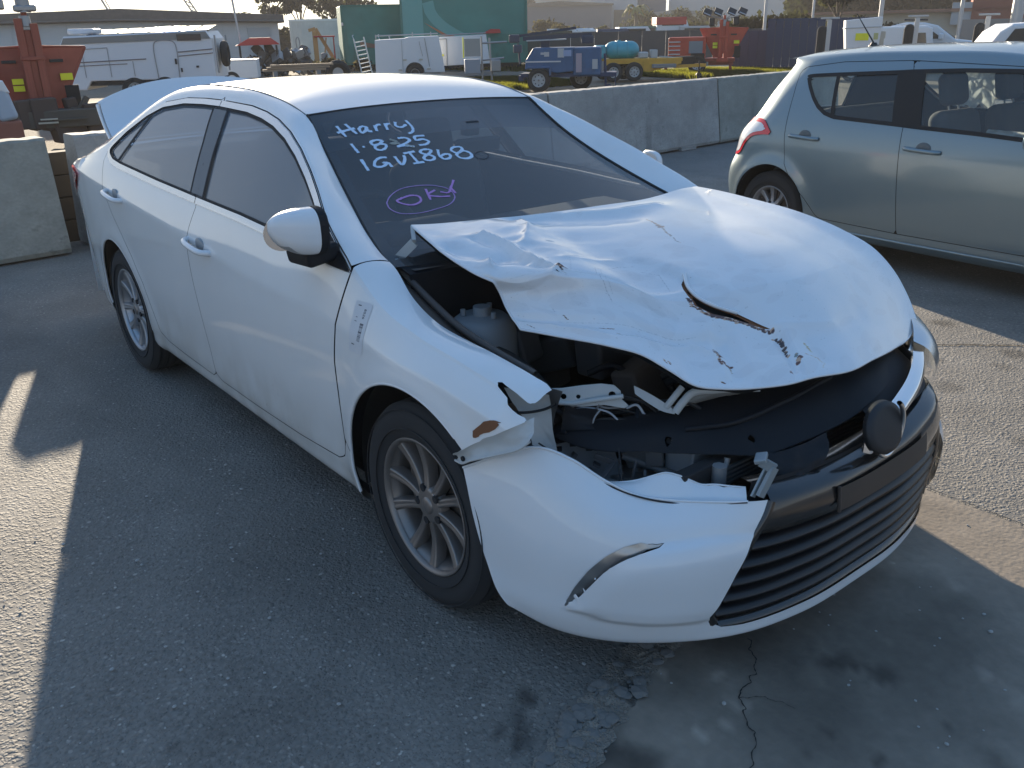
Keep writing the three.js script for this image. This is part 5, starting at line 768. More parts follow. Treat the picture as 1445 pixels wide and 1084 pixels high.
function fieldSheet(x0, x1, z0, z1, step, y, keep, tone) { const nx = Math.round((x1 - x0) / step), nz = Math.round((z1 - z0) / step), P = [], N = [], U = [], C = [], I = []; for (let j = 0; j <= nz; j++) for (let i = 0; i <= nx; i++) { const x = lerp(x0, x1, i / nx), z = lerp(z0, z1, j / nz); P.push(x, y, z); N.push(0, 1, 0); U.push(x, z); C.push(...tone(x, z)); } for (let j = 0; j < nz; j++) for (let i = 0; i < nx; i++) { const a = j * (nx + 1) + i; I.push(a, a + nx + 1, a + nx + 2, a, a + nx + 2, a + 1); } const g = new THREE.BufferGeometry(); g.setAttribute('position', new THREE.Float32BufferAttribute(P, 3)); g.setAttribute('normal', new THREE.Float32BufferAttribute(N, 3)); g.setAttribute('uv', new THREE.Float32BufferAttribute(U, 2)); g.setAttribute('color', new THREE.Float32BufferAttribute(C, 3)); g.setIndex(I); return g; }
const asphaltTone = (x, z) => { const big = fbm(x * 0.55, z * 0.55, 8, 3), mid = fbm(x * 2.6, z * 2.6, 3, 3), lane = 1 - 0.14 * sstep(0.25, 0.05, Math.abs(z - 1.05 + 0.06 * x)) * sstep(-0.2, 0.4, fbm(x * 1.5, z * 6, 1, 2) + 0.3); const k = clamp((1 + 0.42 * big + 0.30 * mid) * lane * stainAt(x, z), 0.25, 1.6); return [k * 1.42, k * 1.37, k * 1.30]; };
{ const m = new THREE.Mesh(fieldSheet(-7, 3.4, -6.4, 3.2, 0.035, 0, null, asphaltTone), asphaltMat); m.name = 'ground'; m.userData.kind = 'structure'; m.receiveShadow = true; scene.add(m); }
structure('asphalt_yard', (() => { const g = sheetGeo([[-6.3, 60], [60, 60], [60, -60], [-8, -60]], -0.006); const n = g.attributes.position.count; g.setAttribute('color', new THREE.Float32BufferAttribute(new Float32Array(n * 3).fill(1.36), 3)); return g; })(), asphaltMat);
const dirtMat = (() => { const f = tileable((u, v) => fbm(u * 6, v * 6, 9)), g = tileable((u, v) => fbm(u * 60, v * 60, 4, 3)); return std(0xffffff, 0.95, 0, { map: noiseTex(512, 512, (u, v) => { const a = clamp(0.40 + 0.10 * f(u, v) + 0.16 * g(u, v), 0, 1); return [a, a * 0.93, a * 0.82]; }, { srgb: true, repeat: [0.2, 0.2] }), bumpMap: noiseTex(512, 512, (u, v) => { const a = clamp(0.5 + 0.5 * g(u, v), 0, 1); return [a, a, a]; }, { repeat: [0.5, 0.5] }), bumpScale: 0.02 }); })();
structure('terrain', sheetGeo([[-330, 330], [330, 330], [330, -330], [-330, -330]], -0.03), dirtMat);
// worn concrete apron under the front of the white car
const slabMat = (() => {
  const f = tileable((u, v) => fbm(u * 4, v * 4, 3)), g = tileable((u, v) => fbm(u * 16, v * 16, 6)), h = tileable((u, v) => fbm(u * 80, v * 80, 2, 3));
  const tex = noiseTex(1024, 1024, (u, v) => { let a = 0.52 + 0.16 * f(u, v) + 0.08 * g(u, v) + 0.07 * h(u, v); const st = sstep(0.12, 0.34, f(u * 1 + 0.3, v) + 0.3 * g(u, v)); a *= 1 - 0.45 * st; const wh = sstep(0.30, 0.42, g(u, v) + 0.25 * h(u, v)); a += 0.16 * wh; a = clamp(a, 0.05, 1); return [a, a * 0.955, a * 0.89]; }, { srgb: true, repeat: [1 / 2.6, 1 / 2.6] });
  return std(0xffffff, 0.92, 0, { vertexColors: true, map: tex, bumpMap: noiseTex(512, 512, (u, v) => { const a = clamp(0.5 + 0.5 * h(u, v) + 0.3 * g(u, v), 0, 1); return [a, a, a]; }, { repeat: [1 / 1.3, 1 / 1.3] }), bumpScale: 0.004 });
})();
const slabEdge = [[0.62, -0.98], [0.60, -0.6], [0.57, 0.0], [0.56, 0.35], [0.60, 0.55], [0.66, 0.75], [0.74, 0.93], [0.84, 1.1], [1.3, 2.2]];
const slabTone = (x, z) => { const big = fbm(x * 1.1, z * 1.1, 18, 3), mid = fbm(x * 5, z * 5, 13, 3), wet = sstep(0.30, 0.0, Math.hypot((x - 1.0) * 0.9, (z - 0.15) * 0.8) - 0.22 + 0.25 * fbm(x * 4, z * 4, 5, 3)), lime = sstep(0.16, 0.34, fbm(x * 9, z * 9, 31, 3)) * sstep(0.0, 0.25, fbm(x * 2, z * 2, 27, 2) + 0.1); let k = clamp((1 + 0.5 * big + 0.35 * mid) * stainAt(x, z) * (1 - 0.28 * wet), 0.2, 1.6) * (1 + 0.7 * lime); return [k * 1.05, k * 0.98, k * 0.91]; };
{ const inside = poly([...slabEdge, [8, 2.2], [8, -0.93], [2, -0.95]]), g0 = fieldSheet(0.5, 3.4, -1.02, 2.2, 0.025, 0.004, null, slabTone), nn = g0.toNonIndexed(), P = nn.attributes.position.array, U = nn.attributes.uv.array, C = nn.attributes.color.array, o = { p: [], n: [], u: [], c: [] };
  for (let t = 0; t < P.length / 9; t++) { let ok = true; for (let k = 0; k < 3; k++) { const x = P[t * 9 + k * 3], z = P[t * 9 + k * 3 + 2]; if (inside(x, z) + 0.012 * fbm(x * 14, z * 14, 3, 3) < 0) ok = false; } if (!ok) continue; for (let k = 0; k < 9; k++) { o.p.push(P[t * 9 + k]); o.c.push(C[t * 9 + k]); } for (let k = 0; k < 6; k++) o.u.push(U[t * 6 + k]); o.n.push(0, 1, 0, 0, 1, 0, 0, 1, 0); }
  const g = geo(o); g.setAttribute('color', new THREE.Float32BufferAttribute(o.c, 3)); const m = new THREE.Mesh(g, slabMat); m.name = 'concrete_slab'; m.userData.kind = 'structure'; m.receiveShadow = true; scene.add(m); }
const CR = rng(21);
function crackStrip(pts, w0, w1, y, n = 10) { // ragged thin sheet along a line
  const q = splineN(pts, n), L = [], Rr = []; q.forEach((p, i) => { const a = q[Math.max(0, i - 1)], b = q[Math.min(q.length - 1, i + 1)], dx = b[0] - a[0], dz = b[1] - a[1], l = Math.hypot(dx, dz) || 1, w = lerp(w0, w1, i / q.length) * (0.35 + 1.2 * CR()), o = (CR() - 0.5) * w; L.push([p[0] - dz / l * (w + o), p[1] + dx / l * (w + o)]); Rr.push([p[0] + dz / l * (w - o), p[1] - dx / l * (w - o)]); });
  return sheetGeo([...L, ...Rr.reverse()], y);
}
{ const path = splineN([[0.60, 0.45], [0.66, 0.64], [0.71, 0.80], [0.79, 1.0], [0.9, 1.25], [1.05, 1.6]], 16), G = [], C = [], nW = 18; path.forEach((p, i) => { const a = path[Math.max(0, i - 1)], b = path[Math.min(path.length - 1, i + 1)], dx = b[0] - a[0], dz = b[1] - a[1], l = Math.hypot(dx, dz), w = 0.06 + 0.035 * fbm(i * 0.13, 2, 1, 3) + 0.02 * (i / path.length), row = []; for (let j = 0; j <= nW; j++) { const t = j / nW * 2 - 1, ww = w * (1 + 0.5 * fbm(i * 0.35, t > 0 ? 5 : 9, 2, 3)), x = p[0] - dz / l * t * ww, z = p[1] + dx / l * t * ww, cr = Math.abs(noise.noise(x * 26, z * 26, 1.3)), h = (1 - t * t) * (0.004 + 0.016 * Math.max(0, fbm(x * 22, z * 22, 6, 3) + 0.22)) * sstep(0.0, 0.07, cr); row.push([x, 0.0055 + h, z]); } G.push(row); });
  const m = structure('broken_concrete_edge', [toSmoothFlat(flip(gridSoup(G, (a, b, p) => [p[0], p[2]])))], std(rgb(0.95, 0.93, 0.90), 0.95, 0, { map: rep(slabMat.map, 1 / 0.8), bumpMap: rep(asphaltMaps.bump, 1 / 0.9), bumpScale: 0.006 })); }
const jag = (pts, k) => splineN(pts, 10).map(([x, z], i, L) => i && i < L.length - 1 ? [x + k * fbm(i * 0.55, x * 3, 7, 3), z + k * fbm(i * 0.55, z * 3, 3, 3)] : [x, z]);
structure('pavement_crack', [crackStrip(jag([[0.78, 0.28], [0.87, 0.36], [0.92, 0.50], [1.03, 0.58], [1.12, 0.75], [1.3, 1.0]], 0.03), 0.0018, 0.0012, 0.0075, 3), crackStrip(jag([[0.92, 0.50], [0.97, 0.44], [1.04, 0.42]], 0.02), 0.0012, 0.0006, 0.0075, 3), crackStrip([[0.62, -0.985], [1.2, -0.975], [3, -0.95]], 0.003, 0.003, 0.0078, 14), crackStrip(jag([[-0.2, -2.5], [0.0, -2.75], [0.25, -3.0]], 0.03), 0.006, 0.006, 0.004, 4)], std(rgb(0.03, 0.028, 0.026), 0.95));
// pebbles and debris
{ const g = [], r = rng(31); for (let i = 0; i < 420; i++) { const x = -1.5 + r() * 3.4, z = -2 + r() * 4.2, s = 0.0025 + r() * r() * 0.007; g.push(tf(new THREE.IcosahedronGeometry(s, 0), { p: [x, 0.004 + s * 0.4, z], s: [1, 0.6, 1.2], r: [0, r() * 3, 0] })); } const m = new THREE.Mesh(merge(g), std(rgb(0.36, 0.35, 0.33), 0.9)); m.name = 'gravel'; m.userData = { kind: 'stuff', label: 'scattered gravel and grit on the asphalt', category: 'gravel' }; m.castShadow = m.receiveShadow = true; scene.add(m); }

{ // crumbled bits of concrete lying along the broken edge
  const r = rng(88), g = [], path = splineN([[0.60, 0.45], [0.66, 0.64], [0.71, 0.80], [0.79, 1.0], [0.9, 1.25]], 30); for (let i = 0; i < 150; i++) { const p = path[Math.floor(r() * path.length)], s = 0.003 + 0.016 * r() ** 3, gg = new THREE.IcosahedronGeometry(s, 1), P = gg.attributes.position; for (let k = 0; k < P.count; k++) { const x = P.getX(k), y = P.getY(k), z = P.getZ(k), q = 1 + 0.45 * noise.noise(x * 90 + i, y * 90, z * 90); P.setXYZ(k, x * q * 1.4, y * q * 0.5, z * q * 1.2); } gg.computeVertexNormals(); g.push(tf(gg, { p: [p[0] + (r() - 0.5) * 0.13, 0.010 + s * 0.15, p[1] + (r() - 0.5) * 0.10], r: [0, r() * 6, 0] })); }
  const m = new THREE.Mesh(merge(g), std(rgb(0.155, 0.15, 0.14), 0.95)); m.name = 'rubble'; m.userData = { kind: 'stuff', label: 'crumbled grey concrete bits along the broken slab edge', category: 'rubble' }; m.castShadow = m.receiveShadow = true; scene.add(m); }

// ---------------------------------------------------------------- concrete barrier blocks along x = -6
const concreteMat = (seed, k = 1) => { const f = tileable((u, v) => fbm(u * 3 + seed, v * 3, seed)), g = tileable((u, v) => fbm(u * 14, v * 14 + seed, 3)), h = tileable((u, v) => fbm(u * 70, v * 70, seed, 2)); return std(0xffffff, 0.9, 0, { map: noiseTex(512, 512, (u, v) => { const st = tileable((p, q) => fbm(p * 9, q * 1.6 + seed, 5, 4)), dr = sstep(0.05, 0.5, st(u, v)) * 0.13, bl = sstep(0.2, 0.34, g(u, v)) * 0.10; const a = clamp((0.60 + 0.16 * f(u, v) + 0.09 * g(u, v) + 0.08 * h(u, v) - dr - bl) * k, 0, 1); return [a, a * 0.985, a * 0.95]; }, { srgb: true, repeat: [0.5, 0.7] }), bumpMap: noiseTex(512, 512, (u, v) => { const a = clamp(0.5 + 0.4 * h(u, v) + 0.4 * g(u, v), 0, 1); return [a, a, a]; }, { repeat: [0.8, 0.8] }), bumpScale: 0.008 }); };
const cmA = concreteMat(2), cmB = concreteMat(7, 0.94); cmB.color = rgb(0.86, 0.93, 0.92); cmA.color = rgb(0.95, 0.97, 1.0);
function barrier(z0, z1, label, mat, notch = 0) { // one precast block; x follows the slightly skewed line
  const lx = (z) => -5.93 + (z - 1) * 0.083, h = 0.945, a = Math.atan(0.083), len = Math.abs(z1 - z0) * Math.hypot(1, 0.083), zc = (z0 + z1) / 2;
  const t = thing('concrete_barrier', label, 'barrier', [lx(zc), 0, zc], a, 'concrete barrier blocks in a row'); delete t.userData.group;
  const L = len / 2, prof = [[-0.02, 0.02], [0.0, 0.06], [-0.11, h - 0.02], [-0.125, h], [-0.335, h], [-0.35, h - 0.02], [-0.46, 0.06], [-0.44, 0.02]];
  const sh = []; const n = notch; const R = rng(Math.abs(zc * 100) | 0);
  const nz = 60, G = []; for (let i = 0; i <= nz; i++) { const z = lerp(-L, L, i / nz), row = []; prof.forEach(([x, y]) => { row.push([x + 0.004 * (R() - 0.5), y - (y > 0.8 ? 0.009 * R() ** 3 : 0), z]); }); G.push(row.reverse()); }
  const face = gridSoup(G, (u, v, p) => [p[2], p[1]]); const cap = (z) => { const s = new THREE.Shape(prof.map((q) => new THREE.Vector2(...q))); const g = new THREE.ShapeGeometry(s); return tf(g, { p: [0, 0, z] }); };
  part(t, 'block', [toSmoothFlat(face), cap(-L), cap(L)], mat);
  part(t, 'lifting_foot', [bx(0.5, 0.05, 0.35, -0.22, 0, -L * 0.55), bx(0.5, 0.05, 0.35, -0.22, 0, L * 0.55)], mat);
  return t;
}
function toSmoothFlat(s) { const g = geo(s); g.deleteAttribute('normal'); g.computeVertexNormals(); return g; }
barrier(0.43, 4.2, 'greenish grey concrete barrier block behind the sedan at the left edge', cmB);
barrier(-2.6, 0.21, 'grey concrete barrier block mostly hidden behind the open boot lid', cmA);
barrier(-5.35, -2.62, 'grey concrete barrier block hidden behind the white roof', cmA);
barrier(-8.95, -5.38, 'long grey concrete barrier block between the sedan and the hatchback', cmA);
barrier(-12.6, -8.98, 'grey concrete barrier block ending behind the hatchback', cmB);
{ const t = thing('gap_shade_block', 'brown timber block added to shade the gap between the two left barriers', 'timber', [-6.62, 0, 0.32], Math.atan(0.083)); part(t, 'beam', [0, 1, 2, 3].map((i) => bx(0.16, 0.19, 0.5, 0, i * 0.195, 0, 0.01)), std(rgb(0.05, 0.042, 0.034), 0.9)); }  // added block, sized to shade the lower part of the barrier gap

// ---------------------------------------------------------------- grey green hatchback parked beyond, its right side towards the viewer
const sw = thing('green_hatchback', 'dusty grey green five-door hatchback parked to the right of the white sedan', 'car', [0.477, 0, -4.518], -4.2 * D2R);
{
  const paint = phy({ color: rgb(0.19, 0.255, 0.285), metalness: 0.5, roughness: 0.36, roughnessMap: roughMap(0.75, 1, 15), clearcoat: 0.9, clearcoatRoughness: 0.10 });
  const prof = curve([[0.16, 0.74], [0.2, 0.795], [0.3, 0.822], [0.45, 0.840], [0.6, 0.8475], [0.74, 0.845], [0.85, 0.836], [0.97, 0.812], [1.1, 0.766], [1.25, 0.700], [1.42, 0.606], [1.5, 0.55]]);
  const rear = curve([[0.16, -3.12], [0.3, -3.20], [0.45, -3.235], [0.58, -3.22], [0.72, -3.155], [0.86, -3.12], [1.0, -3.01], [1.2, -2.90], [1.36, -2.80], [1.5, -2.74]]);
  const front = curve([[0.16, 0.45], [0.4, 0.62], [0.6, 0.64], [0.8, 0.52], [0.95, 0.38], [1.5, 0.2]]);
  const rail = curve([[-3.3, 1.34], [-2.85, 1.375], [-2.55, 1.402], [-2.23, 1.428], [-1.69, 1.443], [-0.94, 1.422], [-0.5, 1.335], [0, 1.10], [0.3, 0.955], [0.62, 0.80]]);
  const top = curve([[-3.3, 1.38, 0.45], [-2.75, 1.425, 0.50], [-2.5, 1.452, 0.52], [-2.1, 1.477, 0.53], [-1.7, 1.486, 0.53], [-1.0, 1.474, 0.53], [-0.6, 1.415, 0.535], [-0.2, 1.235, 0.58], [0.2, 1.03, 0.66], [0.35, 0.965, 0.68], [0.62, 0.83, 0.66]]);
  const rnd = (t) => { const q = clamp(t, 0, 1); return 0.60 + 0.40 * (1 - (1 - q) ** 2.7) ** (1 / 2.2); };
  const zf = (x, y) => { let v = prof(y) * rnd((x - rear(y)) / 0.42) * rnd((front(y) - x) / 0.6); for (const xc of [-0.2, -2.635]) { const d = Math.hypot(x - xc, y - 0.32) - 0.33; v += 0.020 * Math.exp(-((d / 0.06) ** 2)); } return v; };
  const G = [], tz = []; for (let i = 0; i <= 24; i++) tz.push((i / 24) ** 1.6 * 0.45); for (let x = 0.48; x <= 3.2; x += 0.025) tz.push(x);
  const L = tz[tz.length - 1];
  for (const t of tz) { const row = []; const at = (y) => { const r = rear(y), f = front(y), tt = t < 0.45 ? r + t : lerp(r + 0.45, f, (t - 0.45) / (L - 0.45)); return tt; };
    let yr = rail(at(1.4)); for (let k = 0; k < 3; k++) yr = rail(at(yr));
    for (let i = 0; i <= 60; i++) { const y = lerp(0.17, yr, i / 60), x = at(y); row.push([x, y, zf(x, y)]); }
    const a = row[60], [yt, zt0] = top(a[0]), zt = Math.min(zt0, a[2] - 0.02); for (let i = 1; i <= 8; i++) { const q = i / 8, k = 4 * q * (1 - q) * 0.01; row.push([a[0], lerp(a[1], yt, q) + k, lerp(a[2], zt, q) + k * 0.6]); } G.push(row); }
  const s = gridSoup(G, (a, b, p) => [p[0], b]); const RV = 59.8 / 68;
  const ins = (f) => (x, y, z, u, v) => v > RV ? Math.min(f(x, y), -0.004) : f(x, y);
  const arch = (q) => clip(clip(q, (x, y) => Math.hypot(x + 2.635, y - 0.315) - 0.345), (x, y) => Math.hypot(x + 0.2, y - 0.315) - 0.345);
  const S0 = arch(s), G0 = 0.0022;
  const winO = [[-2.515, 1.312], [-2.45, 1.224], [-2.385, 1.15], [-2.32, 1.092], [-2.24, 1.047], [-2.15, 1.024], [-1.67, 1.008], [-1.44, 0.999], [-1.05, 0.988], [-0.76, 0.974], [-0.10, 0.945], [-0.06, 0.99], [-0.22, 1.10], [-0.5, 1.27], [-0.66, 1.345], [-0.94, 1.385], [-1.3, 1.382], [-1.66, 1.368], [-1.78, 1.360], [-2.26, 1.334], [-2.45, 1.322]];
  const win = ins(poly(winO));
  const rdoor = ins(poly([[-2.55, 1.367], [-2.59, 1.331], [-2.565, 1.171], [-2.54, 0.878], [-2.50, 0.678], [-2.41, 0.549], [-2.29, 0.440], [-2.20, 0.33], [-2.16, 0.304], [-1.51, 0.292], [-1.545, 0.65], [-1.58, 0.996], [-1.66, 1.36], [-1.69, 1.424], [-2.23, 1.408]]));
  const fdoor = ins(poly([[-1.69, 1.424], [-1.66, 1.36], [-1.58, 0.996], [-1.545, 0.65], [-1.51, 0.292], [-0.62, 0.297], [-0.56, 0.34], [-0.54, 0.6], [-0.52, 0.93], [-0.06, 0.945], [-0.02, 0.99], [-0.5, 1.30], [-0.7, 1.375], [-0.94, 1.399]]));
  const lamp = poly([[-2.84, 0.990], [-2.77, 0.982], [-2.70, 0.925], [-2.665, 0.885], [-2.75, 0.874], [-2.86, 0.850], [-2.93, 0.79], [-2.985, 0.71], [-3.12, 0.705], [-3.13, 0.80], [-3.10, 0.88], [-3.02, 0.945], [-2.93, 0.985]], 3);
  const bumperL = poly([[-3.4, 0.70], [-3.0, 0.70], [-2.985, 0.60], [-2.94, 0.50], [-2.9, 0.3], [-3.0, 0.1], [-3.4, 0.1]]);
  const hatchEdge = poly([[-3.3, 1.5], [-2.70, 1.5], [-2.70, 1.36], [-2.80, 1.17], [-2.90, 0.99], [-3.15, 0.99], [-3.3, 1.0]]);
  const shell = clip(clip(clip(clip(S0, (x, y, z, u, v) => Math.min(-rdoor(x, y, z, u, v), -fdoor(x, y, z, u, v)) - G0), (x, y, z, u, v) => -win(x, y, z, u, v)), (x, y) => -lamp(x, y)), (x, y) => Math.abs(bumperL(x, y)) - 0.0018);
  part(sw, 'body_shell', geo(both(shell)), paint);
  const frame = push(clip(clip(S0, (x, y, z, u, v) => win(x, y, z, u, v)), (x, y, z, u, v) => 0.026 - win(x, y, z, u, v)), 0.002);
  const quad = (pts) => poly(pts);
  const bp = (x, y) => 0.105 - Math.abs(x + 1.56 + (y - 1.0) * 0.30), qd = (x, y) => 0.016 - Math.abs(x + 2.16 + (y - 1.024) * 0.25);
  const inW = clip(S0, (x, y, z, u, v) => win(x, y, z, u, v) - 0.024);
  const glass = push(clip(clip(inW, (x, y) => -bp(x, y)), (x, y) => -qd(x, y)), -0.005);
  const pil = push(clip(inW, bp), 0.001), qdv = push(clip(clip(inW, (x, y) => x + 2.16 + (y - 1.024) * 0.25 + 0.016), (x, y) => 0.016 - (x + 2.16 + (y - 1.024) * 0.25)), 0.001);
  const mid = (x, y) => x + 1.585 + (y - 1.0) * 0.27;
  const swGlass = phy({ color: rgb(0.80, 0.86, 0.86), roughness: 0.02, transmission: 0.96, thickness: 0, ior: 1.5 });
  for (const f of [(q) => q, mirror]) {
    const R = sub(sw, 'rear_door'), F = sub(sw, 'front_door');
    part(R, 'door_panel', geo(f(clip(clip(S0, (x, y, z, u, v) => rdoor(x, y, z, u, v) - G0), (x, y, z, u, v) => -win(x, y, z, u, v)))), paint);
    part(F, 'door_panel', geo(f(clip(clip(S0, (x, y, z, u, v) => fdoor(x, y, z, u, v) - G0), (x, y, z, u, v) => -win(x, y, z, u, v)))), paint);
    part(R, 'window_glass', geo(f(clip(clip(glass, (x, y) => -mid(x, y)), (x, y) => x + 2.16 + (y - 1.024) * 0.25))), swGlass); part(R, 'quarter_glass', geo(f(clip(glass, (x, y) => -(x + 2.16 + (y - 1.024) * 0.25)))), swGlass);
    part(F, 'window_glass', geo(f(clip(glass, mid))), swGlass);
    part(R, 'window_frame', geo(f(join(clip(frame, (x, y) => -mid(x, y)), clip(pil, (x, y) => -mid(x, y)), qdv))), M.rubber); part(F, 'window_frame', geo(f(join(clip(frame, mid), clip(pil, mid)))), M.rubber);
    const sg = f === mirror ? -1 : 1;
    for (const [D, hx, hy] of [[R, -2.36, 0.884], [F, -1.40, 0.872]]) {
      const n = zf(hx, hy);
      part(D, 'handle_cup', tf(new THREE.SphereGeometry(1, 24, 12), { p: [hx + 0.005, hy + 0.004, (n - 0.004) * sg], s: [0.058, 0.048, 0.009] }), std(rgb(0.10, 0.12, 0.13), 0.4));
      part(D, 'door_handle', new THREE.TubeGeometry(new THREE.CatmullRomCurve3([[-0.13, 0.002, 0.0], [-0.105, 0.003, 0.028], [0, 0, 0.038], [0.10, -0.004, 0.030], [0.128, -0.006, 0.002]].map((q) => new THREE.Vector3(hx + q[0], hy + q[1], (n + q[2]) * sg))), 30, 0.0145, 10), paint);
    }
    const tl = sub(sw, 'tail_lamp'); const lq = push(clip(S0, (x, y) => lamp(x, y)), 0.008);
    part(tl, 'red_border', geo(f(clip(lq, (x, y) => 0.028 - lamp(x, y)))), M.redLens); part(tl, 'clear_lens', geo(f(push(clip(lq, (x, y) => lamp(x, y) - 0.027), 0.002))), phy({ color: rgb(0.75, 0.76, 0.78), roughness: 0.12, clearcoat: 1, clearcoatRoughness: 0.03 }));
    const inner = push(clip(arch(s), (x, y, z, u, v) => Math.min(-win(x, y, z, u, v), 1)), -0.02); part(sw, 'inner_body', geo(f(inner)), M.dark);
    const lin = []; for (const xc of [-0.2, -2.635]) { const Gd = []; for (let i = 0; i <= 24; i++) { const a = -0.3 + (Math.PI + 0.6) * i / 24, row = []; for (let j = 0; j <= 4; j++) row.push([xc + 0.352 * Math.cos(a), 0.315 + 0.352 * Math.sin(a), lerp(0.82, 0.5, j / 4) * sg]); Gd.push(row); } lin.push(geo(gridSoup(Gd))); } parts(sw, 'wheel_arch_liner', lin, M.dark);
    const mg = sub(sw, 'door_mirror'); part(mg, 'mirror_shell', tf(new THREE.SphereGeometry(1, 28, 20), { s: [0.075, 0.085, 0.125], p: [-0.60, 1.01, 0.965 * sg] }), paint); part(mg, 'mirror_base', bx(0.08, 0.03, 0.14, -0.56, 0.955, 0.87 * sg, 0.01), M.blackPlastic);
    const w1 = makeWheel(sw, { R: 0.302, rim: 0.185, width: 0.18, spokes: 9, mat: M.alloy, spokeW: 0.032 }), w2 = makeWheel(sw, { R: 0.302, rim: 0.185, width: 0.18, spokes: 9, mat: M.alloy, spokeW: 0.032 });
    w1.position.set(-2.635, 0.302, 0.825 * sg); w2.position.set(-0.2, 0.302, 0.825 * sg); if (sg < 0) { w1.rotation.y = w2.rotation.y = Math.PI; }
  }
  // roof, tailgate, bonnet
  const rc = curve([[-2.85, 1.43], [-2.72, 1.468], [-2.5, 1.492], [-2.1, 1.517], [-1.7, 1.525], [-1, 1.515], [-0.62, 1.45], [-0.2, 1.26], [0.2, 1.05], [0.35, 0.985], [0.62, 0.84]]);
  const deck = (x0, x1, n, dz = 0.997) => { const D = []; for (let i = 0; i <= n; i++) { const x = lerp(x0, x1, i / n), [yt, zt] = top(x), row = []; for (let j = 0; j <= 16; j++) { const t = j / 16 * 2 - 1; row.push([x, yt + (rc(x) - yt) * (1 - Math.abs(t) ** 2.4), -t * zt * dz]); } D.push(row); } return gridSoup(D); };
  part(sw, 'roof', geo(deck(-2.72, -0.62, 30)), paint); part(sw, 'windscreen', geo(deck(-0.615, 0.3, 14)), swGlass); part(sw, 'bonnet', geo(deck(0.305, 0.6, 8)), paint);
  const ends = (col, yA, yB) => { const D = []; for (let i = 0; i <= 16; i++) { const y = lerp(yA, yB, i / 16), row = [], x = rear(y), z = zf(x, y); for (let j = 0; j <= 10; j++) { const t = 1 - j / 10 * 2; row.push([x - 0.05 * (1 - t * t), y, t * z]); } D.push(row); } return flip(gridSoup(D)); };
  part(sw, 'tailgate', geo(ends(0, 0.62, 1.0)), paint); part(sw, 'tailgate_glass', geo(ends(0, 1.01, 1.38)), swGlass); part(sw, 'rear_bumper', geo(ends(0, 0.2, 0.615)), paint);
  part(sw, 'roof_spoiler', [geo(deck(-2.86, -2.725, 4))], paint);
  const fD = []; for (let i = 0; i <= 10; i++) { const y = lerp(0.2, 0.82, i / 10), row = []; for (let j = 0; j <= 10; j++) { const t = 1 - j / 10 * 2; row.push([front(y) + 0.08 * (1 - t * t), y, t * zf(front(y), y)]); } fD.push(row); } part(sw, 'front_bumper', geo(gridSoup(fD)), paint);
  part(sw, 'floor_pan', [bx(3.3, 0.05, 1.4, -1.4, 0.19, 0)], M.dark);
  part(sw, 'antenna', [cyl(0.035, 0.02, 0.03, [-2.42, 1.51, 0.02], [0, 0, 0], 14), rod([-2.42, 1.52, 0.02], [-2.60, 1.735, 0.02], 0.0065, 8, 0.003), cyl(0.05, 0.045, 0.012, [-2.41, 1.502, 0.02], [0, 0, 0], 16)], M.black);
  parts(sw, 'sill_trim', [1, -1].map((sg) => tube([[-2.26, 0.235, 0.808 * sg], [-1.5, 0.232, 0.812 * sg], [-0.58, 0.235, 0.808 * sg]], 0.012, 30, 6)), paint);
  // cabin: seats with headrests, deployed curtain airbags, dashboard, wheel
  const cab = sub(sw, 'cabin');
  for (const sg of [1, -1]) {
    const st = sub(cab, 'front_seat'); const bk = []; const P = [[0.12, 0.40, 0.27], [0.12, 0.62, 0.25], [0.11, 0.80, 0.235], [0.09, 0.98, 0.19], [0.06, 1.05, 0.12]];
    part(st, 'seat_back', tf(new RoundedBoxGeometry(0.15, 0.62, 0.48, 5, 0.07), { r: [0, 0, 0.26], p: [-1.42, 0.80, 0.36 * sg] }), M.seat);
    part(st, 'headrest', tf(new RoundedBoxGeometry(0.10, 0.22, 0.27, 5, 0.05), { r: [0, 0, 0.22], p: [-1.52, 1.235, 0.36 * sg] }), M.seat);
    part(st, 'seat_cushion', tf(new RoundedBoxGeometry(0.5, 0.14, 0.48, 4, 0.05), { p: [-1.12, 0.5, 0.36 * sg] }), M.seat);
    parts(st, 'headrest_post', [rod([-1.49, 1.08, 0.30 * sg], [-1.51, 1.16, 0.30 * sg], 0.007), rod([-1.49, 1.08, 0.42 * sg], [-1.51, 1.16, 0.42 * sg], 0.007)], M.greyMetal);
  }
  part(cab, 'rear_bench', [tf(new RoundedBoxGeometry(0.16, 0.6, 1.2, 4, 0.06), { r: [0, 0, 0.25], p: [-2.32, 0.78, 0] }), bx(0.5, 0.16, 1.2, -2.0, 0.42, 0, 0.05)], M.seat);
  part(cab, 'dashboard', tf(new RoundedBoxGeometry(0.45, 0.2, 1.35, 4, 0.06), { p: [-0.25, 0.88, 0] }), M.dash); part(cab, 'steering_wheel', [tf(new THREE.TorusGeometry(0.18, 0.016, 10, 36), { r: [0, Math.PI / 2 - 0.0, 0] }), bx(0.03, 0.04, 0.33, 0, 0, 0, 0.01)].map((g) => tf(g, { r: [0, 0, 0.4], p: [-0.62, 0.90, 0.36] })), M.dash);
  const bag = (x0, x1, y0, y1, z, seed) => { const D = []; for (let i = 0; i <= 30; i++) { const row = []; for (let j = 0; j <= 20; j++) { const u = i / 30, v = j / 20; row.push([lerp(x0, x1, u) + 0.02 * fbm(u * 3, v * 3, seed), lerp(y0 + 0.09 * fbm(u * 4, 1, seed), y1, v), z + 0.06 * fbm(u * 5, v * 4, seed + 2, 3)]); } D.push(row); } return geo(gridSoup(D)); };
  const bm = phy({ color: rgb(0.70, 0.72, 0.70), roughness: 0.9, transmission: 0.45, thickness: 0 });
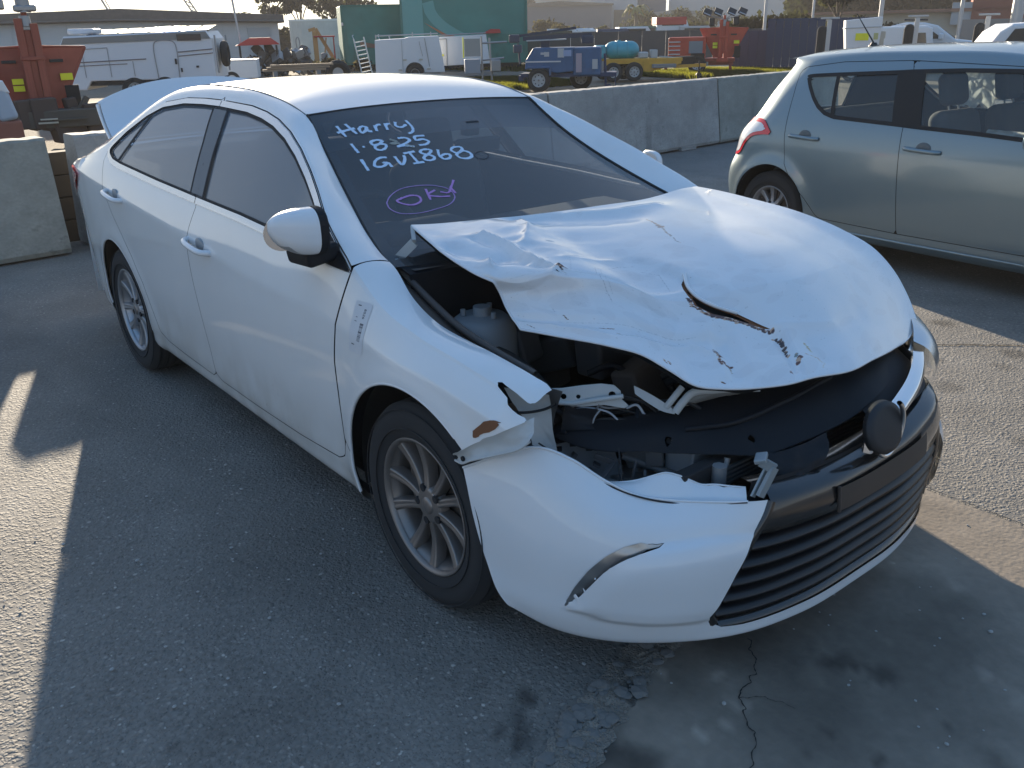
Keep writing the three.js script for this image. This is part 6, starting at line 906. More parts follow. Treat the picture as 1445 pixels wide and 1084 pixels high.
  part(cab, 'curtain_airbag', bag(-1.40, -0.30, 0.98, 1.37, -0.60, 2), bm, 'deployed white curtain airbag'); part(cab, 'curtain_airbag', bag(-2.02, -1.72, 1.04, 1.36, -0.58, 5), bm); part(cab, 'side_airbag', bag(-1.16, -0.92, 0.84, 1.0, 0.50, 8), bm);
  part(cab, 'headlining', geo(push(flip(deck(-2.7, -0.66, 16, 0.94)), 0.04)), std(rgb(0.2, 0.2, 0.19), 0.95));
}

// ---------------------------------------------------------------- the yard behind the barrier
function polarEarly(px, r) { const a = (-141.54 + Math.atan((px - 722.5) / 1252.5 * Math.cos(0.38)) * 180 / Math.PI) * D2R; return [2.03 + r * Math.cos(a), 2.13 + r * Math.sin(a)]; }
const lookTurn = (x, z, extra = 0) => { const a = Math.atan2(z - 2.1315, x - 2.0308); return Math.atan2(-Math.cos(a), -Math.sin(a)) + extra; }; // local x to the viewer's right, z towards the viewer
const grime = noiseTex(256, 256, (u, v) => { const f = tileable((a, b) => fbm(a * 5, b * 5, 21, 4)), g = tileable((a, b) => fbm(a * 14, b * 3, 8, 3)); const k = clamp(0.95 + 0.22 * f(u, v) - 0.10 * sstep(0.1, 0.4, g(u, v)), 0.3, 1); return [k, k * 0.99, k * 0.97]; }, { srgb: true, repeat: [0.6, 0.6] });
const mt = {
  orange: std(rgb(0.50, 0.060, 0.030), 0.5), orangeDark: std(rgb(0.30, 0.05, 0.03), 0.6), yellow: std(rgb(0.62, 0.33, 0.03), 0.5), safety: std(rgb(0.75, 0.72, 0.02), 0.6), blue: std(rgb(0.04, 0.12, 0.26), 0.55), blueDark: std(rgb(0.02, 0.045, 0.12), 0.6), turq: std(rgb(0.05, 0.36, 0.46), 0.4),
  teal: std(rgb(0.035, 0.19, 0.16), 0.6), teal2: std(rgb(0.05, 0.24, 0.215), 0.6), tealPale: std(rgb(0.10, 0.32, 0.30), 0.6), navy: std(rgb(0.024, 0.040, 0.085), 0.7), grey: std(rgb(0.22, 0.22, 0.22), 0.8), paleGrey: std(rgb(0.42, 0.43, 0.43), 0.8), white: std(rgb(0.66, 0.67, 0.68), 0.5), offWhite: std(rgb(0.56, 0.56, 0.54), 0.6), panel: std(rgb(0.58, 0.60, 0.62), 0.55), roof: std(rgb(0.20, 0.165, 0.145), 0.9), steel: std(rgb(0.30, 0.31, 0.32), 0.45, 0.7), galv: std(rgb(0.42, 0.43, 0.44), 0.45, 0.6), red: std(rgb(0.42, 0.03, 0.03), 0.5), brick: std(rgb(0.26, 0.10, 0.07), 0.9), cream: std(rgb(0.50, 0.46, 0.38), 0.8), solar: phy({ color: rgb(0.02, 0.025, 0.05), roughness: 0.1, clearcoat: 1 }), glass: std(rgb(0.02, 0.025, 0.03), 0.12), ladder: std(rgb(0.42, 0.50, 0.54), 0.5, 0.3), bark: std(rgb(0.13, 0.105, 0.085), 0.95),
};
for (const k of ['orange', 'orangeDark', 'yellow', 'blue', 'blueDark', 'teal', 'teal2', 'panel', 'roof', 'turq']) mt[k].map = grime;
mt.rusty = std(rgb(0.33, 0.085, 0.055), 0.7, 0, { map: grime });  // tower orange with glare fading put into the colour, no actual rust
function smallWheel(parent, x, z, R = 0.32, w = 0.2, mat = M.alloy) { const W = makeWheel(parent, { R, rim: R * 0.56, width: w, mat: mt.paleGrey, steel: true }); W.position.set(x, R, z); return W; }
function at(name, label, cat, x, z, extra = 0, group) { return thing(name, label, cat, [x, 0, z], lookTurn(x, z, extra), group); }

// --- orange lighting towers (one near on the left, one far)
function lightTower(t, mastTop, lamps, OR = mt.orange) {
  part(t, 'chassis', [bx(2.3, 0.12, 0.9, -0.55, 0.42, 0, 0.02), beam([-1.7, 0.45, 0], [-2.3, 0.40, 0], 0.09), bx(0.1, 0.42, 0.1, -1.9, 0.0, 0.3), bx(0.1, 0.42, 0.1, 0.45, 0.0, 0.42), bx(0.9, 0.16, 0.7, 0.1, 0.30, 0, 0.02)], mt.orangeDark);
  part(t, 'engine_canopy', [tf(new RoundedBoxGeometry(1.35, 0.72, 0.95, 3, 0.05), { p: [-1.15, 0.92, 0] })], OR);
  for (let i = 0; i < 4; i++) part(t, 'louvre', bx(0.42, 0.035, 0.02, -1.6, 0.68 + i * 0.14, 0.485, 0.006), mt.offWhite);
  part(t, 'door_panel', bx(0.5, 0.42, 0.025, -0.83, 0.72, 0.485, 0.008), std(rgb(0.16, 0.2, 0.23), 0.4));
  for (const sg of [1, -1]) { part(t, 'hinged_wing', prism([[0.02, 0.55], [0.30, 0.55], [0.86, 1.55], [0.02, 1.58]].map(([a, b]) => [a * sg, b]), 0.05, { p: [0.15, 0, 0.28], r: [0, 0.25 * sg, 0], bevel: 0.008 }), OR); part(t, 'wing_edge', [rod([0.15 + 0.30 * sg, 0.55, 0.22], [0.15 + 0.86 * sg, 1.55, 0.07], 0.022), rod([0.15 + 0.04 * sg, 1.58, 0.29], [0.15 + 0.86 * sg, 1.55, 0.07], 0.022)], OR); part(t, 'wing_slot', bx(0.22, 0.05, 0.02, 0.15 + 0.36 * sg, 1.32, 0.24, 0.005, [0, 0.25 * sg, 0]), M.black); }
  part(t, 'safety_sticker', [bx(0.17, 0.09, 0.012, -0.14, 0.99, 0.345), bx(0.17, 0.09, 0.012, -0.14, 0.88, 0.345)], mt.safety); part(t, 'safety_sticker', bx(0.2, 0.11, 0.012, 0.62, 1.03, 0.25, 0, [0, 0.25, 0]), mt.safety);
  const mx = 0.15; part(t, 'mast_channel', [bx(0.12, mastTop * 0.80, 0.14, mx - 0.11, 0.45, 0.42, 0.012), bx(0.12, mastTop * 0.76, 0.14, mx + 0.11, 0.45, 0.42, 0.012), bx(0.42, 0.12, 0.2, mx, 0.40, 0.42, 0.02), bx(0.36, 0.06, 0.18, mx, mastTop * 0.7, 0.42, 0.01)], OR);
  part(t, 'mast', [bx(0.10, mastTop - 0.7, 0.10, mx, 0.7, 0.40, 0.01), cyl(0.045, 0.045, 0.5, [mx, mastTop, 0.4], [0, 0, 0], 12)], OR);
  part(t, 'mast_head', [cyl(0.09, 0.08, 0.16, [mx, mastTop + 0.02, 0.40], [0, 0, 0], 12), bx(0.30, 0.06, 0.12, mx, mastTop - 0.12, 0.4, 0.01)], mt.steel);
  if (lamps) for (let i = 0; i < 4; i++) { const L = sub(t, 'flood_lamp'), x = mx + [-0.62, -0.24, 0.24, 0.62][i]; part(L, 'lamp_box', tf(new RoundedBoxGeometry(0.30, 0.26, 0.10, 3, 0.03), { p: [x, mastTop + 0.36, 0.42], r: [-0.75, 0.25, -0.3] }), M.black); part(L, 'lamp_glass', tf(new RoundedBoxGeometry(0.25, 0.21, 0.03, 2, 0.01), { p: [x + 0.01, mastTop + 0.345, 0.475], r: [-0.75, 0.25, -0.3] }), mt.galv); part(L, 'lamp_arm', rod([mx, mastTop + 0.1, 0.4], [x, mastTop + 0.26, 0.42], 0.018), mt.steel); }
  if (lamps) part(t, 'ballast_box', [tf(new RoundedBoxGeometry(0.2, 0.28, 0.16, 3, 0.04), { p: [mx - 0.45, mastTop + 0.02, 0.42] }), tf(new RoundedBoxGeometry(0.2, 0.28, 0.16, 3, 0.04), { p: [mx + 0.40, mastTop + 0.05, 0.42] })], M.black);
  smallWheel(t, -0.75, 0.62, 0.33, 0.18); smallWheel(t, -0.75, -0.42, 0.33, 0.18);
  part(t, 'jockey_wheel', [cyl(0.09, 0.09, 0.05, [-2.15, 0.09, 0.05], [Math.PI / 2, 0, 0], 14), rod([-2.15, 0.1, 0.05], [-2.15, 0.5, 0.05], 0.025)], M.black);
  parts(t, 'battery_box', [bx(0.5, 0.36, 0.4, -0.75, 0.36, 0.42, 0.03), bx(0.22, 0.4, 0.03, 0.66, 0.55, 0.36, 0.01)], M.blackPlastic);
}
{ const t = at('lighting_tower', 'orange lighting tower with four black floodlights, on grass by the navy fence', 'lighting tower', -20.5, -25.9, 0.0); lightTower(t, 1.75, true); t.scale.setScalar(1.0); }
{ // near one at the left edge, mast cut off by the frame
  const t = at('lighting_tower', 'orange lighting tower, colour muted for glare, behind the left barrier with its mast against the sky', 'lighting tower', -15.62, -1.45, 0.05); lightTower(t, 1.95, false, mt.rusty);
  part(t, 'hose_drum', [tube([[-0.62, 2.36, 0.4], [-0.45, 2.47, 0.4], [-0.2, 2.48, 0.4], [0.1, 2.50, 0.4], [0.42, 2.44, 0.4], [0.52, 2.30, 0.4]], 0.028, 40, 8), tf(new RoundedBoxGeometry(0.22, 0.16, 0.18, 2, 0.03), { p: [-0.22, 2.22, 0.42] }), tf(new RoundedBoxGeometry(0.34, 0.10, 0.18, 2, 0.03), { p: [0.18, 2.16, 0.42] }), cyl(0.11, 0.10, 0.5, [0.16, 2.35, 0.4], [0, 0, 0], 14)], mt.steel);
  { const r = rng(17); parts(t, 'undergear', Array.from({ length: 14 }, (_, i) => bx(0.18 + r() * 0.4, 0.15 + r() * 0.4, 0.2 + r() * 0.3, -1.1 + i * 0.155, 0.06 + r() * 0.3, 0.35 + r() * 0.35, 0.03, [0, r() * 0.6, r() * 0.3])), std(rgb(0.085, 0.06, 0.05), 0.9)); parts(t, 'pale_bar', [bx(0.26, 0.02, 0.05, 0.18, 0.44, 0.86), bx(0.3, 0.025, 0.05, 0.16, 0.38, 0.86)], mt.cream); }
  part(t, 'lower_frame', [bx(1.9, 0.28, 0.5, 0.0, 0.30, 0.55, 0.02), beam([0.55, 0.35, 0.6], [0.85, 0.75, 0.5], 0.08), beam([0.62, 0.1, 0.6], [0.62, 0.6, 0.6], 0.10), bx(0.5, 0.02, 0.08, 0.52, 0.42, 0.84)], std(rgb(0.10, 0.085, 0.07), 0.9));
}
// --- white off-road caravan with solar panels along its roof
{
  const t = at('caravan', 'long white off-road caravan with solar panels along its roof', 'caravan', -23.7, -6.0, -0.25), W = 4.3;
  part(t, 'body', prism([[-2.15, 0.62], [-1.95, 0.40], [-1.55, 0.40], [-1.4, 0.62], [1.85, 0.62], [1.85, 1.62], [1.72, 1.82], [-1.9, 1.74], [-2.35, 1.05]], 1.9, { p: [0, 0, -0.95], bevel: 0.03 }), mt.white);
  part(t, 'roof_band', [prism([[-1.98, 1.55], [1.83, 1.62], [1.72, 1.80], [-1.9, 1.70]], 0.02, { p: [0, 0, 0.012] })], std(rgb(0.22, 0.215, 0.20), 0.6));
  part(t, 'awning_window', bx(0.62, 0.16, 0.02, 1.28, 1.58, 0.025, 0.02), mt.glass);
  for (let i = 0; i < 8; i++) part(t, 'solar_panel', bx(0.34, 0.035, 1.3, -1.2 + i * 0.40, 1.81 + i * 0.008, -0.85, 0.008, [0.10, 0, 0.02]), mt.solar);
  part(t, 'air_conditioner', tf(new RoundedBoxGeometry(0.7, 0.14, 0.7, 3, 0.05), { p: [-1.55, 1.86, -0.7] }), mt.white);
  const line = (a, b, r = 0.012) => rod([a[0], a[1], 0.012], [b[0], b[1], 0.012], r, 6);
  part(t, 'stripe', [line([-2.2, 1.08], [0.1, 1.15], 0.014), line([-2.1, 1.0], [-0.4, 1.04], 0.01), line([0.95, 1.30], [1.85, 1.36], 0.014), line([0.95, 1.20], [1.85, 1.26], 0.012)], std(rgb(0.16, 0.14, 0.14), 0.6));
  const d = sub(t, 'entry_door'); part(d, 'door_frame', [tube([[0.35, 0.64, 0.015], [0.35, 1.50, 0.015], [0.42, 1.58, 0.015], [0.82, 1.58, 0.015], [0.9, 1.5, 0.015], [0.9, 0.64, 0.015]], 0.012, 60, 6)], mt.steel); part(d, 'door_handle', bx(0.05, 0.14, 0.03, 0.86, 1.0, 0.03, 0.01), M.black);
  part(t, 'locker_door', [line([-1.5, 0.72], [-1.5, 1.42], 0.008), line([-1.5, 1.42], [-0.85, 1.45], 0.008), line([-0.85, 1.45], [-0.85, 0.72], 0.008), line([-0.25, 0.72], [-0.25, 1.1], 0.008)], mt.steel); part(t, 'vent', [bx(0.10, 0.06, 0.02, -1.15, 0.52, 0.03), bx(0.07, 0.05, 0.02, 1.4, 0.9, 0.012), bx(0.04, 0.1, 0.02, 0.98, 0.8, 0.012)], M.black);
  part(t, 'spare_wheel', [tf(new THREE.TorusGeometry(0.24, 0.10, 12, 28), { p: [2.02, 1.22, -0.8], r: [0, Math.PI / 2, 0] }), cyl(0.2, 0.2, 0.08, [2.02, 1.22, -0.8], [0, 0, Math.PI / 2], 18)], M.tyre);
  part(t, 'rear_bar', [rod([1.92, 0.75, -0.1], [1.92, 1.7, -0.1], 0.025), rod([1.92, 0.75, -1.8], [1.92, 1.7, -1.8], 0.025)], mt.steel);
  smallWheel(t, -0.3, 0.0, 0.36, 0.22); smallWheel(t, 0.5, 0.0, 0.36, 0.22); part(t, 'skirt', bx(3.2, 0.10, 1.7, 0.1, 0.5, -0.95), M.black);
}
{ const t = at('box_trailer', 'low white box trailer to the right of the caravan', 'trailer', -29.4, -10.7, -0.1); part(t, 'body', tf(new RoundedBoxGeometry(1.95, 0.58, 1.3, 3, 0.03), { p: [0, 0.60, 0] }), mt.white); part(t, 'lid_edge', [bx(0.85, 0.035, 1.32, -0.5, 0.875, 0), bx(0.95, 0.035, 1.32, 0.5, 0.885, 0)], mt.white); part(t, 'latch', bx(0.06, 0.08, 0.03, -0.55, 0.62, 0.66), M.black); smallWheel(t, 0.1, 0.66, 0.28, 0.16); }
// --- long white shed with a low brown gable roof
{
  const t = at('shed', 'long white shed with a low brown roof at the left', 'shed', -40.9, -11.0, 0.0);
  part(t, 'wall', bx(23.5, 2.35, 6, -5.25, 0, -3.2), mt.panel); for (let i = 0; i < 22; i++) part(t, 'cladding_rib', bx(0.05, 2.3, 0.03, -16.3 + i * 1.07, 0.02, -0.19), mt.panel);
  part(t, 'roof', prism([[-17.4, 2.16], [-17.4, 2.30], [-0.2, 2.86], [6.75, 2.52], [6.75, 2.18], [-0.2, 2.33]], 6.6, { p: [0, 0, -3.2], bevel: 0.02 }), mt.roof);
  part(t, 'gutter', [rod([-17.4, 2.22, 0.13], [-0.2, 2.40, 0.13], 0.05), rod([-0.2, 2.40, 0.13], [6.75, 2.25, 0.13], 0.05)], mt.roof); part(t, 'side_door', bx(1.0, 1.8, 0.05, 5.6, 0.2, -0.18, 0.01), mt.paleGrey);
}
// --- teal containers, ladders, white service bodies
function container(t, w, h, d, mat, flash) {
  part(t, 'body', tf(new RoundedBoxGeometry(w, h, d, 2, 0.04), { p: [0, h / 2 + 0.25, -d / 2] }), mat); parts(t, 'corner_post', [bx(0.10, h, 0.10, -w / 2 + 0.03, 0.25, 0.0), bx(0.10, h, 0.10, w / 2 - 0.03, 0.25, 0.0)], mt.teal); part(t, 'rail', [bx(w, 0.10, 0.08, 0, 0.25, 0.01), bx(w, 0.08, 0.08, 0, h + 0.2, 0.01)], mt.teal);
  if (flash) { part(t, 'swoosh', geo(gridSoup(Array.from({ length: 30 }, (_, i) => { const q = i / 29, x = lerp(-w * 0.30, w * 0.1, q), y = h * 0.75 + 0.25 - h * 0.46 * q ** 0.45 , th = 0.32 * Math.sin(Math.PI * (0.1 + 0.9 * q)); return [[x + 0.35 * (1 - q), y + 0.02, 0.012], [x - 0.15 + 0.25 * q, y - th, 0.012]]; }))), mt.tealPale); part(t, 'orange_flash', prism([[-w * 0.32, h * 0.50], [-w * 0.15, h * 0.36], [w * 0.05, h * 0.29], [-w * 0.14, h * 0.31]], 0.012, { p: [0, 0.25, 0.015] }), std(rgb(0.42, 0.16, 0.08), 0.7)); }
  part(t, 'skid', [bx(w * 0.9, 0.22, 0.3, 0, 0.02, -0.3), bx(w * 0.9, 0.22, 0.3, 0, 0.02, -d + 0.3)], M.dark);
}
{ const t = at('curtain_trailer', 'lower teal truck body left of the taller one, ladders leaning by it', 'truck body', -37.5, -21.3, 0.1); container(t, 2.9, 2.62, 3, mt.teal2, false); part(t, 'orange_patch', prism([[-0.7, 1.05], [0.9, 0.75], [0.5, 0.68], [-0.6, 0.8]], 0.012, { p: [0, 0.25, 0.015] }), std(rgb(0.25, 0.14, 0.10), 0.7)); part(t, 'side_lamp', bx(0.08, 0.14, 0.06, -1.42, 2.0, 0.05, 0.02), mt.white); }
{ const t = at('curtain_trailer', 'tall teal curtain-sided truck body with a pale swoosh, its top above the frame', 'truck body', -33.4, -23.7, 0.06); container(t, 5.75, 3.6, 3, mt.teal2, true); part(t, 'red_hatch', prism([[0.05, 0], [0.95, 0.02], [0.9, 0.18], [0.5, 0.2]], 0.1, { p: [0.7, 1.52, 0.15], bevel: 0.01 }), mt.red); part(t, 'end_panel', bx(0.95, 3.5, 0.02, -2.35, 0.3, 0.02), mt.tealPale); part(t, 'lower_panel', bx(1.6, 1.2, 0.02, 1.95, 0.3, 0.02), mt.teal); }
function ladder(x, z, h, w, lean, label) { const t = at('step_ladder', label, 'ladder', x, z, 0.1, 'ladders leaning at the teal truck bodies'); delete t.userData.group; const tilt = (g) => tf(g, { r: [0, 0, lean] }); part(t, 'stile', tilt(bx(0.05, h, 0.06, -w / 2, 0, 0)), mt.ladder); part(t, 'stile', tilt(bx(0.05, h, 0.06, w / 2, 0, 0)), mt.ladder); for (let i = 1; i < 9; i++) part(t, 'tread', tilt(bx(w - 0.04, 0.035, 0.12, 0, i * h / 9, 0)), mt.ladder); part(t, 'hand_hook', tilt(tube([[-w / 2, h, 0], [-w / 2 - 0.02, h + 0.12, -0.05], [-w / 2 + 0.03, h + 0.15, -0.1]], 0.015, 16, 6)), mt.ladder); }
ladder(-32.2, -17.75, 1.5, 0.42, 0.17, 'pale blue ladder leaning clear of the white service body'); ladder(-31.6, -18.6, 1.5, 0.42, 0.17, 'pale blue ladder partly behind the white service body');
{
  const t = at('service_canopy', 'white boxy service truck canopy with a wheel arch', 'truck canopy', -26.6, -16.2, 0.0);
  part(t, 'body', prism([[-1.18, 0.3], [-1.14, 1.42], [-0.1, 1.46], [0.05, 1.50], [1.12, 1.52], [1.22, 0.9], [1.30, 0.3]], 1.5, { p: [0, 0, -0.78], bevel: 0.02, holes: [] }), mt.white); part(t, 'wheel_arch', [tf(new THREE.TorusGeometry(0.31, 0.03, 8, 24, Math.PI), { p: [0.22, 0.32, 0.0] }), cyl(0.30, 0.30, 0.02, [0.22, 0.32, -0.008], [Math.PI / 2, 0, 0], 24)], M.black); smallWheel(t, 0.22, 0.02, 0.28, 0.2);
  part(t, 'door_line', [rod([0.42, 1.35, 0], [0.52, 0.85, 0], 0.008), rod([-0.2, 0.35, 0], [-0.2, 1.4, 0], 0.006), rod([0.75, 0.5, 0], [0.62, 1.45, 0], 0.012)], mt.steel); for (const [x, y] of [[-0.12, 0.72], [0.45, 0.72], [-0.3, 0.38], [0.72, 0.4]]) part(t, 'latch', bx(0.13, 0.05, 0.03, x, y, 0.01, 0.01), mt.cream); part(t, 'roof_rack', [rod([-1.1, 1.56, -0.1], [1.1, 1.6, -0.1], 0.018), rod([-1.1, 1.46, -0.1], [-1.1, 1.60, -0.1], 0.02), rod([0.2, 1.5, -0.1], [0.2, 1.66, -0.1], 0.02), rod([0.85, 1.5, -0.1], [0.85, 1.66, -0.1], 0.02)], mt.galv);
}
{
  const t = at('raised_canopy', 'white flat-sided service body raised on a skid with a roof rack', 'truck canopy', -27.3, -19.2, 0.0);
  part(t, 'body', prism([[-0.98, 0.42], [-0.95, 1.46], [0.85, 1.52], [0.98, 0.48]], 1.4, { p: [0, 0, -0.72], bevel: 0.02 }), mt.white); part(t, 'roof_rail', [rod([-0.95, 1.52, 0.0], [0.85, 1.58, 0.0], 0.02), bx(0.9, 0.04, 0.6, 0.3, 1.54, -0.5)], mt.steel); part(t, 'reflector', bx(0.14, 0.07, 0.02, -0.86, 0.78, 0.0), mt.safety); part(t, 'skid', [bx(1.95, 0.14, 1.2, 0.02, 0.05, -0.7), bx(0.75, 0.22, 0.6, 0.35, 0.25, -0.5, 0.05)], mt.grey); part(t, 'door_frame', [rod([-0.68, 0.45, 0.0], [-0.66, 1.4, 0.0], 0.015), rod([-0.98, 1.38, 0], [-0.66, 1.4, 0], 0.012)], mt.steel); part(t, 'corner_bar', rod([1.06, 0.05, 0.05], [0.98, 0.9, 0.02], 0.02), M.black);
}
{ const t = at('container', 'pale grey white container behind the yellow crane', 'container', -46.7, -23.4, 0.0); part(t, 'body', bx(3.5, 2.2, 4, 0, 0.2, -2, 0.03), mt.panel); for (let i = 0; i < 12; i++) part(t, 'rib', bx(0.06, 2.0, 0.03, -1.65 + i * 0.3, 0.3, 0.01), mt.panel); part(t, 'top_rail', bx(3.52, 0.1, 0.1, 0, 2.35, -0.02), mt.white); }
{ // yellow orange knuckle-boom machine
  const t = at('crane_machine', 'yellow and orange boom crane standing before the pale container', 'crane', -37.9, -18.6, 0); const yl = std(rgb(0.45, 0.24, 0.08), 0.6);
  part(t, 'post', [bx(0.22, 1.5, 0.3, -0.15, 0.3, 0, 0.03), bx(0.8, 0.3, 0.5, 0.1, 0.15, 0, 0.04)], yl); part(t, 'boom', [beam([0.75, 0.35, 0], [-0.1, 1.9, 0], 0.13, 0.16), beam([-0.1, 1.9, 0], [-0.42, 1.82, 0], 0.10, 0.14), beam([0.2, 0.6, 0.1], [0.35, 1.5, 0.1], 0.06)], yl); part(t, 'canopy_roof', [bx(0.95, 0.07, 0.8, 0.28, 1.52, 0, 0.02), rod([0.68, 0.6, 0.3], [0.68, 1.52, 0.3], 0.03)], mt.red); part(t, 'operator_seat', bx(0.3, 0.35, 0.3, 0.2, 0.5, 0.1, 0.08), mt.grey); part(t, 'track', [bx(1.3, 0.3, 0.3, 0.1, 0.0, 0.4, 0.1), bx(1.3, 0.3, 0.3, 0.1, 0, -0.4, 0.1)], M.dark); part(t, 'grab_hook', tube([[-1.0, 1.0, 0], [-1.02, 1.45, 0], [-0.95, 1.55, 0], [-0.88, 1.45, 0], [-0.88, 1.0, 0]], 0.03, 30, 6), mt.steel);
}
{ const t = at('drill_rig', 'red roofed machine with a cluttered dark frame between the shed and the container', 'machine', ...polarEarly(377, 39), 0); part(t, 'roof', prism([[-0.95, 0], [0.75, 0.02], [0.4, 0.28], [-0.4, 0.28]], 1.0, { p: [0, 1.3, 0], bevel: 0.02 }), mt.red); part(t, 'frame', [bx(0.08, 1.3, 0.08, -0.8, 0, 0.4), bx(0.08, 1.3, 0.08, 0.6, 0, 0.4), bx(1.6, 0.08, 0.9, 0, 0.25, 0)], M.dark); const r = rng(9), a = [], b = []; for (let i = 0; i < 34; i++) { const q = bx(0.1 + r() * 0.35, 0.06 + r() * 0.3, 0.2 + r() * 0.3, -0.9 + r() * 2.7, 0.1 + r() * 0.95, -0.3 + r() * 0.6, 0.02, [r(), r(), r()]); (i % 3 ? a : b).push(q); } const m1 = part(t, 'machinery', a, std(rgb(0.07, 0.06, 0.055), 0.6)); part(t, 'hydraulics', b, mt.steel); part(t, 'pole', rod([-0.75, 1.3, 0], [-0.95, 4.2, 0], 0.04), mt.galv); }
// --- blue compressor trailer
{
  const t = at('compressor_trailer', 'blue compressor trailer with stickers and a folded dark mast on top', 'trailer', -18.0, -16.0, -0.06);
  part(t, 'canopy', [prism([[-1.12, 0.62], [-1.10, 0.85], [-0.88, 1.18], [0.25, 1.18], [0.25, 0.55], [-0.2, 0.50]], 1.1, { p: [0, 0, 0], bevel: 0.03 })], mt.blue); part(t, 'rear_canopy', tf(new RoundedBoxGeometry(0.78, 0.75, 1.05, 3, 0.05), { p: [0.62, 0.80, -0.02] }), mt.blue);
  part(t, 'white_stripe', bx(1.0, 0.035, 0.02, -0.6, 0.80, 0.56), mt.offWhite); for (const [x, y, w, h] of [[-0.10, 0.92, 0.18, 0.24], [-0.5, 0.95, 0.14, 0.12], [-0.62, 1.0, 0.10, 0.06], [0.85, 0.60, 0.15, 0.26], [-0.95, 0.60, 0.07, 0.07], [-0.83, 0.62, 0.07, 0.06]]) part(t, 'sticker', bx(w, h, 0.012, x, y, x > 0.25 ? 0.515 : 0.555), mt.paleGrey); part(t, 'sticker', bx(0.22, 0.16, 0.012, 0.08, 0.95, 0.558), std(rgb(0.25, 0.33, 0.5), 0.6)); part(t, 'warning_board', bx(0.16, 0.5, 0.02, 0.40, 0.52, 0.53), std(rgb(0.36, 0.30, 0.34), 0.7));
  part(t, 'chassis', [bx(2.7, 0.10, 0.9, 0.1, 0.40, 0), beam([1.0, 0.42, 0.3], [1.35, 0.40, 0.0], 0.08), bx(0.14, 0.14, 0.8, -1.25, 0.30, 0)], mt.blueDark); part(t, 'mudguard', [bx(0.62, 0.05, 0.28, -0.72, 0.64, 0.56, 0.02), bx(0.05, 0.22, 0.28, -0.40, 0.45, 0.56, 0.01)], mt.blue);
  smallWheel(t, -0.72, 0.70, 0.33, 0.20); smallWheel(t, 0.42, -0.42, 0.33, 0.20); part(t, 'stabiliser', [rod([1.16, 0.12, 0.35], [1.12, 1.0, 0.35], 0.035), cyl(0.10, 0.10, 0.06, [1.24, 0.10, 0.36], [Math.PI / 2, 0, 0], 14), rod([1.42, 0.02, 0.3], [1.42, 0.42, 0.3], 0.02)], mt.blueDark);
  part(t, 'folded_mast', [beam([-1.2, 1.42, 0.1], [0.75, 1.50, 0.1], 0.10, 0.11), beam([-1.5, 1.48, 0.1], [0.30, 1.68, 0.12], 0.07, 0.07), bx(0.34, 0.22, 0.3, 0.62, 1.26, 0.1, 0.05), bx(0.26, 0.34, 0.2, -0.58, 1.14, 0, 0.02)], std(rgb(0.03, 0.04, 0.07), 0.6)); part(t, 'lamp_cluster', [bx(0.3, 0.22, 0.2, -1.45, 1.32, 0.1, 0.04), bx(0.24, 0.22, 0.2, -1.35, 1.05, 0.2, 0.04), rod([-1.3, 0.75, 0.1], [-1.35, 1.3, 0.1], 0.03)], std(rgb(0.05, 0.06, 0.09), 0.6)); part(t, 'roof_panel', bx(1.1, 0.035, 0.6, -0.55, 1.36, -0.1, 0.01, [0, 0, 0.02]), mt.paleGrey);
}
{ const t = at('tool_rack', 'grey equipment rack with a pale board left of the blue trailer', 'rack', -21.5, -15.9, 0.1); part(t, 'board', bx(0.50, 0.52, 0.04, -0.5, 0.92, 0.1, 0.01), std(rgb(0.30, 0.30, 0.28), 0.6)); part(t, 'yellow_edge', bx(0.035, 0.6, 0.05, -0.78, 0.88, 0.1), mt.safety); part(t, 'lower_box', bx(0.48, 0.42, 0.3, -0.52, 0.42, 0.1, 0.02), std(rgb(0.27, 0.30, 0.34), 0.6)); part(t, 'frame', [rod([-0.2, 0.2, 0], [-0.2, 1.5, 0], 0.03), rod([0.1, 0.2, 0], [0.05, 1.45, 0], 0.03), rod([-0.2, 1.3, 0], [0.6, 1.32, 0], 0.03), rod([-0.2, 0.8, 0], [0.5, 0.85, 0], 0.03), bx(0.3, 0.36, 0.3, 0.22, 0.45, 0, 0.03)], mt.steel); }
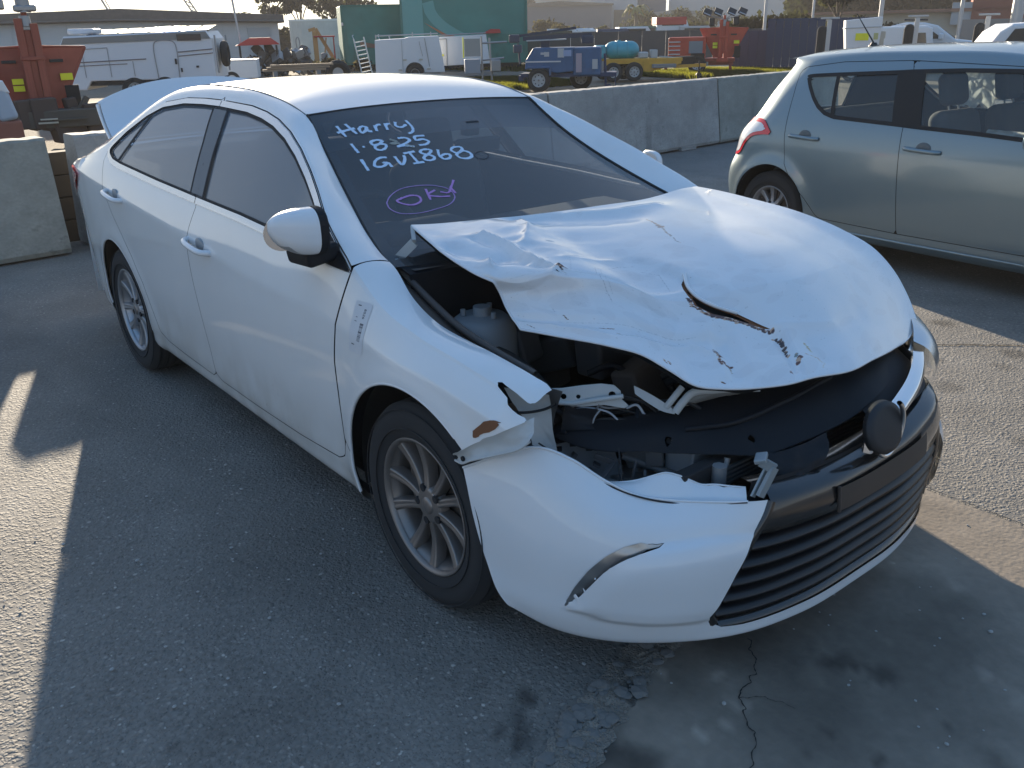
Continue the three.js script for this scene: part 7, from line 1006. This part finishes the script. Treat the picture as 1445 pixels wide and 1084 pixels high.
// --- yellow tandem trailer and the turquoise tank on it
{
  const t = at('tandem_trailer', 'yellow flatbed tandem trailer carrying a turquoise tank', 'trailer', -20.0, -21.0, 0.25), Y = mt.yellow;
  part(t, 'deck', [bx(2.6, 0.10, 1.3, 0.1, 0.60, 0, 0.01), prism([[-1.25, 0.42], [-1.2, 0.66], [1.35, 0.66], [1.35, 0.52], [0.35, 0.30], [0.05, 0.30], [-0.05, 0.55], [-1.0, 0.55]], 0.06, { p: [0, 0, 0.66] })], Y); part(t, 'drawbar', [beam([1.2, 0.42, 0.4], [2.4, 0.42, 0.0], 0.08, 0.10), beam([1.2, 0.42, -0.4], [2.4, 0.42, 0.0], 0.08, 0.10)], Y); parts(t, 'tail_board', [bx(0.1, 0.28, 1.3, -1.22, 0.36, 0), bx(0.8, 0.12, 0.2, 0.75, 0.40, 0.72, 0.02)], mt.grey); part(t, 'tool_box', bx(0.9, 0.30, 0.4, 1.55, 0.42, -0.1, 0.03), M.blackPlastic);
  for (const x of [-0.95, -0.25]) for (const z of [0.80, -0.6]) smallWheel(t, x, z, 0.30, 0.18); part(t, 'jockey_wheel', [cyl(0.10, 0.10, 0.06, [2.15, 0.10, 0.1], [Math.PI / 2, 0, 0], 14), rod([2.15, 0.1, 0.1], [2.15, 0.55, 0.1], 0.03)], M.black); part(t, 'pump', [bx(0.22, 0.26, 0.25, 0.5, 0.70, 0.3, 0.02), rod([0.7, 0.74, 0.3], [1.3, 0.68, 0.3], 0.02), bx(0.3, 0.2, 0.3, 0.15, 0.7, 0.3, 0.05)], mt.paleGrey);
  const k = at('water_tank', 'turquoise water tank lying on the yellow trailer', 'tank', -20.3, -20.6, 0.25); part(k, 'tank', [tf(new THREE.CapsuleGeometry(0.28, 0.62, 8, 24), { r: [0, 0, Math.PI / 2], p: [0, 0.96, 0] })], mt.turq); part(k, 'tank_band', [-0.2, 0.15].map((x) => tf(new THREE.TorusGeometry(0.285, 0.015, 6, 28), { r: [0, Math.PI / 2, 0], p: [x, 0.96, 0] })), mt.turq); part(k, 'filler_cap', cyl(0.07, 0.06, 0.05, [-0.1, 1.25, 0], [0, 0, 0], 14), mt.turq); part(k, 'small_tank', tf(new RoundedBoxGeometry(0.36, 0.42, 0.4, 3, 0.06), { p: [-0.75, 0.92, 0] }), mt.turq);
}
// --- navy fence, gates, posts
function fence(name, label, x0, z0, x1, z1, h, mat, pitch) {
  const t = thing(name, label, 'fence', [x0, 0, z0]), L = Math.hypot(x1 - x0, z1 - z0); t.rotation.y = Math.atan2(-(z1 - z0), x1 - x0); const n = Math.round(L / pitch);
  for (let i = 0; i < n; i++) part(t, 'panel', bx(L / n - 0.015, h, 0.05, (i + 0.5) * L / n, 0.05, i % 2 ? 0.012 : 0), mat); part(t, 'rail', bx(L, 0.06, 0.04, L / 2, h - 0.04, -0.06), mat); return t;
}
fence('panel_fence', 'lower navy fence panel between the orange tower and the tall navy panels', -21.3, -27.6, -19.9, -28.0, 1.4, mt.navy, 0.35); fence('panel_fence', 'tall navy corrugated fence panels right of the orange tower', -19.8, -27.8, -18.1, -28.95, 1.80, mt.navy, 0.3); fence('panel_fence', 'tall navy fence section right of the gate post', -18.0, -29.1, -16.4, -29.9, 1.78, mt.navy, 0.3);
fence('panel_fence', 'long dark grey yard fence behind the blue and yellow trailers', -37, -27, -24, -43, 1.42, std(rgb(0.06, 0.06, 0.065), 0.8), 1.2); fence('panel_fence', 'grey corrugated fence behind the white vehicles', -18.5, -40, -8, -44, 1.62, mt.grey, 0.9); fence('panel_fence', 'dark navy fence at the right edge behind the white car', -13.5, -40, -6, -42.5, 1.4, mt.navy, 0.9);
const gp = (x, z, label) => { const t = at('gate_post', label, 'post', x, z); part(t, 'post', bx(0.12, 1.75, 0.10, 0.05, 0, 0, 0.01), mt.galv); part(t, 'rubber_pad', tf(new THREE.CapsuleGeometry(0.13, 0.72, 6, 16), { p: [-0.12, 1.10, 0.02], s: [1, 1, 0.5] }), M.tyre); part(t, 'cap', bx(0.5, 0.05, 0.12, 0.06, 1.76, 0, 0.01), mt.paleGrey); };
gp(-13.15, -21.4, 'steel gate post with a black rubber pad beside the navy fence'); gp(-11.2, -22.5, 'steel gate post between the white van and the white utility'); gp(-9.7, -23.3, 'steel gate post with a wide black rubber pad by the white hatchback');
[[-24.6, -34.15, 'thin steel pole above the orange tower'], [-22.9, -35.3, 'thin steel pole behind the tall navy fence'], [-20.5, -36.8, 'thick steel pole behind the white cabinet'], [-17.7, -38.3, 'thin steel pole behind the white utility'], [-15.8, -39.2, 'broad pale steel pole at the right edge']].forEach(([x, z, l], i) => { const t = at('steel_pole', l, 'pole', x, z); const r = [0.075, 0.055, 0.10, 0.085, 0.24][i]; part(t, 'shaft', cyl(r, r * 0.9, 9, [0, 4.5, 0], [0, 0, 0], 14), mt.galv); part(t, 'base_plate', bx(r * 5, 0.03, r * 5, 0, 0, 0), mt.galv); });
// --- white vehicles on the right
{ const t = at('site_cabinet', 'white tilted machine cabinet with a yellow sticker', 'cabinet', -13.35, -23.6, 0.1); part(t, 'cabinet', prism([[-0.52, 1.72], [0.50, 1.80], [0.50, 1.45], [0.42, 0.35], [-0.36, 0.35], [-0.50, 1.45]], 0.8, { p: [0, 0, -0.4], bevel: 0.02 }), mt.white); part(t, 'cabinet_lid', bx(1.06, 0.03, 0.84, 0, 1.50, -0.4, 0.008, [0, 0, 0.03]), mt.paleGrey); part(t, 'yellow_sticker', bx(0.37, 0.20, 0.014, -0.02, 1.16, 0.01, 0.01), mt.safety); part(t, 'round_label', bx(0.12, 0.18, 0.014, 0.36, 1.18, 0.01), std(rgb(0.45, 0.45, 0.2), 0.6)); part(t, 'hinge_bracket', [bx(0.14, 0.7, 0.3, 0.55, 0.7, -0.3, 0.03), bx(0.1, 0.2, 0.3, 0.6, 1.2, -0.3, 0.03)], mt.cream); smallWheel(t, -0.2, 0.0, 0.28, 0.16); }
function vehicleSide(t, outline, W, paint, windows, wheels, R) { // side-on bodies with their own glass, doors and wheels
  part(t, 'body', prism(outline, W, { p: [0, 0, -W / 2], bevel: 0.06 }), paint); for (const w of windows) part(t, 'side_window', prism(w, 0.02, { p: [0, 0, 0.004], bevel: 0.004 }), mt.glass); for (const x of wheels) { smallWheel(t, x, 0.02, R, 0.2); part(t, 'wheel_arch', cyl(R * 1.15, R * 1.15, 0.02, [x, R, -0.002], [Math.PI / 2, 0, 0], 28), M.black); } }
{ const t = at('panel_van', 'white panel van side behind the gate posts', 'van', -14.4, -27.7, 0.05); vehicleSide(t, [[-0.9, 0.3], [-0.9, 1.50], [0.75, 1.52], [0.92, 1.44], [0.98, 0.95], [0.98, 0.35]], 1.6, mt.white, [[[0.15, 0.98], [0.18, 1.30], [0.72, 1.30], [0.78, 0.98]]], [-0.1], 0.33); part(t, 'door_line', [rod([0.05, 0.4, 0.0], [0.05, 1.42, 0.0], 0.008), rod([-0.8, 0.8, 0.0], [0.0, 0.82, 0.0], 0.02)], mt.steel); }
{
  const t = at('utility_vehicle', 'white utility vehicle with roof bars facing right', 'car', ...polarEarly(1303, 36), 0.0); const W = 1.75;
  vehicleSide(t, [[-1.6, 0.45], [-1.6, 0.98], [-1.2, 1.02], [-0.75, 1.52], [-0.3, 1.62], [0.35, 1.60], [0.75, 1.50], [1.35, 1.05], [2.25, 0.93], [2.4, 0.75], [2.4, 0.42]], W, mt.white, [[[-1.0, 1.06], [-0.62, 1.46], [-0.38, 1.52], [-0.32, 1.06]], [[-0.24, 1.06], [-0.28, 1.53], [0.3, 1.52], [0.95, 1.08]]], [-0.95, 1.75], 0.36);
  part(t, 'windscreen', geo(gridSoup([[[0.78, 1.47, -0.12], [0.80, 1.48, -0.9], [0.78, 1.47, -1.62]], [[1.34, 1.07, -0.06], [1.40, 1.08, -0.9], [1.34, 1.07, -1.68]]])), mt.glass); part(t, 'roof_bar', [rod([-0.35, 1.70, -0.2], [0.4, 1.69, -0.2], 0.03), rod([-0.1, 1.68, -0.1], [-0.1, 1.68, -1.6], 0.02)], M.black); part(t, 'door_mirror', tf(new RoundedBoxGeometry(0.16, 0.2, 0.2, 3, 0.05), { p: [0.88, 1.15, 0.14] }), mt.white); part(t, 'front_lamp', bx(0.25, 0.14, 0.3, 2.28, 0.75, -0.2, 0.04), mt.galv);
}
{ const t = at('white_hatchback', 'white car with a red tail lamp at the right edge behind the hatchback', 'car', -7.2, -19.9, 0.25); vehicleSide(t, [[-0.75, 0.4], [-0.78, 1.05], [-0.55, 1.40], [-0.3, 1.56], [0.6, 1.60], [1.6, 1.5], [2.2, 1.0], [3.0, 0.9], [3.1, 0.4]], 1.65, mt.white, [[[-0.45, 1.14], [-0.25, 1.46], [0.6, 1.5], [0.65, 1.14]]], [0, 2.4], 0.32); part(t, 'tail_lamp', tf(new RoundedBoxGeometry(0.20, 0.16, 0.2, 3, 0.04), { p: [-0.68, 1.10, -0.02] }), M.redLens); part(t, 'rear_window', bx(0.4, 0.02, 1.3, -0.52, 1.28, -0.85, 0, [0, 0, 0.9]), mt.glass); }
{ const t = at('blue_white_drum', 'small pale blue and white machine at the left edge before the orange tower', 'machine', -13.7, -0.68); part(t, 'cover', tf(new RoundedBoxGeometry(0.26, 0.5, 0.3, 4, 0.06), { p: [0, 0.80, 0], r: [0, 0, 0.2] }), std(rgb(0.35, 0.42, 0.5), 0.5)); part(t, 'hood', prism([[-0.15, 0.98], [0.12, 0.95], [0.06, 1.12], [-0.15, 1.15]], 0.3, { bevel: 0.02 }), mt.white); part(t, 'base', bx(0.4, 0.55, 0.3, 0, 0, 0, 0.04), mt.brick); }
// --- thin booms standing against the sky on the left
{ const t = at('crane_boom', 'dark lattice crane boom slanting against the sky above the shed', 'crane', -57.0, -19.5); const a = [-0.9, 5.2, 0], b = [0.9, 2.6, 0]; part(t, 'boom', [beam([-0.75, 5.3, 0], [1.0, 2.2, 0], 0.10), beam([-0.45, 5.3, 0], [1.25, 2.2, 0], 0.10), ...Array.from({ length: 12 }, (_, i) => { const q = i / 12; return rod([lerp(-0.75, 1.0, q), lerp(5.3, 2.2, q), 0], [lerp(-0.45, 1.25, q + 0.06), lerp(5.3, 2.2, q + 0.06), 0], 0.03, 5); })], mt.steel); part(t, 'head', [bx(0.5, 0.3, 0.3, -1.3, 4.6, 0, 0.05), beam([-0.65, 5.0, 0], [-1.3, 4.75, 0], 0.08)], mt.steel); part(t, 'carrier', bx(2.5, 2.2, 1.5, 1.5, 0, 0, 0.1), mt.grey); }
{ const t = at('crane_boom', 'short thin boom tip against the sky just right of the orange mast', 'crane', -56.5, -14.7); part(t, 'boom', [beam([-0.9, 5.6, 0], [0.6, 2.2, 0], 0.12), rod([-0.7, 5.6, 0], [0.75, 2.2, 0], 0.03)], mt.steel); part(t, 'carrier', bx(2.2, 2.1, 1.5, 1.2, 0, 0, 0.1), mt.grey); }
{ const t = at('whip_aerial', 'thin aerial pole rising behind the orange mast', 'pole', -40.5, -5.2, 0); part(t, 'pole', rod([0, 0, -4], [-0.25, 4.6, -4], 0.02), mt.roof); part(t, 'base_plate', bx(0.2, 0.02, 0.2, 0, 0, -4), mt.roof); }
// --- little tyres and planks by the barrier
{ const t = at('planks', 'weathered planks stacked behind the sedan roof', 'planks', -20.5, -8.8, 0.1); for (let i = 0; i < 3; i++) part(t, 'plank', bx(1.6, 0.05, 0.2, 0.1 * i, 0.80 + i * 0.055, 0, 0.005, [0, 0.03 * i, 0]), std(rgb(0.30, 0.22, 0.15), 0.9)); parts(t, 'trestle', [bx(0.1, 0.8, 0.3, -0.5, 0, 0), bx(0.1, 0.8, 0.3, 0.6, 0, 0)], mt.grey); }
{ const t = at('spare_tyre', 'black tyre standing just above the sedan roof line', 'tyre', -20.6, -10.1, 0.2); part(t, 'tyre', tf(new THREE.TorusGeometry(0.24, 0.10, 14, 32), { p: [0, 0.68, 0] }), M.tyre); part(t, 'rim', cyl(0.16, 0.16, 0.06, [0, 0.68, 0], [Math.PI / 2, 0, 0], 20), mt.paleGrey); part(t, 'stand', bx(0.3, 0.36, 0.2, 0, 0, 0), mt.grey); }

// ---------------------------------------------------------------- grass, bushes, trees, far slope
const grassMat = phy({ color: rgb(0.40, 0.42, 0.05), roughness: 1, specularIntensity: 0.1, transmission: 0.45, thickness: 0, side: THREE.DoubleSide });
function grassPatch(poly2, n, h, seed, label) {
  const r = rng(seed), f = poly(poly2), xs = poly2.map((q) => q[0]), zs = poly2.map((q) => q[1]), x0 = Math.min(...xs), x1 = Math.max(...xs), z0 = Math.min(...zs), z1 = Math.max(...zs);
  const P = [], N = [], U = []; let k = 0, guard = 0; while (k < n && guard++ < n * 20) { const x = lerp(x0, x1, r()), z = lerp(z0, z1, r()), d = f(x, z); if (d < 0.02 || fbm(x * 1.3, z * 1.3, seed, 2) < -0.12 - d * 0.3) continue; k++; for (let b = 0; b < 3; b++) { const a = r() * 6.28, hh = h * (0.4 + r() * 0.9), w = 0.008 + r() * 0.012, lx = (r() - 0.5) * hh, lz = (r() - 0.5) * hh, bx0 = x + (r() - 0.5) * 0.08, bz = z + (r() - 0.5) * 0.08; P.push(bx0 - Math.cos(a) * w, -0.015, bz - Math.sin(a) * w, bx0 + Math.cos(a) * w, -0.015, bz + Math.sin(a) * w, bx0 + lx, hh, bz + lz); const nx = Math.sin(a), nz = -Math.cos(a); for (let q = 0; q < 3; q++) { N.push(nx * 0.85, 0.5, nz * 0.85); U.push(0, 0); } } }
  const m = new THREE.Mesh(geo({ p: P, n: N, u: U }), grassMat); m.name = numbered('grass'); m.userData = { kind: 'stuff', label, category: 'grass' }; m.castShadow = m.receiveShadow = true; scene.add(m);
}
grassPatch([[-26, -16.5], [-22, -14.2], [-19.3, -14.6], [-20.0, -18.5], [-24.5, -20.5]], 14000, 0.13, 3, 'sunlit yellow green grass around the blue trailer');
grassPatch([[-22.8, -23.2], [-18.8, -22.6], [-17.0, -26.6], [-18.6, -28.2], [-22.5, -27.4]], 14000, 0.16, 5, 'sunlit grass under the orange tower');
grassPatch([[-36, -23], [-31, -22.5], [-26, -25], [-31, -30], [-36, -28]], 2500, 0.12, 8, 'shaded grass in front of the tall teal truck body');
structure('gravel_road', [sheetGeo([[-21, -13], [-7.2, -13], [-8.2, -24], [-16.2, -27.5], [-18.6, -22.4], [-19.2, -18.5]], -0.012)], (() => { const m = dirtMat.clone(); m.color = rgb(0.85, 0.72, 0.58); return m; })());
const leafMats = [std(rgb(0.055, 0.068, 0.03), 0.8, 0, { side: THREE.DoubleSide }), std(rgb(0.085, 0.095, 0.038), 0.8, 0, { side: THREE.DoubleSide }), std(rgb(0.12, 0.115, 0.055), 0.85, 0, { side: THREE.DoubleSide })];
function crownGeo(clumps, leaf, per, seed) { // leaf-sized faces spread through clumps
  const r = rng(seed), P = [], N = [], U = []; for (const [cx, cy, cz, R, sy = 0.75] of clumps) for (let i = 0; i < per; i++) { const a = r() * 6.283, c = r() * 2 - 1, s = Math.sqrt(1 - c * c), q = R * (0.55 + 0.5 * r() ** 0.6), x = cx + q * s * Math.cos(a), y = cy + q * c * sy, z = cz + q * s * Math.sin(a), t = new THREE.Vector3(r() - 0.5, r() - 0.6, r() - 0.5).normalize(), b = new THREE.Vector3(r() - 0.5, r() - 0.5, r() - 0.5).cross(t).normalize(), l = leaf * (0.6 + r()), w = l * 0.45, n = new THREE.Vector3().crossVectors(t, b); const A = [x, y, z], B = [x + t.x * l * 0.5 + b.x * w, y + t.y * l * 0.5 + b.y * w, z + t.z * l * 0.5 + b.z * w], C = [x + t.x * l, y + t.y * l, z + t.z * l], D = [x + t.x * l * 0.5 - b.x * w, y + t.y * l * 0.5 - b.y * w, z + t.z * l * 0.5 - b.z * w]; P.push(...A, ...B, ...C, ...A, ...C, ...D); for (let k = 0; k < 6; k++) { N.push(n.x, n.y, n.z); U.push(0, 0); } } return geo({ p: P, n: N, u: U });
}
function tree(x, z, h, spread, seed, label, mat = 0, dens = 160, leaf = 0.35, group) {
  const t = thing('gum_tree', label, 'tree', [x, -0.1, z], 0, group), r = rng(seed), limbs = [], cl = []; const th = h * 0.42; limbs.push(tube([[0, 0, 0], [0.1, th * 0.5, 0.1], [0.0, th, 0]], h * 0.022, 12, 7));
  const nb = 6; for (let i = 0; i < nb; i++) { const a = i / nb * 6.283 + r(), d = spread * (0.35 + 0.65 * r()), y = h * (0.55 + 0.42 * r()), e = [Math.cos(a) * d, y, Math.sin(a) * d]; limbs.push(tube([[0, th * (0.6 + 0.4 * r()), 0], [e[0] * 0.5, lerp(th, y, 0.6), e[2] * 0.5], e], h * 0.010, 10, 5)); for (let k = 0; k < 4; k++) cl.push([e[0] + (r() - 0.5) * spread * 0.7, e[1] + (r() - 0.4) * h * 0.16, e[2] + (r() - 0.5) * spread * 0.7, spread * (0.16 + 0.16 * r())]); }
  part(t, 'trunk', limbs, mt.bark); part(t, 'crown', crownGeo(cl, leaf, dens, seed + 1), leafMats[mat]); return t;
}
function bush(x, z, w, h, seed, label, mat = 1, leaf = 0.22, per = 130, y0 = 0) { const t = thing('bush', label, 'bush', [x, y0, z]), r = rng(seed), cl = [], tw = lookTurn(x, z); for (let i = 0; i < 9; i++) { const q = (r() - 0.5) * w; cl.push([Math.cos(tw) * q, h * (0.25 + 0.5 * r()), -Math.sin(tw) * q + (r() - 0.5) * 0.5, h * (0.25 + 0.22 * r())]); } part(t, 'stem', Array.from({ length: 5 }, (_, i) => rod([0, 0, 0], cl[i].slice(0, 3), 0.03, 5)), mt.bark); part(t, 'foliage', crownGeo(cl, leaf, per, seed + 1), leafMats[mat]); return t; }
// left-hand gums standing against the bright sky
tree(-81.5, -36.6, 6.2, 2.0, 11, 'open gum tree against the bright sky right of the shed', 1, 90, 0.26); tree(-80.5, -39.0, 5.7, 1.6, 12, 'thin gum tree in the middle of the three by the pale sky', 1, 60, 0.26); tree(-79.5, -42.8, 5.9, 2.5, 13, 'broad gum tree beside the teal truck body', 1, 110, 0.26);
bush(-84, -40, 11, 3.6, 15, 'dark green scrub below the gum trees', 1, 0.4, 260); bush(-78, -34.5, 4, 2.6, 16, 'green bush right of the shed end', 1, 0.35, 200); bush(-36.5, -17.0, 3.2, 0.9, 17, 'brown grey scrub before the crane machine', 2, 0.12, 160); bush(-35.5, -18.6, 2.2, 0.7, 18, 'low scrub at the foot of the ladders', 2, 0.12, 160); bush(-38.0, -16.2, 2.4, 0.8, 19, 'low dark scrub left of the crane machine', 2, 0.12, 160);
// gum row at right, tops out of the picture
for (let i = 0; i < 7; i++) tree(-62 + i * 5.2 + (i % 2), -92 - i * 2.2, 11 + (i * 37 % 5), 4.6, 60 + i, ['dense dark gum tree behind the navy fence, leftmost of the row', 'dense dark gum tree second from the left in the row beyond the fence', 'tall dark gum tree above the white cabinet', 'tall dark gum tree above the white van', 'broad dark gum tree above the white utility', 'dark gum tree left of the broad pale pole', 'dark gum tree at the right edge of the row'][i], 0, 220, 0.75);
for (let i = 0; i < 9; i++) { const [x, z] = polarEarly(1180 + i * 34, 96 + (i % 3) * 5); bush(x, z, 9, 6.6 + (i * 29 % 4) * 0.6, 120 + i, ['olive thicket left of the thick steel pole', 'dark thicket around the thick steel pole', 'dark thicket right of the thick steel pole', 'mottled thicket above the white van', 'tall thicket above the white utility', 'dark thicket behind the thin right pole', 'shadowed thicket right of the thin pole', 'thicket beside the broad pale pole', 'thicket at the far right edge'][i], i % 2, 0.55, 420); }
tree(-27.5, -44.5, 5.2, 2.2, 81, 'leafy olive shrub tree directly left of the thin pole above the orange tower', 1, 260, 0.26); bush(-29.5, -41.5, 5.5, 2.3, 82, 'wide olive bush behind the orange tower', 1, 0.22, 330); bush(-24.5, -43.5, 2.5, 1.9, 83, 'olive bush between the thin poles', 1, 0.2, 220);
// far slope with warehouses
{
  const G = []; for (let i = 0; i <= 40; i++) { const row = []; for (let j = 0; j <= 50; j++) { const a = lerp(-165, -95, j / 50) * D2R, r = 78 + (i / 40) ** 1.4 * 250, h = 1.6 * sstep(90, 165, r) + 2.2 * sstep(195, 300, r) + 0.4 * fbm(r * 0.03, j * 0.25, 4) * sstep(85, 130, r); row.push([2 + Math.cos(a) * r, h - 0.3 - 3 * (i === 0), 2 + Math.sin(a) * r]); } G.push(row); }
  const m = structure('hill', geo(gridSoup(G)), (() => { const c = std(rgb(0.20, 0.175, 0.10), 0.95); return c; })()); m.geometry.computeVertexNormals?.();
}
const hillY = (x, z) => { const r = Math.hypot(x - 2, z - 2); return 1.6 * sstep(90, 165, r) + 2.2 * sstep(195, 300, r) - 0.4; };
function polar(px, r) { const a = (-141.54 + Math.atan((px - 722.5) / 1252.5 * Math.cos(0.38)) * 180 / Math.PI) * D2R; return [2.03 + r * Math.cos(a), 2.13 + r * Math.sin(a)]; }
function warehouse(px, r, w, h, d, label, mat, roofMat, doors = []) { const [x, z] = polar(px, r), t = thing('warehouse', label, 'warehouse', [x, hillY(x, z) - 0.6, z], lookTurn(x, z)); part(t, 'wall', bx(w, h, d, 0, 0, -d / 2), mat); part(t, 'roof', prism([[-w / 2 - 0.3, h], [w / 2 + 0.3, h], [w / 2 + 0.3, h + 0.25], [0, h + 0.8], [-w / 2 - 0.3, h + 0.25]], d + 0.6, { p: [0, 0, -d / 2] }), roofMat); const n = Math.max(3, Math.round(w / 4)); for (let i = 1; i < n; i++) part(t, 'wall_joint', bx(0.18, h * 0.96, 0.08, -w / 2 + i * w / n, 0.02, 0.04), mat); for (const [dx, dw, dh] of doors) part(t, 'roller_door', bx(dw, dh, 0.12, dx, 0.1, 0.06), mt.roof); return t; }
const whGrey = std(rgb(0.15, 0.15, 0.17), 0.9), whPale = std(rgb(0.42, 0.44, 0.46), 0.8);
warehouse(800, 165, 18, 4.6, 12, 'long grey concrete warehouse wall behind the blue trailer', whGrey, mt.roof); warehouse(878, 172, 8, 6.0, 12, 'white warehouse with two dark roller doors', whPale, mt.grey, [[-2, 2.6, 3.4], [1.6, 3.4, 3.8]]); warehouse(835, 200, 20, 6.5, 12, 'pale warehouse with a wide roof behind the grey wall', whPale, mt.paleGrey); warehouse(925, 180, 6.5, 6.0, 10, 'dark blue grey warehouse beside the white one', std(rgb(0.10, 0.12, 0.16), 0.8), mt.navy); warehouse(1035, 190, 22, 7.5, 14, 'large pale warehouse above the orange tower', whPale, mt.paleGrey); warehouse(965, 165, 13, 2.8, 8, 'low pale wall building among bushes', std(rgb(0.33, 0.33, 0.31), 0.9), mt.grey);
{ const [x, z] = polar(1330, 62), t = thing('brick_building', 'long low brick building with a cream band behind the white utility', 'building', [x, 0.0, z], lookTurn(x, z)); part(t, 'wall', bx(13, 2.1, 5, -1, 0, -2.5), mt.cream); part(t, 'roof', prism([[-7.8, 2.1], [5.8, 2.1], [5.8, 2.3], [-7.8, 2.25]], 6, { p: [0, 0, -2.5] }), std(rgb(0.30, 0.17, 0.12), 0.9)); part(t, 'brick_wing', bx(4.6, 3.0, 4, 4.2, 0, -1.5), mt.brick); part(t, 'white_sign', bx(1.3, 1.2, 0.08, 1.5, 1.4, 0.4), mt.paleGrey); part(t, 'window', bx(1.2, 0.7, 0.06, 4.6, 1.9, 0.52), mt.cream); }
// palm, cars and bits along the foot of the slope
{ const [x, z] = polar(908, 120), t = thing('palm_tree', 'yellowish palm tree in front of the warehouses', 'palm', [x, hillY(x, z), z]); part(t, 'trunk', tube([[0, 0, 0], [0.1, 1.6, 0], [0, 3.1, 0]], 0.22, 12, 8), mt.bark); const fr = []; const r = rng(44); for (let i = 0; i < 26; i++) { const a = i / 26 * 6.283, up = 0.3 + r() * 1.0, L = 1.5 + r() * 0.5, G = []; for (let k = 0; k <= 6; k++) { const q = k / 6, d = L * q, y = 3.1 + up * Math.sin(q * 2.4) - 0.9 * q * q, w = 0.22 * Math.sin(Math.PI * (0.08 + 0.9 * q)); G.push([[Math.cos(a) * d - Math.sin(a) * w, y, Math.sin(a) * d + Math.cos(a) * w], [Math.cos(a) * d, y + 0.08, Math.sin(a) * d], [Math.cos(a) * d + Math.sin(a) * w, y, Math.sin(a) * d - Math.cos(a) * w]]); } part(t, 'frond', geo(gridSoup(G)), std(rgb(0.22, 0.19, 0.06), 0.8, 0, { side: THREE.DoubleSide })); } }
[[750, 100, 9, 2.4], [790, 115, 10, 2.6], [845, 110, 9, 2.0], [885, 95, 8, 1.7], [930, 100, 7, 1.6], [955, 110, 8, 2.4], [990, 98, 7, 2.2], [1010, 130, 9, 3.4], [945, 135, 9, 3.0], [1120, 95, 9, 2.5], [1165, 90, 8, 2.6]].forEach(([px, r, w, h], i) => { const [x, z] = polar(px, r); bush(x, z, w, h, 200 + i, ['straw brown bank scrub right of the tall teal body', 'straw brown bank scrub above the blue trailer', 'olive bank scrub below the grey warehouse', 'olive bank scrub left of the palm', 'olive bank scrub under the palm', 'olive bank scrub right of the palm', 'olive bank scrub left of the orange floodlights', 'tall olive bank scrub behind the floodlights', 'dark scrub below the pale wall', 'green scrub behind the navy fence', 'dense green scrub behind the fence gate'][i], i < 2 ? 2 : 1, 0.30, 240, hillY(x, z)); });
{ const r = rng(71); const cols = [mt.white, mt.white, mt.blueDark, mt.white, std(rgb(0.05, 0.16, 0.10), 0.5), mt.red, mt.paleGrey, mt.white]; const lab = ['white cube-like truck at the foot of the slope', 'white van beside the cone-shaped tip at the foot of the slope', 'white truck with a blue window band behind the grey fence', 'white car behind the grey fence under the palm', 'dark green truck behind the grey fence', 'white truck with a red top behind the grey fence', 'pale car behind the fence left of the orange tower', 'white car at the far left of the parked row']; [836, 856, 884, 912, 928, 965, 1000, 815].forEach((px, i) => { const [x, z] = polar(px, 66 + r() * 4), t = thing('parked_vehicle', lab[i], 'vehicle', [x, 0, z], lookTurn(x, z, (r() - 0.5) * 0.5)); const h = 1.5 + (i === 5 ? 0.75 : 0.25 * r()); part(t, 'body', prism([[-1.5, 0.35], [-1.5, h], [0.5, h], [0.9, 1.15], [1.6, 1.0], [1.65, 0.4]], 1.6, { bevel: 0.05 }), i === 5 ? mt.white : cols[i]); part(t, 'side_window', bx(1.5, 0.42, 0.02, -0.4, h - 0.55, 0.815), i === 2 ? mt.blue : mt.glass); if (i === 5) part(t, 'red_top', bx(2.1, 0.5, 1.7, -0.5, h - 0.5, 0, 0.03), mt.red); smallWheel(t, -0.9, 0.8, 0.32, 0.2); smallWheel(t, 1.0, 0.8, 0.32, 0.2); }); }
tree(...polar(748, 215), 9, 4, 91, 'dark tree on the skyline just right of the tall teal body', 0, 160, 0.6); tree(...polar(775, 225), 8, 3.5, 92, 'rounded tree on the skyline above the grey warehouse', 0, 160, 0.6); tree(...polar(812, 230), 8.5, 3.5, 93, 'loose tree on the skyline behind the pale warehouse', 0, 120, 0.6);

renderer.render(scene, camera);
